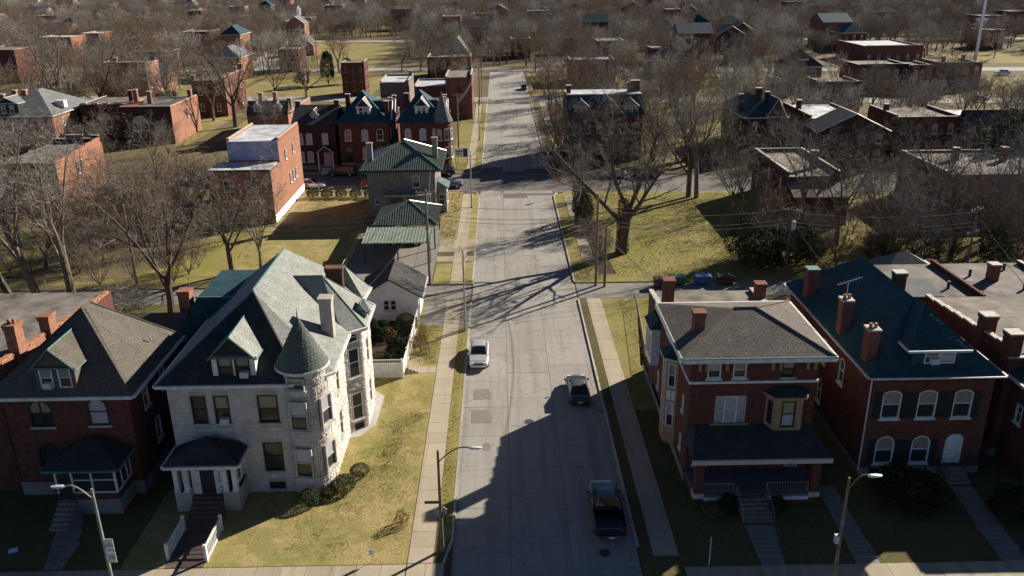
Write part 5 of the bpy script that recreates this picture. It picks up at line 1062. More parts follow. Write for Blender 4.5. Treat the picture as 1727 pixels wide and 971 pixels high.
p = at(1290, 128, 4); q = at(1332, 140, 4); bh('low white-roofed building left of the pyramid-roofed house', p.x, q.x, q.y, q.y+14, 3.8, 'bleached_brick', 'flat', 'pale_roof', 3, 1, g=0.02)
p = at(1372, 135, 7); q = at(1455, 140, 7); bh('long reddish brick house side with flat roof behind trees, right', p.x, q.x, q.y, q.y+12, 6.8, 'red_brick', 'flat', 'tan_roof', 4, 2, lside=2, g=0.02)
p = at(1440, 108, 7); q = at(1535, 110, 7); bh('long two-storey brick row topped with a pale roof strip, right', p.x, q.x, q.y, q.y+14, 6.8, 'dark_brick', 'flat', 'tan_roof', 6, 2, g=0.02, lside=1)
p = at(1540, 112, 7); q = at(1577, 112, 7); bh('brick house with white porch behind two parked cars, right', p.x, q.x, p.y, p.y+12, 6.8, 'red_brick', 'flat', 'tar_roof', 3, 2, g=0.02)
p = at(1590, 108, 7); q = at(1662, 108, 7); bh('old brick house with two chimneys below the tall mast', p.x, q.x, p.y, p.y+13, 6.8, 'old_brick', 'flat', 'tar_roof', 4, 2, g=0.02, chs=((1.5, 3, 6, 8.8), (7, 3, 6, 9.2)))
p = at(1460, 78, 6); q = at(1565, 78, 6); bh('wide warehouse with pale flat roof in the right distance', p.x, q.x, p.y, p.y+26, 5.6, 'old_brick', 'flat', 'pale_roof', 6, 1, g=0.02)
p = at(962, 108, 6); q = at(1040, 108, 6); bh('two-storey brick flats with pale roof edge beyond the corner trees', p.x, q.x, p.y, p.y+13, 6.6, 'red_brick', 'flat', 'pale_roof', 4, 2, g=0.02)
p = at(862, 68, 7); q = at(895, 68, 7); bh('dark brick house facing down the far end of the street', p.x, q.x, p.y+2, p.y+15, 6.8, 'dark_brick', 'flat', 'tar_roof', 2, 2, g=0.02)
p = at(948, 66, 6); q = at(985, 66, 6); bh('flat-roofed brown building behind a big bare tree, far centre', p.x, q.x, p.y, p.y+12, 6, 'old_brick', 'flat', 'tan_roof', 3, 2, g=0.02)
p = at(1000, 72, 4); q = at(1026, 72, 4); bh('little white gabled house far up the centre', p.x, q.x, p.y, p.y+10, 4, 'white_stucco', 'gy', 'dark_slate', 2, 1, rz=7, g=0.02)
p = at(1082, 74, 5); q = at(1128, 84, 5); bh('brick and white flat building in the far middle', p.x, q.x, q.y, q.y+14, 5, 'red_brick', 'flat', 'pale_roof', 4, 1, g=0.02)
p = at(1235, 82, 5); q = at(1278, 82, 5); bh('house with dark blue hipped roof in the right distance', p.x, q.x, p.y, p.y+12, 4.6, 'red_brick', 'hip', 'blue_slate', 3, 1, rz=9, g=0.02)
p = at(487, 80, 4); q = at(520, 80, 4); bh('brown gabled house right of the corner shop', p.x, q.x, p.y+8, p.y+18, 4, 'old_brick', 'gy', 'tan_shingle', 2, 1, rz=8, g=0.02)
p = at(478, 38, 8); q = at(500, 38, 8); bh('orange-sided brick block beyond the far left lot', p.x, q.x, p.y, p.y+20, 8, 'orange_brick', 'flat', 'pale_roof', 2, 2, g=0.02)
p = at(502, 32, 8); q = at(523, 32, 8); bh('dark flat block beside the orange-sided one, far left', p.x, q.x, p.y, p.y+16, 8, 'dark_brick', 'flat', 'pale_roof', 2, 2, g=0.02)
# scattered roofs in the far distance
FARH = {}; DR = random.Random(21); nfar = 0; tries = 0
wallc = ['orange_brick', 'red_brick', 'old_brick', 'dark_brick', 'white_stucco', 'bleached_brick']
while nfar < 115 and tries < 4000:
    tries += 1
    y = DR.uniform(260, 780); x = DR.uniform(-0.66, 0.66)*y
    w, d, h = DR.uniform(7, 13), DR.uniform(9, 16), DR.choice([5, 7, 8, 9, 10])
    if -5-w < x < 10 and y < 300: continue
    if any(abs(y-(c-0.1*x)) < 16 for c in (224, 229, 298, 425)): continue
    if any(x < f[1]+3 and x+w > f[0]-3 and y < f[3]+4 and y+d > f[2]-4 for f in FOOT): continue
    if -80 < x < -30 and 230 < y < 400: continue
    wl = DR.choice(wallc if x < 120 and y > 420 else ['orange_brick', 'old_brick', 'red_brick'] if x < 0 else ['red_brick', 'dark_brick', 'old_brick']); k_ = DR.choice(['flat', 'flat', 'gx', 'hip', 'gy'])
    rm = DR.choice(['tar_roof', 'tan_roof', 'pale_roof']) if k_ == 'flat' else DR.choice(['grey_shingle', 'blue_slate', 'charcoal_shingle', 'brown_shingle'])
    cn = {'orange_brick': 'orange brick', 'red_brick': 'red brick', 'old_brick': 'weathered brick', 'dark_brick': 'dark brick', 'white_stucco': 'white', 'bleached_brick': 'bleached brick'}[wl]; rn = rm.replace('_roof', ' flat').replace('_shingle', '').replace('_slate', ' slate')
    side_ = ('far left' if x < -0.35*y else 'left' if x < -.08*y else 'middle' if x < .15*y else 'right' if x < .4*y else 'far right'); dep_ = 'near' if y < 400 else 'middle' if y < 580 else 'far'
    lb_ = '%s house with %s roof, %s in the %s distance' % (cn, rn+(' gabled' if k_[0] == 'g' else ' hipped' if k_ == 'hip' else ''), side_, dep_)
    FARH.setdefault(lb_, []).append(bh(lb_, x, x+w, y, y+d, h, wl, k_, rm, 3 if y < 420 else 0, 2 if h > 5 else 1, hs=(0.3, 0.3, 0, 0.3), rz=h+3.2, g=0.02, group='distant houses among the trees'))
    nfar += 1; FOOT[-1] = (x-2, x+w+2, y-22, y+d+1)

for lb_, l in FARH.items():
    if len(l) > 1:
        for i, o in enumerate(sorted(l, key=lambda o: o.location.x/o.location.y)): o['label'] = lb_+(', leftmost', ', second leftmost', ', third leftmost', ', fourth leftmost')[min(i, 3)]

# ================================================================ GREEN-TILED HOUSE, CARPORT, GARAGE
def ribs(par, face, mat, step=0.3, r_=0.05):
    """half-round tile rows running up a roof plane, each its own piece"""
    P = [Vector(p) for p in face]; n = (P[1]-P[0]).cross(P[2]-P[0]).normalized(); n = n if n.z > 0 else -n
    a = Vector((-n.y, n.x, 0)).normalized(); b_ = n.cross(a)
    if b_.z < 0: b_, a = -b_, -a
    O = P[0]; q = [((p-O).dot(a), (p-O).dot(b_)) for p in P]; u0, u1 = min(x for x, _ in q), max(x for x, _ in q); u = u0+step/2
    while u < u1:
        v = [] ; k = len(q)
        for i in range(k):
            (ua, va), (ub, vb) = q[i], q[(i+1) % k]
            if (ua-u)*(ub-u) < 0: v.append(va+(vb-va)*(u-ua)/(ub-ua))
        if len(v) >= 2:
            A, B_ = O+a*u+b_*min(v)+n*0.02, O+a*u+b_*max(v)+n*0.02
            if (B_-A).length > 0.15: MB().tube([A, B_], r_, 6).build('tile_row', mat, par)
        u += step
T = thing('stone_villa', 'grey stone villa with green ribbed tile roof and tall pale chimneys at the crossing', 'house', (-19.0, 117.2, G))
zfit(-21, -8, 94, 131)
walls(T, [(0, 0), (9.6, 0), (9.6, 11.3), (0, 11.3)], -0.1, 6.9, 'grey_stone', {0: [(3.4, 4.3, 1.0, 1.7, 0, {'fm': 'grey_wood', 'pm': 'blind'}), (6.9, 4.3, 1.0, 1.7, 0, {'fm': 'white_paint', 'bm': 'blind'}), (1.3, 1.9, 0.9, 0.9, 0, {'bm': 'pink_curtain'}), (6.0, 1.3, 0.7, 1.3), (6.9, 1.3, 0.7, 1.3), (7.8, 1.3, 0.7, 1.3), (3.9, 0.2, 1.4, 2.4, 0, {'bm': None, 'fm': 'dark_wood', 'sill': False})], 1: [(2.5, 4.3, 1.0, 1.7), (6, 4.3, 1.0, 1.7), (2.5, 1.2, 1.0, 1.7)]})
F_ = [((-0.9, -0.9, 6.95), (10.5, -0.9, 6.95), (4.8, 5.2, 9.9)), ((10.5, -0.9, 6.95), (10.5, 12.2, 6.95), (4.8, 6.2, 9.9), (4.8, 5.2, 9.9)), ((10.5, 12.2, 6.95), (-0.9, 12.2, 6.95), (4.8, 6.2, 9.9)), ((-0.9, 12.2, 6.95), (-0.9, -0.9, 6.95), (4.8, 5.2, 9.9), (4.8, 6.2, 9.9))]
R_ = roof(T, F_, 'green_tile', soffit=[(-0.9, -0.9, 6.95), (10.5, -0.9, 6.95), (10.5, 12.2, 6.95), (-0.9, 12.2, 6.95)], gutter=[(-0.9, -0.9, 6.95), (10.5, -0.9, 6.95), (10.5, 12.2, 6.95), (-0.9, 12.2, 6.95)], gm='dark_metal')
ribs(R_, F_[0], 'green_tile', 0.32, 0.1); ribs(R_, F_[1], 'green_tile', 0.32, 0.07)
k = MB()
for p_ in ((-0.9, -0.9, 7.0), (10.5, -0.9, 7.0)): k.tube([p_, (4.8, 5.2, 10.0)], 0.13, 6)
k.tube([(10.5, 12.2, 7.0), (4.8, 6.2, 10.0)], 0.13, 6); k.build('ridge_cap', 'green_tile', R_)
for p_ in ((4.8, 5.2, 10.05),): MB().tube([p_, (p_[0], p_[1], 10.45)], [0.16, 0.03], 6).build('finial', 'green_tile', R_)
chimney(T, 0.3, 2.0, 6.5, 10.4, 0.75, 0.75, 'grey_stone', pots=0, cap='grey_stone'); chimney(T, 9.4, 4.4, 6.5, 10.6, 0.75, 0.75, 'grey_stone', pots=0, cap='grey_stone')
MB().box(2.4, 9.0, -2.2, -0.02, 3.55, 3.75).build('balcony_floor', 'steel', T); rail(T, [(2.4, -2.15, 3.75), (9.0, -2.15, 3.75)], 0.9, 'dark_metal', 22)
for x in (2.6, 5.4, 8.8): MB().box(x-0.2, x+0.2, -2.1, -1.7, -0.1, 3.55).build('pier', 'grey_stone', T)
MB().hull([(9.62, 1.5, 3.7), (11.4, 1.5, 3.7), (11.4, 6, 3.7), (9.62, 6, 3.7)], [(9.62, 2.2, 4.6), (9.8, 2.2, 4.6), (9.8, 5.3, 4.6), (9.62, 5.3, 4.6)]).build('bay_roof', 'green_tile', T)
walls(T, [(9.62, 1.9), (11.0, 1.9), (11.0, 5.6), (9.62, 5.6)], -0.1, 3.7, 'grey_stone', {0: [(0.7, 1.2, 0.9, 1.6, 0, {'bm': None})], 1: [(1.8, 1.2, 1.2, 1.6, 0, {'bm': None})]}, name='bay_wall')
T = thing('carport', 'open carport with green hipped tile roof and flat pale green metal front canopy', 'carport', (-16.6, 96.8, G))
F_ = [((0.2, 5.4, 3.2), (8.4, 5.4, 3.2), (4.5, 9.6, 5.2)), ((8.4, 5.4, 3.2), (8.4, 14.5, 3.2), (4.5, 9.8, 5.2), (4.5, 9.6, 5.2)), ((0.2, 14.5, 3.2), (0.2, 5.4, 3.2), (4.5, 9.6, 5.2), (4.5, 9.8, 5.2)), ((8.4, 14.5, 3.2), (0.2, 14.5, 3.2), (4.5, 9.8, 5.2))]
R_ = roof(T, F_, 'green_tile', soffit=[(0.2, 5.4, 3.2), (8.4, 5.4, 3.2), (8.4, 14.5, 3.2), (0.2, 14.5, 3.2)]); ribs(R_, F_[0], 'green_tile', 0.3, 0.095); ribs(R_, F_[1], 'green_tile', 0.3, 0.06)
k = MB()
for p_ in ((0.2, 5.4, 3.25), (8.4, 5.4, 3.25), (8.4, 14.5, 3.25)): k.tube([p_, (4.5, 9.7, 5.3)], 0.12, 6)
k.build('ridge_cap', 'green_tile', R_)
c_ = MB().hull([(-0.4, 0, 2.55), (8.0, 0, 2.55), (8.0, 5.3, 3.0), (-0.4, 5.3, 3.0)], [(-0.4, 0, 2.65), (8.0, 0, 2.65), (8.0, 5.3, 3.1), (-0.4, 5.3, 3.1)]).build('canopy', 'pale_green_metal', T)
for i in range(22): MB().tube([(-0.3+i*0.39, 0.0, 2.67), (-0.3+i*0.39, 5.3, 3.12)], 0.03, 4).build('seam', 'pale_green_metal', c_)
for x in (-0.2, 3.9, 7.8): MB().box(x-0.08, x+0.08, 0.1, 0.26, -0.1, 2.58).build('post', 'dark_metal', T)
for x in (0.5, 8.0): MB().box(x-0.08, x+0.08, 5.4, 5.56, -0.1, 3.2).build('post', 'dark_metal', T); MB().box(x-0.08, x+0.08, 14, 14.16, -0.1, 3.2).build('post', 'dark_metal', T)
# white garage
T = thing('garage', 'white stucco garage with charcoal gable roof and a double window', 'garage', (-14.2, 79.2, G)); zfit(-16, -8, 77, 88)
walls(T, [(0, 0), (5.6, 0), (5.6, 5.0), (0, 5.0)], -0.1, 2.9, 'white_stucco', {0: [(2.35, 1.1, 0.62, 1.15, 0, {'bm': None}), (3.05, 1.1, 0.62, 1.15, 0, {'bm': None})]})
L_ = [(-0.5, -0.6, 2.75), (2.8, -0.6, 4.75), (2.8, 5.6, 4.75), (-0.5, 5.6, 2.75)]; Rr = [(2.8, -0.6, 4.75), (6.1, -0.6, 2.75), (6.1, 5.6, 2.75), (2.8, 5.6, 4.75)]
R_ = roof(T, [L_[::-1], Rr[::-1]], 'charcoal_shingle'); tiles(R_, L_, 'charcoal_shingle', 0.33, 0.2); tiles(R_, Rr, 'charcoal_shingle', 0.33, 0.2)
b = MB().quad((0, 0, 2.9), (5.6, 0, 2.9), (2.8, 0, 4.68)); b.quad((5.6, 5, 2.9), (0, 5, 2.9), (2.8, 5, 4.68)); b.build('gable', 'white_stucco', T)
k = MB(); k.hull([(-0.5, -0.68, 2.6), (2.8, -0.68, 4.6), (2.8, -0.61, 4.6), (-0.5, -0.61, 2.6)], [(-0.5, -0.68, 2.78), (2.8, -0.68, 4.78), (2.8, -0.61, 4.78), (-0.5, -0.61, 2.78)]); k.hull([(2.8, -0.68, 4.6), (6.1, -0.68, 2.6), (6.1, -0.61, 2.6), (2.8, -0.61, 4.6)], [(2.8, -0.68, 4.78), (6.1, -0.68, 2.78), (6.1, -0.61, 2.78), (2.8, -0.61, 4.78)]); k.build('barge_board', 'dark_wood', R_)
MB().box(6.1, 6.2, -0.6, 5.6, 2.6, 2.76).build('gutter', 'white_paint', R_)
MB().tube([(5.7, -0.1, 2.7), (5.7, -0.1, 0)], 0.05, 5).build('downpipe', 'cream_paint', T)
# white vinyl fence: posts, pickets and lattice tops
def picket_fence(label, pts, h, lattice=False, z=G, name='picket_fence', pw=0.14, gap=0.02, mat='lattice_white', rails=True, posts=2.4):
    T = thing(name, label, 'fence', (*pts[0], z)); pk = MB().box(-pw/2, pw/2, -0.012, 0.012, 0.05, h*(0.8 if lattice else 1)).mesh('picket', mat, uv=False); ps = MB().box(-0.07, 0.07, -0.07, 0.07, 0, h+0.1).mesh('post', mat, uv=False)
    rb = MB(); O = Vector(pts[0])
    for A, B_ in zip(pts, pts[1:]):
        A, B_ = Vector(A)-O, Vector(B_)-O; L = (B_-A).length; d = (B_-A)/L; ang = atan2(d.y, d.x); n = int(L/(pw+gap)); m_ = max(1, round(L/posts))
        for i in range(n): p = A+d*(i+0.5)*L/n; link('picket', pk, T, (p.x, p.y, 0), (0, 0, ang))
        for i in range(m_+1): p = A+d*i*L/m_; link('post', ps, T, (p.x, p.y, 0), (0, 0, ang))
        o = Vector((-d.y, d.x))*0.02
        for zz in ([0.1, h*0.8, h] if lattice else [0.15, h*0.85]): rb.hull([(*(A-o), zz-0.04), (*(B_-o), zz-0.04), (*(B_+o), zz-0.04), (*(A+o), zz-0.04)], [(*(A-o), zz+0.04), (*(B_-o), zz+0.04), (*(B_+o), zz+0.04), (*(A+o), zz+0.04)])
        if lattice:
            lt = MB(); k = int(L/0.16)
            for i in range(k):
                for s_ in (0, 1):
                    a0, a1 = A+d*min(L, (i+s_)*L/k), A+d*min(L, (i+1-s_)*L/k); lt.tube([(*a0, h*0.82), (*a1, h*0.98)], 0.014, 3, cap=False)
            lt.build('lattice', mat, T)
    rb.build('rail', mat, T); return T
picket_fence('white vinyl fence with lattice top closing the stone house garden', [(-12.1, 66.4), (-8.95, 66.4)], 1.75, True)
picket_fence('long white picket fence along the pavement side of the garden', [(-8.9, 66.5), (-8.75, 72.0), (-8.7, 79.0)], 1.5, False, pw=0.1, gap=0.06)
def panel_rail(label, x, y0, y1):
    T = thing('handrail_panel', label, 'railing', (x, y0, G)); b = MB().box(-0.05, 0.05, 0, y1-y0, 0.0, 0.12); b.box(-0.05, 0.05, 0, y1-y0, 0.95, 1.05); b.build('rail', 'white_paint', T)
    for i in range(14): MB().box(-0.02, 0.02, 0.1+i*(y1-y0-0.2)/13-0.03, 0.1+i*(y1-y0-0.2)/13+0.03, 0.12, 0.95).build('baluster', 'white_paint', T)
    for y in (0, y1-y0): MB().box(-0.09, 0.09, y-0.09, y+0.09, -0.05, 1.2).build('post', 'white_paint', T)
panel_rail('white handrail left of the brick front path of the stone house', -20.75, 42.5, 45.3)
panel_rail('white handrail right of the brick front path, edge caught by sun', -18.35, 42.3, 45.3)
struct('path', MB().box(-20.7, -18.4, 41.7, 45.4, G-0.1, G+0.03), 'brick_path')
struct('path', MB().prism([(-28.0, 41.7), (-26.9, 41.7), (-27.3, 45.2), (-28.1, 47.2), (-29.5, 47.2), (-28.9, 45)], G-0.1, G+0.03), 'alley_concrete')
struct('path', MB().prism([(15.3, 40.9), (16.7, 40.9), (17.2, 44.8), (15.3, 44.8)], G-0.1, G+0.03), 'alley_concrete')
struct('path', MB().prism([(29.8, 40.9), (31.3, 40.9), (32.0, 48.6), (30.5, 48.6)], G-0.1, G+0.03), 'alley_concrete')
struct('path', MB().prism([(21.0, 40.9), (22.4, 40.9), (22.6, 49), (21.4, 49)], G-0.1, G+0.026), 'alley_concrete')
struct('path', MB().prism([(-7.9, 67.2), (-6.1, 67.2), (-6.1, 68.5), (-7.9, 68.5)], G-0.1, G+0.03), 'walk_concrete')
for nm, lab, (x0, x1, y0) in (('garden_steps', 'low concrete garden steps with white-railed sides off the left pavement', (-8.5, -7.7, 67.3)), ):
    T = thing(nm, lab, 'steps', (x0, y0, G))
    for i in range(3): MB().box(i*0.28, 0.8, 0, 1.2, 0, 0.12*(3-i) if False else 0.12*(i+1)).build('step', 'walk_concrete', T, loc=(0.8, 0, 0), rot=(0, 0, 0)) if False else MB().box(0, 0.85-i*0.28, 0.003*i, 1.2-0.003*i, 0.12*i, 0.12*(i+1)).build('step', 'walk_concrete', T)
    rail(T, [(0, 0, 0.3), (1.0, 0, 0.1)], 0.8, 'white_paint', 5); rail(T, [(0, 1.2, 0.3), (1.0, 1.2, 0.1)], 0.8, 'white_paint', 5)
def chain_fence(label, pts, h=1.3, post=2.6):
    T = thing('chain_link_fence', label, 'fence', (*pts[0], G)); O = Vector(pts[0]); pm_ = MB().tube([(0, 0, 0), (0, 0, h)], 0.035, 5).mesh('post', 'steel', uv=False); w_ = MB()
    for A, B_ in zip(pts, pts[1:]):
        A, B_ = Vector(A)-O, Vector(B_)-O; L = (B_-A).length; n = max(1, round(L/post)); d = (B_-A)/L
        for i in range(n+1): link('post', pm_, T, (*(A+d*L*i/n), 0))
        w_.tube([(*A, h), (*B_, h)], 0.022, 4)
        k = int(L/0.25)
        for i in range(k):
            a0, a1 = A+d*L*i/k, A+d*L*(i+1)/k; w_.tube([(*a0, 0.05), (*a1, h)], 0.005, 3, cap=False); w_.tube([(*a1, 0.05), (*a0, h)], 0.005, 3, cap=False)
    w_.build('mesh', 'steel', T, kind='stuff'); return T
chain_fence('chain link fence between the straw lawn and the carport yard', [(-18.75, 90.3), (-18.75, 107)])
chain_fence('rusty chain link fence along the alley on the left', [(-60, 90.1), (-33, 90.1), (-19.5, 90.1)], 1.1)
chain_fence('thin wire fence edging the green strip right of the street', [(12.3, 62.5), (14.2, 84.2)], 1.0)
chain_fence('low iron fence behind the clipped round bushes', [(-31.3, 131.3), (-20.0, 130.6)], 1.2, 2.2)
chain_fence('iron fence around the small corner garden by the sign', [(-9.0, 148.0), (-6.4, 147.6), (-6.4, 160)], 1.0, 1.6)
chain_fence('long chain link fence across the green lot', [(30, 110.5), (44, 95), (60, 90.3)], 1.2, 2.6)
# ================================================================ CARS
def car(label, x, y, heading, paint='silver_paint', kind='sedan', group=None, z=0.03, roofm=None, L=4.75, Wd=1.82, detail=True):
    """heading: direction the nose points, 0 = away from the camera"""
    T = thing('parked_car' if kind != 'pickup' else 'pickup_truck', label, 'car' if kind != 'pickup' else 'pickup', (x, y, z), heading, group)
    hw = Wd/2; k = L/4.75; up = 0.0
    if kind == 'sedan': st = [(-2.37, .78, .42, .62), (-2.33, .84, .30, .86), (-2.1, .95, .24, .95), (-1.4, 1, .22, .98), (-0.6, 1, .2, .95), (0.6, 1, .2, .94), (1.2, 1, .22, .92), (1.9, .97, .24, .82), (2.25, .86, .3, .7), (2.37, .74, .4, .58)]; cab = ((-1.85, -1.1, 0.15, 1.05), 0.93, 1.43)
    elif kind == 'suv': st = [(-2.37, .88, .42, .75), (-2.34, .94, .32, 1.05), (-2.1, .98, .28, 1.08), (-1.4, 1, .26, 1.08), (-0.6, 1, .26, 1.06), (0.6, 1, .26, 1.05), (1.2, 1, .28, 1.04), (1.9, .97, .28, .98), (2.25, .88, .34, .82), (2.37, .76, .42, .66)]; cab = ((-2.2, -1.9, 0.25, 1.0), 1.05, 1.72)
    else: st = [(-2.37, .95, .55, .85), (-2.36, .97, .5, 1.05), (-2.1, .99, .45, 1.08), (-1.4, 1, .45, 1.08), (-0.6, 1, .42, 1.08), (0.6, 1, .42, 1.10), (1.2, 1, .42, 1.14), (1.9, .98, .42, 1.1), (2.25, .92, .45, 1.0), (2.37, .85, .5, .8)]; cab = ((-0.62, -0.45, 0.55, 1.15), 1.08, 1.82)
    rg = []
    for (yy, w, z0, z1) in st:
        w *= hw; m_ = (z0+z1)/2
        rg.append([(w*.88, yy*k, z0), (w*.99, yy*k, z0+.1), (w, yy*k, m_+.05), (w*.97, yy*k, z1-.09), (w*.86, yy*k, z1), (0, yy*k, z1+.025), (-w*.86, yy*k, z1), (-w*.97, yy*k, z1-.09), (-w, yy*k, m_+.05), (-w*.99, yy*k, z0+.1), (-w*.88, yy*k, z0)])
    if kind == 'pickup': # open bed: body lower behind the cab, with bed walls
        for r_, s_ in zip(rg, st):
            if s_[0] < -0.55:
                for i in (4, 5, 6): r_[i] = (r_[i][0]*0.9, r_[i][1], 0.62)
                r_[3] = (r_[3][0], r_[3][1], 1.08); r_[7] = (r_[7][0], r_[7][1], 1.08)
    MB().loft([r_[::-1] for r_ in rg][::-1] if False else rg).build('body', paint, T, smooth=False)
    (rb, rt, ft, fb), zb, zt = cab; hb, ht = hw*.87, hw*.68
    pts = [(-hb, rb*k, zb), (hb, rb*k, zb), (hb, fb*k, zb), (-hb, fb*k, zb)]; tp = [(-ht, rt*k, zt), (ht, rt*k, zt), (ht, ft*k, zt), (-ht, ft*k, zt)]
    MB().hull(pts, tp).build('cabin', paint, T)
    rf = MB(); rr = [[(-ht*.98, yy, zt), (-ht*.7, yy, zt+.035+e), (0, yy, zt+.055+e), (ht*.7, yy, zt+.035+e), (ht*.98, yy, zt), (0, yy, zt-.02)] for yy, e in ((rt*k+.02, -.02), ((rt*.7+ft*.3)*k, .01), ((rt*.3+ft*.7)*k, .01), (ft*k-.02, -.02))]
    rf.loft([r_[::-1] for r_ in rr]).build('roof', roofm or paint, T)
    V = lambda t: Vector(t)
    def glass(a, b, c, d, nm, i0=.05, i1=.95, j0=.10, j1=.93):
        a, b, c, d = map(V, (a, b, c, d)); n = (b-a).cross(d-a).normalized()*0.012
        f = lambda u, v: (a*(1-u)+b*u)*(1-v)+(d*(1-u)+c*u)*v+n
        MB().quad(f(i0, j0), f(i1, j0), f(i1, j1), f(i0, j1)).build(nm, 'car_glass', T)
    glass(pts[2], pts[3], tp[3], tp[2], 'windscreen'); glass(pts[0], pts[1], tp[1], tp[0], 'rear_window')
    if kind == 'pickup': glass(pts[1], pts[2], tp[2], tp[1], 'side_window', .1, .92); glass(pts[3], pts[0], tp[0], tp[3], 'side_window', .08, .9)
    else:
        for a, b in ((.12, .48), (.52, .9)): glass(pts[1], pts[2], tp[2], tp[1], 'side_window', a, b); glass(pts[3], pts[0], tp[0], tp[3], 'side_window', 1-b, 1-a)
    R = 0.33 if kind == 'sedan' else 0.38
    tyre = MB(); rgs = [[(xo, R*r2*cos(2*pi*i/16), R*r2*sin(2*pi*i/16)) for i in range(16)] for xo, r2 in ((-.11, .62), (-.11, .94), (-.06, 1), (.06, 1), (.11, .94), (.11, .62))]
    tm = tyre.loft(rgs).mesh('tyre', 'tyre_rubber'); rm = MB().loft([[(xo, R*r2*cos(2*pi*i/10), R*r2*sin(2*pi*i/10)) for i in range(10)] for xo, r2 in ((-.118, .3), (-.113, .6), (.113, .6), (.118, .3))]).mesh('rim', 'rim_metal')
    for sx in (-1, 1):
        for yy in (-1.42*k, 1.45*k): w_ = link('wheel', tm, T, (sx*(hw-.1), yy, R)); link('rim', rm, w_)
    if not detail: return T
    zl = {'sedan': .66, 'suv': .8, 'pickup': .85}[kind]; f_, r_ = 2.34*k, -2.36*k
    for sx in (-1, 1):
        MB().hull([(sx*hw*.62-.17, f_-.12, zl-.09), (sx*hw*.62+.17, f_-.12, zl-.09), (sx*hw*.62+.17, f_+.0, zl-.09), (sx*hw*.62-.17, f_+.0, zl-.09)], [(sx*hw*.62-.17, f_-.25, zl+.08), (sx*hw*.62+.17, f_-.25, zl+.08), (sx*hw*.62+.17, f_-.06, zl+.07), (sx*hw*.62-.17, f_-.06, zl+.07)]).build('headlight', 'lamp_lens', T)
        MB().box(sx*hw*.72-.15, sx*hw*.72+.15, r_-.03, r_+.12, zl+.02, zl+.2).build('tail_light', 'tail_red', T)
        MB().hull([(sx*(hw-.02)-.04, .92*k, zb), (sx*(hw+.16)-.04, .88*k, zb), (sx*(hw+.16)-.04, 1.0*k, zb), (sx*(hw-.02)-.04, 1.0*k, zb)], [(sx*(hw-.02)-.04, .92*k, zb+.13), (sx*(hw+.15)-.04, .88*k, zb+.13), (sx*(hw+.15)-.04, 1.0*k, zb+.13), (sx*(hw-.02)-.04, 1.0*k, zb+.13)]).build('wing_mirror', paint, T)
    MB().box(-hw*.78, hw*.78, r_-.07, r_+.1, .36, .52).build('bumper', 'chrome' if kind == 'pickup' else paint, T); MB().box(-hw*.78, hw*.78, f_-.08, f_+.06, .34, .5).build('bumper', paint, T)
    MB().box(-.17, .17, r_-.09, r_-.072, .56 if kind != 'pickup' else .4, .68 if kind != 'pickup' else .5).build('number_plate', 'sign_white', T); MB().box(-.4, .4, f_+.0, f_+.05, zl-.12, zl+.02).build('grille', 'dark_metal', T)
    if kind == 'pickup':
        MB().box(-hw*.8, hw*.8, -2.25*k, -0.7*k, .625, .65).build('bed_liner', 'black_vinyl', T)
        MB().box(-hw*.9, hw*.9, r_-.0, r_+.08, .6, 1.09).build('tailgate', paint, T)
    return T
car('silver sedan parked facing the camera at the left kerb', -2.3, 70.1, pi)
car('dark green sedan with grey roof parked at the right kerb, rear towards camera', 6.15, 62.9, 0, 'dark_green_paint', roofm='black_vinyl')
car('black pickup truck parked in shade at the right kerb, nearest car to the camera', 6.55, 46.2, 0, 'black_paint', 'pickup', L=5.6, Wd=1.98)
car('black saloon with pale flags by the crossing, right of the green-roofed villa', -8.6, 134.6, -pi/2-0.065, 'black_paint')
car('dark green minivan parked across the cross street below the mansion', -27.5, 143.6, pi/2-0.065, 'dark_green_paint', 'suv', L=5.0)
car('silver car half hidden behind the pale-roofed orange building', -31.2, 135.4, -pi/2-0.065)
car('red car half hidden behind the left wall of the villa', -20.6, 135.6, -pi/2-0.065, 'red_car_paint')
car('dark suv parked beside the mansion turret on the cross street', -10.3, 143.0, pi/2-0.065, 'black_paint', 'suv')
car('black car parked behind the big oak on the cross street', 24.4, 139.4, pi/2-0.065, 'black_paint', 'suv')
car('silver car seen between the limbs of the big oak', 19.0, 139.9, pi/2-0.065, 'silver_paint')
car('black car parked far up the main street on the right', 6.9, 248, 0, 'black_paint', detail=False)
car('dark suv parked under the green carport roof', -12.6, 104.5, -pi/2, 'blue_car_paint', 'suv')
for lb, px, py, pt, kd in (('silver suv parked left of the pair on the right-hand far street', 1563, 166, 'silver_paint', 'suv'), ('white car parked farther right on the right-hand far street', 1648, 172, 'white_car_paint', 'sedan'), ('pickup parked on grass behind the arched-window houses', 285, 165, 'black_paint', 'suv'), ('pale car behind the mast on the far right', 1690, 126, 'white_car_paint', 'sedan'), ('small white car parked at the far end junction', 917, 112, 'silver_paint', 'sedan')):
    p = at(px, py); car(lb, p.x, p.y, pi/2, pt, kd, z=0.15, detail=False)

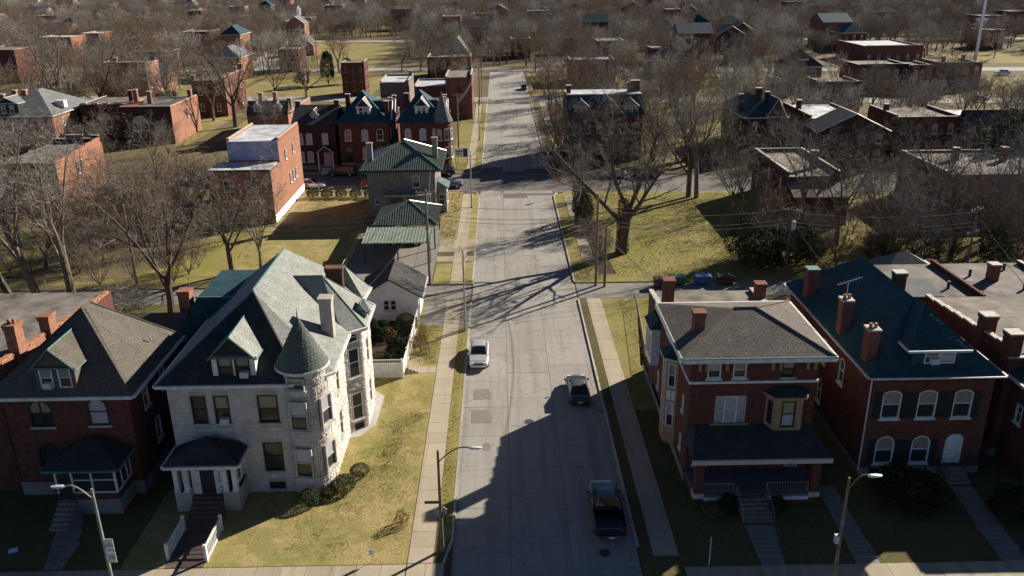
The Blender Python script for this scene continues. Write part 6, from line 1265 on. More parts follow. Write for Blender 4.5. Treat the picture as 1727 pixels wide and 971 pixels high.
# ================================================================ POLES, LAMPS, SIGNS, BINS
def cobra_lamp(label, x, y, h, side, arm=2.4, mat='steel', lean=0.0):
    T = thing('street_lamp', label, 'street lamp', (x, y, G)); MB().tube([(0, 0, 0), (0, 0, h*0.97)], [0.12, 0.075], 8).build('pole', mat, T)
    MB().tube([(0, 0, -.05), (0, 0, .35)], [0.17, 0.15], 8).build('base', mat, T)
    pts = [(side*arm*t, 0.0, h*0.86+1.0*sin(t*pi*0.62)) for t in [i/8 for i in range(9)]]; MB().tube(pts, 0.042, 6).build('arm', mat, T)
    e = pts[-1]; MB().loft([[(e[0]+side*a, w*cos(2*pi*i/8), e[2]+hh*sin(2*pi*i/8)) for i in range(8)] for a, w, hh in ((-0.05, .05, .05), (.1, .14, .09), (.45, .17, .08), (.72, .1, .04))]).build('lamp_head', 'lamp_metal', T)
    return T
L1 = cobra_lamp('street lamp with a curved arm over the road on the left kerb', -4.0, 42.9, 7.4, 1, 1.9, 'pole_wood')
L2 = cobra_lamp('leaning lit street lamp in front of the left red brick house', -23.2, 40.3, 6.9, -1, 1.5, 'steel')
L3 = cobra_lamp('street lamp standing before the blue-slate-roofed house on the right', 18.9, 39.2, 7.5, 1, 1.05, 'pole_wood')
cobra_lamp('slim street lamp at the left kerb beside the alley mouth', -3.8, 76.4, 8.6, 1, 1.6, 'steel')
cobra_lamp('slim street lamp at the left kerb by the crossing', -4.5, 121.6, 8.8, 1, 1.8, 'steel')
cobra_lamp('slim street lamp left of the road beyond the crossing', -4.4, 173, 8.5, 1, 2.2, 'steel'); cobra_lamp('farther slim street lamp left of the road near the warehouse', -4.4, 206, 8.5, 1, 2.2, 'steel')
def sign_disc(label, x, y, h, mat, word=None, r_=0.38, sides=8, z=G, face=-1, plate2=None):
    T = thing('stop_sign', label, 'sign', (x, y, z)); MB().tube([(0, 0, 0), (0, 0, h)], 0.035, 5).build('post', 'steel', T)
    d = [(r_*cos(2*pi*i/sides+pi/sides), r_*sin(2*pi*i/sides+pi/sides)) for i in range(sides)]
    pl = MB().loft([[(a, face*0.05, h-r_+b) for a, b in d], [(a, face*0.07, h-r_+b) for a, b in d]]).build('plate', mat, T)
    if word: text(word, r_*0.62, 'sign_white', pl, (0, face*0.075, h-r_), (pi/2, 0, 0 if face < 0 else pi))
    return T
sign_disc('red stop sign at the right corner before the crossing', 7.9+0.9, 127.2, 3.2, 'sign_red', 'STOP', 0.42)
# the sign on the near left lamp pole faces the crossing: its grey back is towards the camera
pl = MB().loft([[(0.40*cos(2*pi*i/8+pi/8), 0.15, 2.75+0.40*sin(2*pi*i/8+pi/8)) for i in range(8)], [(0.40*cos(2*pi*i/8+pi/8), 0.17, 2.75+0.40*sin(2*pi*i/8+pi/8)) for i in range(8)]]).build('sign_back', 'steel', L1)
MB().box(-0.95, -0.1, -0.02, 0.0, 3.45, 3.65).build('street_name_plate', 'sign_green', L1)
s1 = MB().box(0.13, 0.62, -0.16, -0.14, 2.6, 3.4).build('sign_plate', 'sign_white', L2); text('NO\nPARKING', 0.13, 'ink', s1, (0.375, -0.165, 3.0), (pi/2, 0, 0))
s2_ = MB().box(0.13, 0.62, -0.16, -0.14, 1.75, 2.5).build('sign_plate', 'sign_white', L2); text('TOW\nZONE', 0.14, 'ink', s2_, (0.375, -0.165, 2.12), (pi/2, 0, 0))
MB().box(-0.32, -0.12, -0.2, 0.1, 3.0, 3.5).build('meter_box', 'transformer_grey', L3)
T = thing('yard_sign', 'white and dark blue board sign on two posts in the corner garden', 'sign', (-8.3, 150.6, G)); bd = MB().box(0, 2.3, -0.06, 0.06, 1.4, 3.0).build('board', 'sign_white', T); MB().box(1.5, 2.25, -0.08, -0.062, 1.45, 2.95).build('blue_panel', 'sign_blue', bd); MB().box(0.1, 1.4, -0.08, -0.062, 2.35, 2.55).build('letter_band', 'sign_blue', bd); MB().box(0.1, 1.0, -0.08, -0.062, 1.95, 2.1).build('letter_band', 'sign_blue', bd)
for xx in (0.1, 2.2): MB().box(xx-0.05, xx+0.05, -0.05, 0.05, 0, 1.4).build('post', 'grey_wood', T)
T = thing('small_sign', 'small white sign on a stake at the bottom of the left lawn', 'sign', (-8.2, 41.9, G)); MB().tube([(0, 0, 0), (0, 0, .9)], .02, 4).build('post', 'steel', T); MB().box(-.16, .16, -.02, .0, .55, .95).build('plate', 'sign_white', T)
T = thing('sign_post', 'thin bare white post on the dark right lawn', 'post', (12.1, 41.0, G)); MB().tube([(0, 0, 0), (0, 0, 2.1)], .03, 5).build('post', 'white_paint', T)
T = thing('fallen_sign', 'blue and white board lying on the grass at the left edge', 'sign', (-30.8, 43.6, G)); MB().box(-0.35, 0.35, -0.3, 0.3, 0.0, 0.05).build('board', 'blue_plastic', T, rot=(0.05, 0, 0.4)); MB().box(-0.25, 0.25, -0.2, 0.2, 0.051, 0.06).build('panel', 'sign_white', T, rot=(0.05, 0, 0.4))
def bin_(label, x, y, mat, w=1.6, d=1.0, h=0.95, open_=False):
    T = thing('dumpster', label, 'dumpster', (x, y, 0.06)); MB().hull([(-w*.44, -d*.42, 0.1), (w*.44, -d*.42, 0.1), (w*.44, d*.42, 0.1), (-w*.44, d*.42, 0.1)], [(-w/2, -d/2, h), (w/2, -d/2, h), (w/2, d/2, h), (-w/2, d/2, h)]).build('body', mat, T)
    for sx in (-1, 1): MB().hull([(sx*w*.25-w*.23, -d*.54, h+.003), (sx*w*.25+w*.23, -d*.54, h+.003), (sx*w*.25+w*.23, d*.5, h+.003), (sx*w*.25-w*.23, d*.5, h+.003)], [(sx*w*.25-w*.2, -d*.48, h+.06), (sx*w*.25+w*.2, -d*.48, h+.06), (sx*w*.25+w*.2, d*.46, h+.16), (sx*w*.25-w*.2, d*.46, h+.16)]).build('lid', mat, T)
    for sx in (-1, 1):
        for sy in (-1, 1): MB().tube([(sx*w*.36-.03, sy*d*.34, .08), (sx*w*.36+.03, sy*d*.34, .08)], .08, 8).build('wheel', 'tyre_rubber', T)
        MB().box(sx*w*.5-.03, sx*w*.5+.03, -d*.2, d*.2, h*.6, h*.72).build('handle', mat, T)
bin_('green dumpster beside the alley, left of the blue one', 19.6, 88.6, 'green_plastic', 1.9); bin_('blue dumpster beside the alley between green and brown ones', 22.5, 88.7, 'blue_plastic', 1.9); bin_('brown dumpster beside the alley, rightmost of the three', 25.0, 88.5, 'brown_plastic', 1.9)
bin_('pink-brown brick-coloured skip left of the green dumpster', 17.4, 87.9, 'brown_plastic', 1.1, 1.0, 1.0)
def utility_pole(label, x, y, h, arms=(0,), trans=False, mat='pole_wood', lean=(0, 0), rot=0.0):
    T = thing('utility_pole', label, 'utility pole', (x, y, G), rot); MB().tube([(0, 0, -.1), (lean[0], lean[1], h)], [0.17, 0.11], 8).build('pole', mat, T)
    for a in arms:
        zz = h-0.35-a; arm_ = MB().box(-1.1, 1.1, -.05, .05, zz-.06, zz+.06).build('cross_arm', 'grey_wood', T, loc=(lean[0], lean[1], 0))
        for xx in (-1, -.5, .5, 1): MB().tube([(xx, 0, zz+.06), (xx, 0, zz+.22)], .045, 6).build('insulator', 'lamp_metal', arm_)
    if trans:
        t = MB().tube([(0.35, -.1, h-2.6), (0.35, -.1, h-1.6)], .24, 12).build('transformer', 'transformer_grey', T); MB().tube([(.35, -.1, h-1.6), (.35, -.1, h-1.4)], .06, 6).build('bushing', 'lamp_metal', t)
    return T
utility_pole('tall grey wooden pole beside the big oak at the alley corner', 10.45, 88.6, 10.5, (), mat='grey_wood')
utility_pole('shorter dark wooden pole just right of the tall grey one', 11.4, 88.2, 7.1, (), mat='pole_wood')
utility_pole('pale wooden utility pole between garage and pavement on the left', -8.3, 89.7, 11.0, (0,), mat='grey_wood')
utility_pole('leaning wooden utility pole among the thicket on the left', -41.8, 90.6, 9.6, (), mat='pole_wood')
utility_pole('utility pole with crossarm and wires at the far right', 52.3, 88.7, 8.4, (0, 2.6), mat='grey_wood', rot=0.5)
utility_pole('utility pole with blue-grey transformer in the evergreen thicket, right', 33.2, 92.5, 7.6, (0,), True, rot=-0.6)
utility_pole('utility pole beside the fenced corner garden beyond the crossing', -8.2, 163, 11.0, (0,), mat='grey_wood')
utility_pole('wooden pole at the bungalow lots on the left', -48.5, 214, 10.0, (0,), True); utility_pole('wooden pole near the narrow three-storey house', -47, 262, 9.5, (0,)); utility_pole('wooden pole left of the corner shop', -80.5, 296, 10.5, (0,)); utility_pole('wooden pole right of the corner shop', -62, 296, 10, (0,))
utility_pole('utility pole beyond the stop sign corner with white transformer', 11.0, 168, 10.5, (0,), True)
utility_pole('thin pole with pale top at the left roadside far up the street', -5.0, 236, 11, (0,)); utility_pole('brown pole near the street on the left behind the warehouse', -5.3, 219, 11.5, (0,))
T = thing('radio_mast', 'very tall pale steel mast rising out of the top right corner', 'mast', (168, 304, 0)); MB().tube([(0, 0, 0), (0, 0, 34)], [0.55, 0.35], 10).build('mast', 'lamp_metal', T); MB().box(-2, 2, -.3, .3, 13.6, 14.6).build('antenna_panel', 'pale_roof', T)
def wire(label, A, B_, sag=0.8, r_=0.024, group=None):
    A, B_ = Vector(A), Vector(B_); b = MB().tube([A.lerp(B_, t)-Vector((0, 0, sag*4*t*(1-t))) for t in [i/12 for i in range(13)]], r_, 3, cap=False); return b.build('power_line', 'dark_metal', None, label=label, cat='power line', group=group)
wg = 'wires strung along the alley'
for zz, lv in ((9.6, 'topmost'), (8.4, 'middle'), (7.9, 'lowest')): wire('%s alley wire between the thicket pole and the pale garage pole' % lv, (-41.8, 90.6, zz-0.8), (-8.3, 89.7, zz), 1.0, group=wg); wire('%s alley wire crossing over the main street' % lv, (-8.3, 89.7, zz), (10.45, 88.6, zz), 0.7, group=wg); wire('%s alley wire between the tall grey pole and the transformer pole' % lv, (10.45, 88.6, zz-0.7), (33.2, 92.5, zz-2), 0.8, group=wg); wire('%s alley wire between the transformer pole and the far right pole' % lv, (33.2, 92.5, zz-2.4), (52.3, 88.7, zz-1.6), 0.7, group=wg)
wire('single service wire running down from the far right pole', (52.3, 88.7, 7.8), (45.5, 64, 7.4), 0.5); wire('second service wire from the far right pole towards the flat roof', (52.3, 88.7, 7.6), (41, 66, 7.0), 0.7); wire('service wire from the alley pole to the villa wall', (-8.3, 89.7, 9.0), (-10, 117, 7.0), 0.8); wire('service wire from the alley pole down to the carport', (-8.3, 89.7, 8.6), (-14, 97, 3.0), 0.3); wire('service wire from the thicket pole to the flat-roofed house on the left', (-41.8, 90.6, 8.4), (-36, 68, 8.6), .8); wire('service wire from the garage pole to the stone house', (-8.3, 89.7, 9.2), (-12.2, 66, 8.0), .7); wire('service wire from the garage pole to the white garage', (-8.3, 89.7, 8.8), (-9.5, 84, 3.6), .2); wire('service wire from the short pole to the brown hipped house', (11.4, 88.2, 6.8), (13.2, 67, 8.2), .4); wire('service wire from the transformer pole to the blue-slate house', (33.2, 92.5, 6.6), (29, 67, 8.5), .7)
for lb, x, y, w_, n_, mt in (('worn concrete terrace steps on the path of the left red brick house', -28.1, 42.1, 1.2, 5, 'alley_concrete'), ('brick terrace steps between the white handrails', -20.45, 42.4, 1.9, 6, 'brick_path'), ('terrace steps on the path to the wide front porch', 15.3, 41.6, 1.45, 4, 'alley_concrete'), ('terrace steps on the narrow path between the right-hand houses', 21.1, 41.4, 1.35, 4, 'alley_concrete'), ('terrace steps on the path to the white arched door', 29.9, 42.0, 1.5, 5, 'alley_concrete')):
    T = thing('terrace_steps', lb, 'steps', (x, y, G+.03))
    for i in range(n_): MB().box(0, w_, i*.42, i*.42+.36, 0, .09+.012*i).build('step', mt, T)
T = thing('outdoor_unit', 'grey air conditioning unit between the two right-hand brick houses', 'air conditioner', (22.2, 55.0, G)); MB().box(-.45, .45, -.4, .4, 0, .85).build('case', 'transformer_grey', T); MB().tube([(0, 0, .85), (0, 0, .88)], .33, 16).build('fan_grille', 'dark_metal', T)
for hx, hy, hz_, lb in ((17.5, 54.9, 10.9, 'front'), (26.8, 61.5, 9.9, 'blue slate')): pass
wire('guy wire slanting from the grey pole to the lot', (10.45, 88.6, 6.5), (17.5, 88.9, 0.3), 0.05, 0.02)
for q_, lv in ((9.8, 'upper'), (9.3, 'lower')): wire('%s wire crossing the street far beyond the crossing' % lv, (-8.2, 163, q_), (11.0, 168, q_), 0.5, group='wires beyond the crossing'); wire('%s wire running up the street beyond the crossing' % lv, (-8.2, 163, q_), (-5.3, 219, q_+0.8), 1.2, group='wires up the street')

# ================================================================ TREES
def branch(B, rr, p, d, L, r, lev, P):
    n = P['seg'][lev]; sd = P['sides'][lev]; pts = [p.copy()]; rad = [r]; q = p.copy(); dd = d.copy()
    for i in range(n):
        j = P['jit'][lev]
        dd = (dd + Vector((rr.uniform(-j, j), rr.uniform(-j, j), rr.uniform(-j, j)*0.7+P['trop'][lev]))).normalized()
        q = q+dd*(L/n); pts.append(q.copy()); rad.append(r*(1-(1-P['tip'][lev])*(i+1)/n))
    tgt = B[0] if lev <= P['split'] else B[1]
    k = len(tgt.v)
    if n == 1 and sd == 3:
        a = dd.cross(Vector((0.3, 0.2, 0.9))).normalized(); b_ = dd.cross(a)
        tgt.v += [tuple(p+a*r), tuple(p-a*r*0.5+b_*r*0.86), tuple(p-a*r*0.5-b_*r*0.86), tuple(q)]; tgt.f += [(k, k+1, k+3), (k+1, k+2, k+3), (k+2, k, k+3)]
    else: tgt.tube(pts, rad, sd, cap=False)
    if lev >= P['max']: return
    nk = P['kids'][lev]; a0 = rr.uniform(0, 6.28)
    for i in range(nk):
        t = P['t0'][lev] + (1-P['t0'][lev])*(i+rr.uniform(0.2, 0.9))/nk; t = min(t, 0.99); f = t*n; s_ = int(f); w = f-s_
        bp = pts[s_].lerp(pts[min(s_+1, n)], w); br_ = rad[s_]*(1-w)+rad[min(s_+1, n)]*w
        bd = (pts[min(s_+1, n)]-pts[s_]).normalized(); a = bd.cross(Vector((0.2, 0.9, 0.3))).normalized(); b_ = bd.cross(a); az = a0+i*2.4+rr.uniform(-.4, .4); an = rr.uniform(*P['ang'][lev])
        nd_ = bd*cos(an)+(a*cos(az)+b_*sin(az))*sin(an)
        branch(B, rr, bp, nd_.normalized(), L*P['rat'][lev]*(1.15-0.55*t)*rr.uniform(.75, 1.2), max(P['minr'], br_*P['rr'][lev]), lev+1, P)
BASEP = dict(seg=[4, 6, 5, 3, 2, 1], sides=[8, 6, 5, 3, 3, 3], jit=[.06, .16, .22, .28, .3, .3], trop=[.02, .06, .06, .04, .02, 0], tip=[.75, .3, .3, .3, .4, 0], kids=[4, 7, 6, 6, 4], t0=[.6, .25, .15, .12, .1], ang=[(.35, .75), (.5, 1.0), (.5, 1.0), (.45, 1.0), (.4, .9)], rat=[1.55, .52, .55, .5, .5], rr=[.52, .5, .5, .55, .6], minr=.010, max=5, split=2)
TM = {}
def tree_meshes(key, H=14, spread=1.0, twig='twig', detail=5, seed=1, lowfork=0.3, kids=None, minr=0.012, thick=1.0, upright=0.0):
    rr = random.Random(seed); P = {k_: (list(v) if isinstance(v, list) else v) for k_, v in BASEP.items()}
    P['max'] = detail; P['minr'] = minr
    if kids: P['kids'] = kids
    if detail < 5: P['split'] = 1; P['seg'] = [3, 4, 3, 2, 1, 1]; P['sides'] = [6, 5, 3, 3, 3, 3]
    if detail == 4: P['seg'][4] = 1
    P['ang'][0] = (.3*spread, .75*spread); P['trop'] = [x+upright for x in P['trop']]
    L0 = H*lowfork; P['rat'][0] = (1-lowfork)/lowfork*0.78
    B = (MB(), MB()); branch(B, rr, Vector((0, 0, -.2)), Vector((rr.uniform(-.06, .06), rr.uniform(-.06, .06), 1)).normalized(), L0, H*0.026*thick, 0, P)
    zmax = max(v[2] for v in B[1].v); s_ = H/zmax
    for b in B: b.v = [(x*s_, y*s_, z_*s_) for x, y, z_ in b.v]
    TM[key] = (B[0].mesh('trunk', {'twig_pale': 'bark_pale', 'twig_grey': 'bark', 'twig_warm': 'bark_dark', 'twig': 'bark_dark' if seed % 2 else 'bark'}[twig], uv=False), B[1].mesh('crown', twig, uv=False), H)
tree_meshes('oak_a', 20, 1.15, 'twig', 5, 3, .22, [4, 8, 7, 6, 5], 0.010, 1.15)
tree_meshes('tall_a', 19, .8, 'twig_grey', 5, 11, .28, [4, 8, 6, 5, 5], 0.008, .62)
tree_meshes('tall_b', 17, .95, 'twig', 5, 17, .22, [5, 7, 6, 5, 5], 0.008, .66)
tree_meshes('round_a', 13, 1.1, 'twig_grey', 5, 29, .18, [6, 7, 5, 5, 5], 0.009, .55)
tree_meshes('round_b', 11, 1.2, 'twig_warm', 5, 31, .15, [6, 7, 5, 5, 5], 0.009, .5)
tree_meshes('scrub_a', 6, 1.0, 'twig_warm', 4, 41, .06, [8, 7, 6, 5], 0.009, .45, .03)
tree_meshes('scrub_b', 7.5, .8, 'twig', 4, 43, .06, [9, 7, 6, 5], 0.009, .4, .05)
tree_meshes('scrub_c', 5, 1.3, 'twig_grey', 4, 47, .06, [8, 7, 6, 5], 0.009, .45)
FARK = []
for i, (H_, sp, tw_) in enumerate(((15, 1.1, 'twig'), (13, 1.2, 'twig_warm'), (16, .9, 'twig_grey'), (12, 1.25, 'twig'), (14, 1.1, 'twig_grey'), (17, 1.0, 'twig_warm'), (15, .9, 'twig_pale'))):
    tree_meshes('far%d' % i, H_, sp, tw_, 4, 100+i, .2, [5, 7, 7, 6], 0.024, .6); FARK.append('far%d' % i)
MIDK = []
for i, (H_, sp, tw_) in enumerate(((13, 1.1, 'twig'), (12, 1.2, 'twig_warm'), (14, .9, 'twig_grey'), (12, 1.0, 'twig_pale'))):
    tree_meshes('mid%d' % i, H_, sp, tw_, 5, 200+i, .2, [5, 7, 6, 5, 4], 0.012, .6); MIDK.append('mid%d' % i)
def tree(key, x, y, H=None, label='bare tree', group=None, rz=None, lean=(0, 0), z=G, name='bare_tree', parts=True, sx=1.0):
    tr, cr, h0 = TM[key]; s_ = (H or h0)/h0; T = thing(name, label, 'tree', (x, y, z), rz if rz is not None else random.uniform(0, 6.28), group)
    T.rotation_euler = (lean[0], lean[1], T.rotation_euler[2]); T.scale = (s_*sx, s_*sx, s_); link('trunk', tr, T); link('crown', cr, T); return T
tree('oak_a', 14.9, 99.6, 20.5, 'huge spreading bare oak with thick trunk in the green lot right of the street', rz=2.2)
tree('tall_b', 28.8, 126, 19, 'tall bare double-trunked tree by the cross street in the green lot', rz=1.0)
tree('tall_a', 29.9, 125.3, 17, 'slimmer bare tree growing against the double-trunked one', rz=3.0)
tree('tall_b', -33.7, 79.2, 18.5, 'big many-limbed bare tree behind the stone house wing', rz=.7)
tree('round_a', -29.0, 95.6, 14.5, 'bare tree at the straw lawn edge left of the chain link fence', rz=2.0, sx=.8)
tree('tall_b', -32.0, 94.2, 15, 'bare tree in front of the pale-roofed orange building', rz=4.0)
tree('tall_a', -47.5, 81.5, 22, 'tall tree with long leaning trunk at the left thicket', lean=(0, -.25)); tree('tall_a', -45.5, 83.5, 20, 'leaning bare tree just right of the leftmost long trunk', lean=(0.05, -.15)); tree('tall_b', -51.0, 82.5, 20, 'bare tree with slanting trunk at the very left edge', lean=(0.1, -.3))
tree('tall_b', 42.5, 101.5, 15, 'bare tree with forked dark trunk in the lot behind the blue-slate house', rz=1.2); tree('tall_a', 38.9, 104, 16, 'straight bare tree left of the forked dark one'); tree('tall_b', 57.5, 107, 17, 'large dark bare tree before the big flat-roofed building'); tree('tall_a', 66, 104, 18, 'tall bare tree at the right edge before the flat roof')
tree('round_b', 50.5, 121, 12, 'small bare tree beside the cross street on the right')
tree('round_a', 33.5, 118, 12, 'bare tree left of the lean-to building'); tree('round_b', 36.5, 124, 11, 'bushy bare tree by the lean-to building wall')
tree('tall_a', 10.5, 112, 11, 'slender bare tree with evergreen ivy at the right pavement', rz=1)
tree('round_b', 10.4, 147.5, 11, 'bare bushy tree on the far right corner of the crossing'); tree('round_a', 10.8, 158, 12, 'grey bare tree beside the right pavement past the crossing'); tree('round_b', 11.8, 170, 10, 'low bare tree farther along the right pavement')
tree('tall_b', 8.9+5, 149.3, 15, 'bare tree in front of the left end of the double house'); tree('tall_a', 19.5, 149.5, 15, 'bare tree in front of the middle of the double house'); tree('tall_b', 27.5, 150.5, 16, 'bare tree at the right end of the double house')
tree('tall_b', 34, 152, 17, 'tall bare tree between the double house and the blue-roofed house'); tree('tall_a', 40, 148, 15, 'bare tree left of the blue-roofed house')
tree('tall_b', -60, 192, 24, 'very tall bare tree right of the arched-window houses'); tree('tall_a', -105, 205, 24, 'very tall bare tree behind the grey hipped roof', rz=2); tree('tall_b', -96, 208, 22, 'tall bare tree right of that behind the hipped roof')
tree('tall_a', -44, 160, 13, 'thin bare tree left of the dark mansard house')
# thicket and undergrowth on both sides
TR = random.Random(5); AUTO = []; AUTO_O = []
def free(x, y, pad=1.5):
    if -4.8-pad*.2 < x < 9.4 and y < 300: return False
    if abs(y-87) < 2.7+pad*.3 and y < 100: return False
    if lo(x)-1.2 < y < hi(x)+1.0: return False
    if y > 200 and any(abs(y-(c-0.1*x)) < 5.5+pad*.4 for c in (229, 298)): return False
    return not any(f[0]-pad < x < f[1]+pad and f[2]-pad < y < f[3]+pad for f in FOOT)
def scatter(n, x0, x1, y0, y1, keys, hr, label, group, pad=1.0, mind=2.0, name='bare_tree', ex=None, parts=True, z=G):
    pts = []; c = 0
    for _ in range(n*30):
        if c >= n: break
        x, y = TR.uniform(x0, x1), TR.uniform(y0, y1)
        if abs(x) > 0.66*y+8 or not free(x, y, pad) or any((x-a)**2+(y-b_)**2 < mind*mind for a, b_ in pts): continue
        if ex and ex(x, y): continue
        pts.append((x, y)); c += 1; k_ = TR.choice(keys); AUTO.append((x, y, k_, name)); AUTO_O.append(tree(k_, x, y, TR.uniform(*hr), label, group, rz=TR.uniform(0, 6.28), name=name, z=z))
    return c
SB = ['scrub_a', 'scrub_b', 'scrub_c']
scatter(26, -60, -36, 90.5, 121, SB, (4, 7.5), 'leafless shrub in the tangled thicket on the left', 'shrubs of the left thicket', .5, 2.2, 'bare_shrub')
scatter(10, -72, -40, 92, 119, ['round_a', 'round_b', 'tall_b'], (8, 14), 'leafless tree in the tangled thicket on the left', 'trees of the left thicket', 1, 4)
scatter(14, -60, -36, 71, 84, SB, (3, 5.5), 'leafless shrub between the alley and the left roofs', 'shrubs south of the left alley', .6, 2.2, 'bare_shrub')
scatter(9, -64, -40, 121, 131, ['round_a', 'round_b', 'scrub_b'], (7, 11), 'bushy leafless tree beside the lit orange house', 'trees round the orange house', 1, 3.5)
scatter(40, 29, 78, 91, 127, SB+['round_b'], (4, 9), 'leafless shrub in the dark thicket on the right', 'shrubs of the right thicket', .6, 2.3, 'bare_shrub', ex=lambda x, y: x < 36 and y > 104)
scatter(11, 44, 80, 91, 112, ['round_a', 'tall_a', 'tall_b'], (11, 16), 'dark leafless tree in the thicket on the right', 'trees of the right thicket', 1, 5)
scatter(12, 9.6, 13.5, 92, 127, ['scrub_a', 'scrub_c'], (2.2, 4.5), 'low leafless shrub on the bank beside the right pavement', 'shrubs on the right bank', .3, 2.4, 'bare_shrub', ex=lambda x, y: 9.6 < x < 11.2)
scatter(14, 30, 110, 142, 152, ['round_a', 'round_b', 'tall_a', 'tall_b', 'scrub_b'], (8, 14), 'leafless tree in front of the right-hand terraces', 'trees before the right-hand terraces', .3, 4)
scatter(16, 9, 32, 145, 175, ['round_b', 'scrub_b', 'round_a'], (6, 10), 'leafless tree round the wide double house', 'trees round the double house', .4, 3.2)
scatter(14, -110, -55, 144, 170, ['round_a', 'round_b', 'scrub_b'], (7, 12), 'leafless tree on the left across the cross street', 'left trees across the cross street', .8, 4.5)
allf = list(range(len(FARK)))
def farok(x, y):
    if -78 < x < -22 and 232-0.1*x*0 < y < 292: return True
    if -66 < x < -5 and 172 < y < 226: return True
    if -120 < x < -78 and 236 < y < 290 and TR.random() < .75: return True
    if -70-0.12*y/10 < x < -30 and 300 < y < 420 and x > -86-0.08*(y-300): return True
    if 95 < x < 125 and 198 < y < 226: return True
    if 120 < x < 200 and 230 < y < 330 and TR.random() < .8: return True
    return False
scatter(80, 12, 125, 165, 240, MIDK, (9, 14), 'leafless tree among the houses on the right', 'trees among the right-hand houses', .8, 5.2, ex=farok)
scatter(50, -140, -40, 188, 300, MIDK, (9, 17), 'leafless tree among the houses on the left', 'trees among the left-hand houses', .8, 6, ex=farok)
scatter(50, -40, 90, 240, 310, MIDK, (9, 15), 'leafless tree round the far end of the street', 'trees round the far end of the street', .8, 5.5, ex=farok, z=0)
scatter(110, -220, 220, 300, 350, FARK, (9, 14), 'leafless tree at the near edge of the distant wood', 'trees at the near edge of the wood', .8, 5.5, ex=farok, z=0)
# the wood towards the horizon: one mass, instanced through geometry nodes
def wood(name, pts, keys, smin, smax, label):
    me = bpy.data.meshes.new(name); me.from_pydata([(x, y, 0) for x, y in pts], [], []); o = bpy.data.objects.new(name, me); COL.objects.link(o)
    tag(o, label, 'wood', kind='stuff'); ng = bpy.data.node_groups.new(name, 'GeometryNodeTree'); ng.interface.new_socket('Geometry', in_out='INPUT', socket_type='NodeSocketGeometry'); ng.interface.new_socket('Geometry', in_out='OUTPUT', socket_type='NodeSocketGeometry')
    N, Lk = ng.nodes, ng.links; gi, go = N.new('NodeGroupInput'), N.new('NodeGroupOutput'); col = bpy.data.collections.new(name+'_kinds')
    for k_ in keys:
        jm = bpy.data.meshes.new('wood_tree'); a, b_ = TM[k_][0], TM[k_][1]
        nv = len(a.vertices); vs = [v.co[:] for v in a.vertices]+[v.co[:] for v in b_.vertices]; fs = [tuple(p.vertices) for p in a.polygons]+[tuple(i+nv for i in p.vertices) for p in b_.polygons]
        jm.from_pydata(vs, [], fs); jm.materials.append(a.materials[0]); jm.materials.append(b_.materials[0]); na = len(a.polygons)
        jm.polygons.foreach_set('material_index', [0]*na+[1]*(len(fs)-na)); col.objects.link(bpy.data.objects.new('wood_tree', jm))
    ci = N.new('GeometryNodeCollectionInfo'); ci.inputs[0].default_value = col; ci.inputs['Separate Children'].default_value = True; ci.inputs['Reset Children'].default_value = True
    ip = N.new('GeometryNodeInstanceOnPoints'); ip.inputs['Pick Instance'].default_value = True
    ri = N.new('FunctionNodeRandomValue'); ri.data_type = 'INT'; ri.inputs[4].default_value = 0; ri.inputs[5].default_value = len(keys)-1
    rs = N.new('FunctionNodeRandomValue'); rs.data_type = 'FLOAT'; rs.inputs[2].default_value = smin; rs.inputs[3].default_value = smax
    rv = N.new('FunctionNodeRandomValue'); rv.data_type = 'FLOAT_VECTOR'; rv.inputs[0].default_value = (0, 0, 0); rv.inputs[1].default_value = (0, 0, 6.28)
    Lk.new(gi.outputs[0], ip.inputs['Points']); Lk.new(ci.outputs[0], ip.inputs['Instance']); Lk.new(ri.outputs[2], ip.inputs['Instance Index']); Lk.new(rs.outputs[1], ip.inputs['Scale']); Lk.new(rv.outputs[0], ip.inputs['Rotation']); Lk.new(ip.outputs[0], go.inputs[0])
    md = o.modifiers.new('trees', 'NODES'); md.node_group = ng; return o
pts = []
y = 345.0
while y < 1150:
    st = 6.4+(y-345)*0.010; x = -0.68*y
    while x < 0.68*y:
        xx, yy = x+TR.uniform(-3, 3), y+TR.uniform(-3, 3); x += st
        if not free(xx, yy, .6) or abs(yy-(425-0.1*xx)) < 6 or (-86-0.1*(yy-300) < xx < -38 and yy < 440) or (100 < xx < 460 and 270 < yy < 380 and TR.random() < .4): continue
        pts.append((xx, yy))
    y += st
wood('distant_wood', pts, FARK, .5, 1.0, 'brown leafless wood covering everything to the horizon')
print('wood', len(pts))

LAND = [('the lit orange house', -69, 130), ('the pale-roofed orange building', -35.5, 124), ('the black-roofed cottage', -32.6, 152), ('the cross-gabled mansion', -24, 155), ('the turreted mansion', -14, 155), ('the dark mansard house', -47.6, 185), ('the grey hipped house', -94, 177), ('the arched-window houses', -77, 182), ('the weathered lone brick house', -70, 215), ('the narrow three-storey house', -40, 243), ('the corner shop', -72, 305), ('the five-window terrace', -120, 306), ('the bungalow', -103, 260), ('the firewalled brick row', -16, 277), ('the street-side warehouse', -9.5, 205), ('the double house', 19, 158), ('the blue-roofed gable house', 49, 163), ('the pale-roofed flats', 61, 160), ('the white-edged gable', 61, 147), ('the arched-window row', 76.7, 156), ('the grey mansard terrace', 91, 156), ('the lean-to building', 43, 121), ('the big flat-roofed building', 70, 119), ('the pyramid-roofed house', 85, 245), ('the radio mast', 168, 304), ('the transformer pole', 33, 92.5), ('the far right wired pole', 52, 88.7), ('the big oak', 14.9, 99.6), ('the leaning thicket pole', -41.8, 90.6), ('the far street end', 2, 295), ('the conifers', -49, 264), ('the brick tower house', -104, 215), ('the pale flat warehouse', 128, 300)]
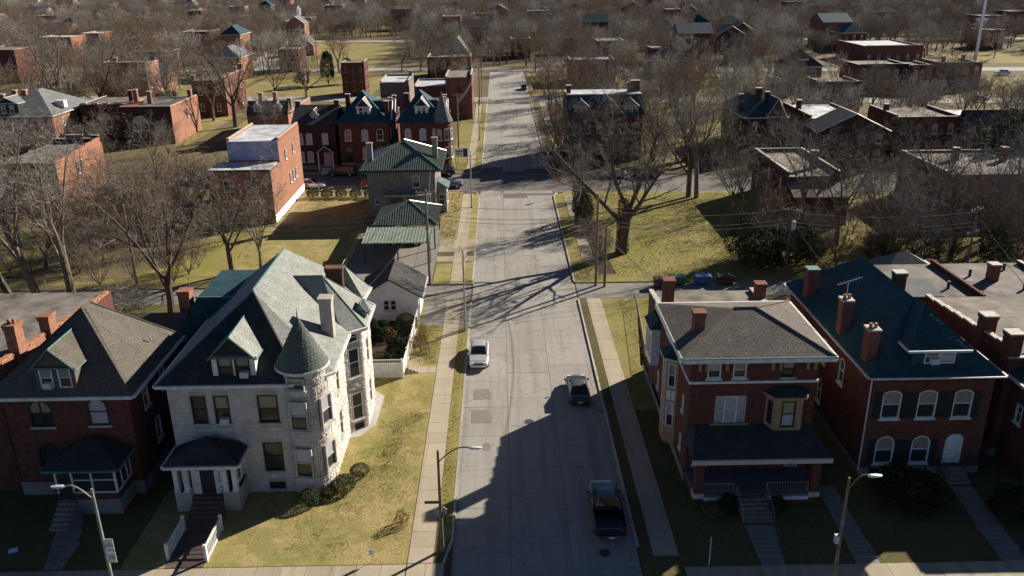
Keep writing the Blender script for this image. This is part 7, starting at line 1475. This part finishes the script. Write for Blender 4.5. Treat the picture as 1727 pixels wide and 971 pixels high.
KW = {'tall_a': 'tall slim grey', 'tall_b': 'tall many-limbed', 'round_a': 'rounded grey', 'round_b': 'rounded warm brown', 'oak_a': 'spreading', 'scrub_a': 'brown twiggy', 'scrub_b': 'upright twiggy', 'scrub_c': 'low grey twiggy'}
KW.update({'mid%d' % i: w for i, w in enumerate(('spreading brown', 'broad reddish', 'narrow grey', 'pale limbed'))})
KW.update({'far%d' % i: w for i, w in enumerate(('brown crowned', 'broad reddish brown', 'narrow grey', 'low broad brown', 'grey crowned', 'high reddish brown', 'whitish sycamore-like'))})
ORD = ['closest', 'second closest', 'third closest', 'fourth closest', 'fifth closest', 'sixth closest', 'seventh closest', 'eighth closest']
bk = {}
for i, (x, y, k_, nm) in enumerate(AUTO):
    d, L = min(((hypot(x-l[1], (y-l[2])), l) for l in LAND), key=lambda q: q[0])
    dx, dy = x-L[1], y-L[2]; rel = ('behind' if dy > 0 else 'in front of') if abs(dy) > abs(dx) else ('right of' if dx > 0 else 'left of')
    bk.setdefault((L[0], rel, KW[k_], nm), []).append((d, i))
for (ln, rel, kw, nm), l in bk.items():
    l.sort(); word = 'leafless shrub' if 'shrub' in nm else 'leafless tree'
    for r_, (d, i) in enumerate(l):
        if len(l) == 1: AUTO_O[i]['label'] = '%s %s %s %s' % (kw, word, rel, ln)
        elif r_ < len(ORD): AUTO_O[i]['label'] = '%s %s %s %s, %s' % (kw, word, rel, ln, ORD[r_])
# ---- leafy things
def leaf_ball(name, rx, ry, rz_, n, mat, seed, size=0.16, zoff=None, noise_=.18):
    rr = random.Random(seed); b = MB()
    for _ in range(n):
        th, ph = rr.uniform(0, 2*pi), math.acos(rr.uniform(-.55, 1)); k_ = rr.uniform(.62, 1.0)**.5*(1+noise_*sin(th*3+seed)*cos(ph*4+seed*2)+rr.uniform(-.06, .06))
        c = Vector((rx*k_*sin(ph)*cos(th), ry*k_*sin(ph)*sin(th), (zoff if zoff is not None else rz_*.55)+rz_*k_*cos(ph)))
        u = Vector((rr.gauss(0, 1), rr.gauss(0, 1), rr.gauss(0, 1))).normalized(); v = u.cross(Vector((rr.gauss(0, 1), rr.gauss(0, 1), rr.gauss(0, 1)))).normalized(); s_ = size*rr.uniform(.5, 1.2)
        b.quad(c-u*s_, c+v*s_*.5, c+u*s_, c-v*s_*.5)
    return b.mesh(name, mat, uv=False)
stem = MB().tube([(0, 0, 0), (0, 0, .8)], .06, 5)
for i in range(7): stem.tube([(0, 0, .2), (.5*cos(i*.9), .5*sin(i*.9), .9)], .025, 3, cap=False)
stemm = stem.mesh('stems', 'bark', uv=False)
LB = {'hedge': leaf_ball('foliage', 1, 1, .85, 3500, 'hedge_green', 1, .06, .7, .05), 'ever': leaf_ball('foliage', 1, 1, 1.1, 3800, 'evergreen', 2, .085, 1.0, .3), 'ivy': leaf_ball('foliage', 1, 1, 1.6, 3800, 'ivy', 3, .075, 1.4, .35), 'dry': leaf_ball('foliage', 1, 1, 1, 2000, 'dry_leaf', 4, .06, .7, .3), 'gold': leaf_ball('foliage', 1, 1, .9, 2000, 'yellow_leaf', 5, .07, .6, .2), 'pine': leaf_ball('foliage', .8, .8, 2.0, 2200, 'evergreen', 6, .13, 1.9, .1)}
def bush(key, x, y, r_, h, label, group=None, name='bush', z=G, cat='bush'):
    T = thing(name, label, cat, (x, y, z), random.uniform(0, 6), group); link('foliage', LB[key], T, scale=(r_, r_, h)); link('stems', stemm, T, scale=(r_*.8, r_*.8, h)); return T
for i in range(5): bush('hedge', -29.6+i*2.25, 128.7-i*0.08, .95, .9, 'round clipped bush in the row by the villa, '+('first', 'second', 'third', 'fourth', 'fifth')[i]+' from the left', 'clipped round bushes in a row')
bush('hedge', -13.3, 48.0, .7, .7, 'clipped round bush under the stone turret'); bush('hedge', -11.2, 49.5, .85, .75, 'larger rounded bush right of the turret bush'); bush('hedge', -10.4, 51.4, .7, .55, 'dark low bush behind the large rounded one'); bush('hedge', -12.1, 48.8, .55, .5, 'small bush squeezed between the two turret bushes')
bush('ever', 27.0, 47.4, 2.2, .8, 'big dark evergreen bush under the windows of the blue-slate house'); bush('ever', 33.0, 45.3, 1.5, .9, 'low dark bush right of the path to the white door'); bush('ever', 36.6, 45.0, 1.6, 1.0, 'dark bush by the far right front yard'); bush('ever', 14.6, 46.3, .6, .6, 'little dark bush left of the porch steps'); bush('ever', 17.8, 46.2, .5, .55, 'little dark bush right of the porch steps'); bush('dry', 13.6, 46.2, .8, .4, 'low brown plants at the left corner of the porch')
bush('dry', -6.8, 45.6, .5, .6, 'brown twiggy shrub on the lawn beside the left pavement'); bush('hedge', -9.6, 76.6, 1.15, 1.2, 'round green bush before the white garage'); bush('dry', -11.2, 74.6, .9, .7, 'reddish brown plant clump in the garden bed'); bush('ever', -12.3, 75.2, 1.3, .8, 'dark low evergreen left in the garden bed'); bush('ever', -9.9, 71.0, 1.0, .9, 'dark shrub inside the white picket fence'); bush('hedge', -11.3, 69.0, 1.2, .8, 'green shrub patch in the middle of the garden'); bush('ever', -10.2, 68.2, .8, .7, 'small dark shrub near the lattice fence'); bush('hedge', -12.2, 68.0, .6, .7, 'small green bush behind the lattice fence corner')
bush('gold', -7.9, 75.3, .45, .9, 'yellow ornamental grass outside the picket fence, farther clump'); bush('gold', -7.9, 73.9, .5, .8, 'yellow ornamental grass outside the picket fence, nearer clump'); bush('dry', -7.8, 71.6, .8, 1.1, 'brown rounded shrub outside the picket fence')
for i, (px_, py_) in enumerate(((1152, 30), (1215, 32), (120, 62), (700, 22), (1420, 44))):
    p = at(px_, py_, 2); bush('pine', p.x, p.y, 3.4, 2.8, 'dark evergreen standing in the distant leafless wood, %s from the left' % ('third', 'fourth', 'first', 'second', 'fifth')[i], name='conifer', cat='tree', z=0)
bush('pine', -52.3, 263, 2.6, 2.6, 'dark conifer behind the far lot, left of two', name='conifer', cat='tree', z=0); bush('pine', -46.8, 266, 2.4, 2.0, 'dark conifer behind the far lot, right of two', name='conifer', cat='tree', z=0)
scb = [(29.5, 92.5), (31.5, 94), (34.8, 93.5), (30.5, 97), (33, 98), (28.6, 95.2), (36.5, 94.8), (35.2, 97.5)]
for i, (x, y) in enumerate(scb): bush('ever' if i % 3 == 1 else 'ivy', x, y, 1.7, 1.3+.3*(i % 3), 'dark evergreen shrub round the transformer pole, %s from the left' % ['second', 'fourth', 'sixth', 'third', 'fifth', 'first', 'eighth', 'seventh'][i], 'evergreens round the transformer pole')
for i, (x, y) in enumerate([(47, 99.5), (50.5, 94.5), (54, 97), (58, 93.5), (62, 97), (44.5, 93), (66, 93), (70, 98)]): bush('ivy' if i % 2 else 'dry', x, y, 1.8, 1.4, 'low scrub by the right alley, %s from the left' % ['second', 'third', 'fourth', 'fifth', 'sixth', 'first', 'seventh', 'eighth'][i], 'ivy scrub by the right alley')
for i, (x, y) in enumerate([(78.5, 128.5), (81.5, 129.5), (84.5, 131)]): bush('ivy', x, y, 2.8, 4.0, 'tall green evergreen by the right terraces, %s of three from the left' % ['first', 'second', 'third'][i], 'evergreens at the right edge', name='evergreen_tree', cat='tree')
for i, (x, y) in enumerate([(10.7, 109), (11.3, 111.5), (11.0, 115)]): bush('ivy', x, y, 1.1, 1.6, 'dark ivy clump on the right bank, %s from the camera' % ['nearest', 'second', 'farthest'][i], 'ivy on the right bank')
for i, (x, y) in enumerate([(-58, 121), (-56.5, 124.5), (-61.5, 121.5)]): bush('hedge' if i else 'ivy', x, y, 2.4, 1.4, '%s green bush at the foot of the lit orange wall' % ['middle', 'farthest', 'nearest'][i], 'bushes by the orange wall')
for i, (x, y, h_) in enumerate([(-80, 200, 7), (-76.5, 201, 5), (-92, 199, 5), (-60, 262, 4)]): bush('ivy', x, y, 2.2, h_/3, 'dark ivy-smothered tree on the left, %s' % ['tallest, by the brick tower', 'just right of the tallest', 'behind the grey hipped roof', 'alone near the far lot'][i], 'ivy-smothered trees on the left', name='ivy_tree', cat='tree', z=0.1)
T = tree('oak_a', 14.9, 99.6, 6, 'x') if False else None
for i in range(4): pass
# ivy on the big oak trunk
b = random.Random(9); iv = MB()
for _ in range(1400):
    z_ = b.uniform(0.2, 7.0); a = b.uniform(0, 6.28); r_ = .62-.03*z_+b.uniform(0, .25); c = Vector((14.9+r_*cos(a), 99.6+r_*sin(a), z_)); u = Vector((b.gauss(0, 1), b.gauss(0, 1), b.gauss(0, 1))).normalized()*.13; v = u.cross(Vector((b.gauss(0, 1), 1, .3))).normalized()*.08; iv.quad(c-u, c+v, c+u, c-v)
iv.build('ivy', 'dry_leaf', None, kind='stuff', label='rusty dead ivy clinging to the huge oak trunk', cat='ivy')
# ---- leaf litter and rough grass tufts
def litter(name, n, rects, mats, size, label, cat, up=False, seed=3, clump=0.0):
    rr = random.Random(seed); b = MB(); cs = []
    for q in range(60):
        x0, x1, y0, y1 = rr.choice(rects); cs.append((rr.uniform(x0, x1), rr.uniform(y0, y1), rr.uniform(.25, .9)*clump, rr.uniform(.3, 1.2)*clump))
    for _ in range(n):
        x0, x1, y0, y1 = rr.choice(rects); x, y = rr.uniform(x0, x1), rr.uniform(y0, y1)
        if clump:
            c_ = rr.choice(cs); x, y = rr.gauss(c_[0], c_[2]), rr.gauss(c_[1], c_[3])
            if not any(q[0] < x < q[1] and q[2] < y < q[3] for q in rects): continue
        s_ = size*rr.uniform(.5, 1.4); a = rr.uniform(0, 6.28)
        if up:
            for q in range(3):
                t = a+q*2.1; b.quad((x+s_*.35*cos(t), y+s_*.35*sin(t), G), (x+s_*.35*cos(t+.7), y+s_*.35*sin(t+.7), G), (x+s_*.9*cos(t+.3), y+s_*.9*sin(t+.3), G+s_*rr.uniform(.6, 1.3)))
        else: b.quad((x-s_*cos(a), y-s_*sin(a), G+.02), (x+s_*.6*sin(a), y-s_*.6*cos(a), G+.035), (x+s_*cos(a), y+s_*sin(a), G+.025), (x-s_*.6*sin(a), y+s_*.6*cos(a), G+.05))
    return b.build(name, mats, None, kind='stuff', label=label, cat=cat)
lawnr = [(-17.6, -6.2, 42, 49), (-12, -6.2, 49, 55), (-10, -6.2, 55, 66), (-8.5, -6.2, 69, 78)]
litter('grass', 12000, lawnr, 'tuft_green', .07, 'green grass tufts in patches on the stone house lawn', 'grass', True, 1, 1.2)
litter('grass', 9000, lawnr, 'tuft_straw', .06, 'straw-coloured winter grass on the stone house lawn', 'grass', True, 8, 1.6)
litter('grass', 6000, [(-4.45, -3.6, 45, 84), (10.55, 12.1, 50, 84), (8.25, 8.9, 44, 84), (12.5, 22, 69, 84)], 'tuft_green', .07, 'rough green grass tufts on the verges and strips', 'grass', True, 2, 1.2)
litter('grass', 3000, [(-4.45, -3.6, 45, 84), (8.25, 8.9, 44, 84), (12.5, 22, 69, 84)], 'tuft_straw', .06, 'dry grass tufts on the verges', 'grass', True, 12, 1.4)
litter('grass', 7000, [(11.2, 36, 91, 128), (14, 44, 93, 128)], 'tuft_green', .13, 'rough green grass tufts over the big lot', 'grass', True, 4, 2.4)
litter('grass', 11000, [(11.2, 36, 91, 128), (14, 44, 93, 128)], 'tuft_straw', .12, 'dry grass tufts over the big lot', 'grass', True, 14, 2.4)
litter('grass', 9000, [(-62, -20, 90.5, 112), (-31, -20, 112, 130), (-8.5, -6.2, 103, 130)], 'tuft_straw', .12, 'dry straw tufts over the left yards', 'grass', True, 5, 2.5)
litter('grass', 5000, [(-62, -20, 90.5, 112), (-31, -20, 112, 130), (-8.5, -6.2, 103, 130)], 'tuft_green', .12, 'green tufts over the left yards', 'grass', True, 15, 2.0)
litter('leaf_litter', 7000, [(9.7, 13.5, 91, 127), (11, 44, 90.5, 104), (28, 75, 91, 110)], 'dry_leaf', .08, 'fallen brown leaves in the right-hand lot', 'fallen leaves', False, 6)
litter('leaf_litter', 2500, [(12.3, 14.4, 62, 84), (-62, -34, 76, 84), (-62, -36, 91, 110)], 'yellow_leaf', .06, 'pale fallen leaves along the fences', 'fallen leaves', False, 7)
litter('leaf_litter', 2600, [(-4.5, -3.9, 45, 84), (8.1, 8.7, 44, 84), (-3.42, -3.1, 45, 128), (7.6, 8.0, 44, 128)], 'dry_leaf', .045, 'leaves and dirt gathered along the kerbs', 'fallen leaves', False, 9)
for lb, x, y in (('round manhole cover in the road left of the shadow edge', 1.9, 58.6), ('round manhole cover in the shaded road near the pickup', 6.0, 42.5), ('round manhole cover in the road near the alley', 1.2, 84)):
    T = thing('manhole_cover', lb, 'manhole cover', (x, y, .03)); MB().tube([(0, 0, -.02), (0, 0, .012)], .34, 18).build('lid', 'dark_metal', T); MB().loft([[(r_*cos(2*pi*i/18), r_*sin(2*pi*i/18), z_) for i in range(18)] for r_, z_ in ((.36, -.02), (.42, -.02), (.42, .008), (.36, .008), (.36, -.02))], cap=False).build('frame', 'patch_asphalt', T)
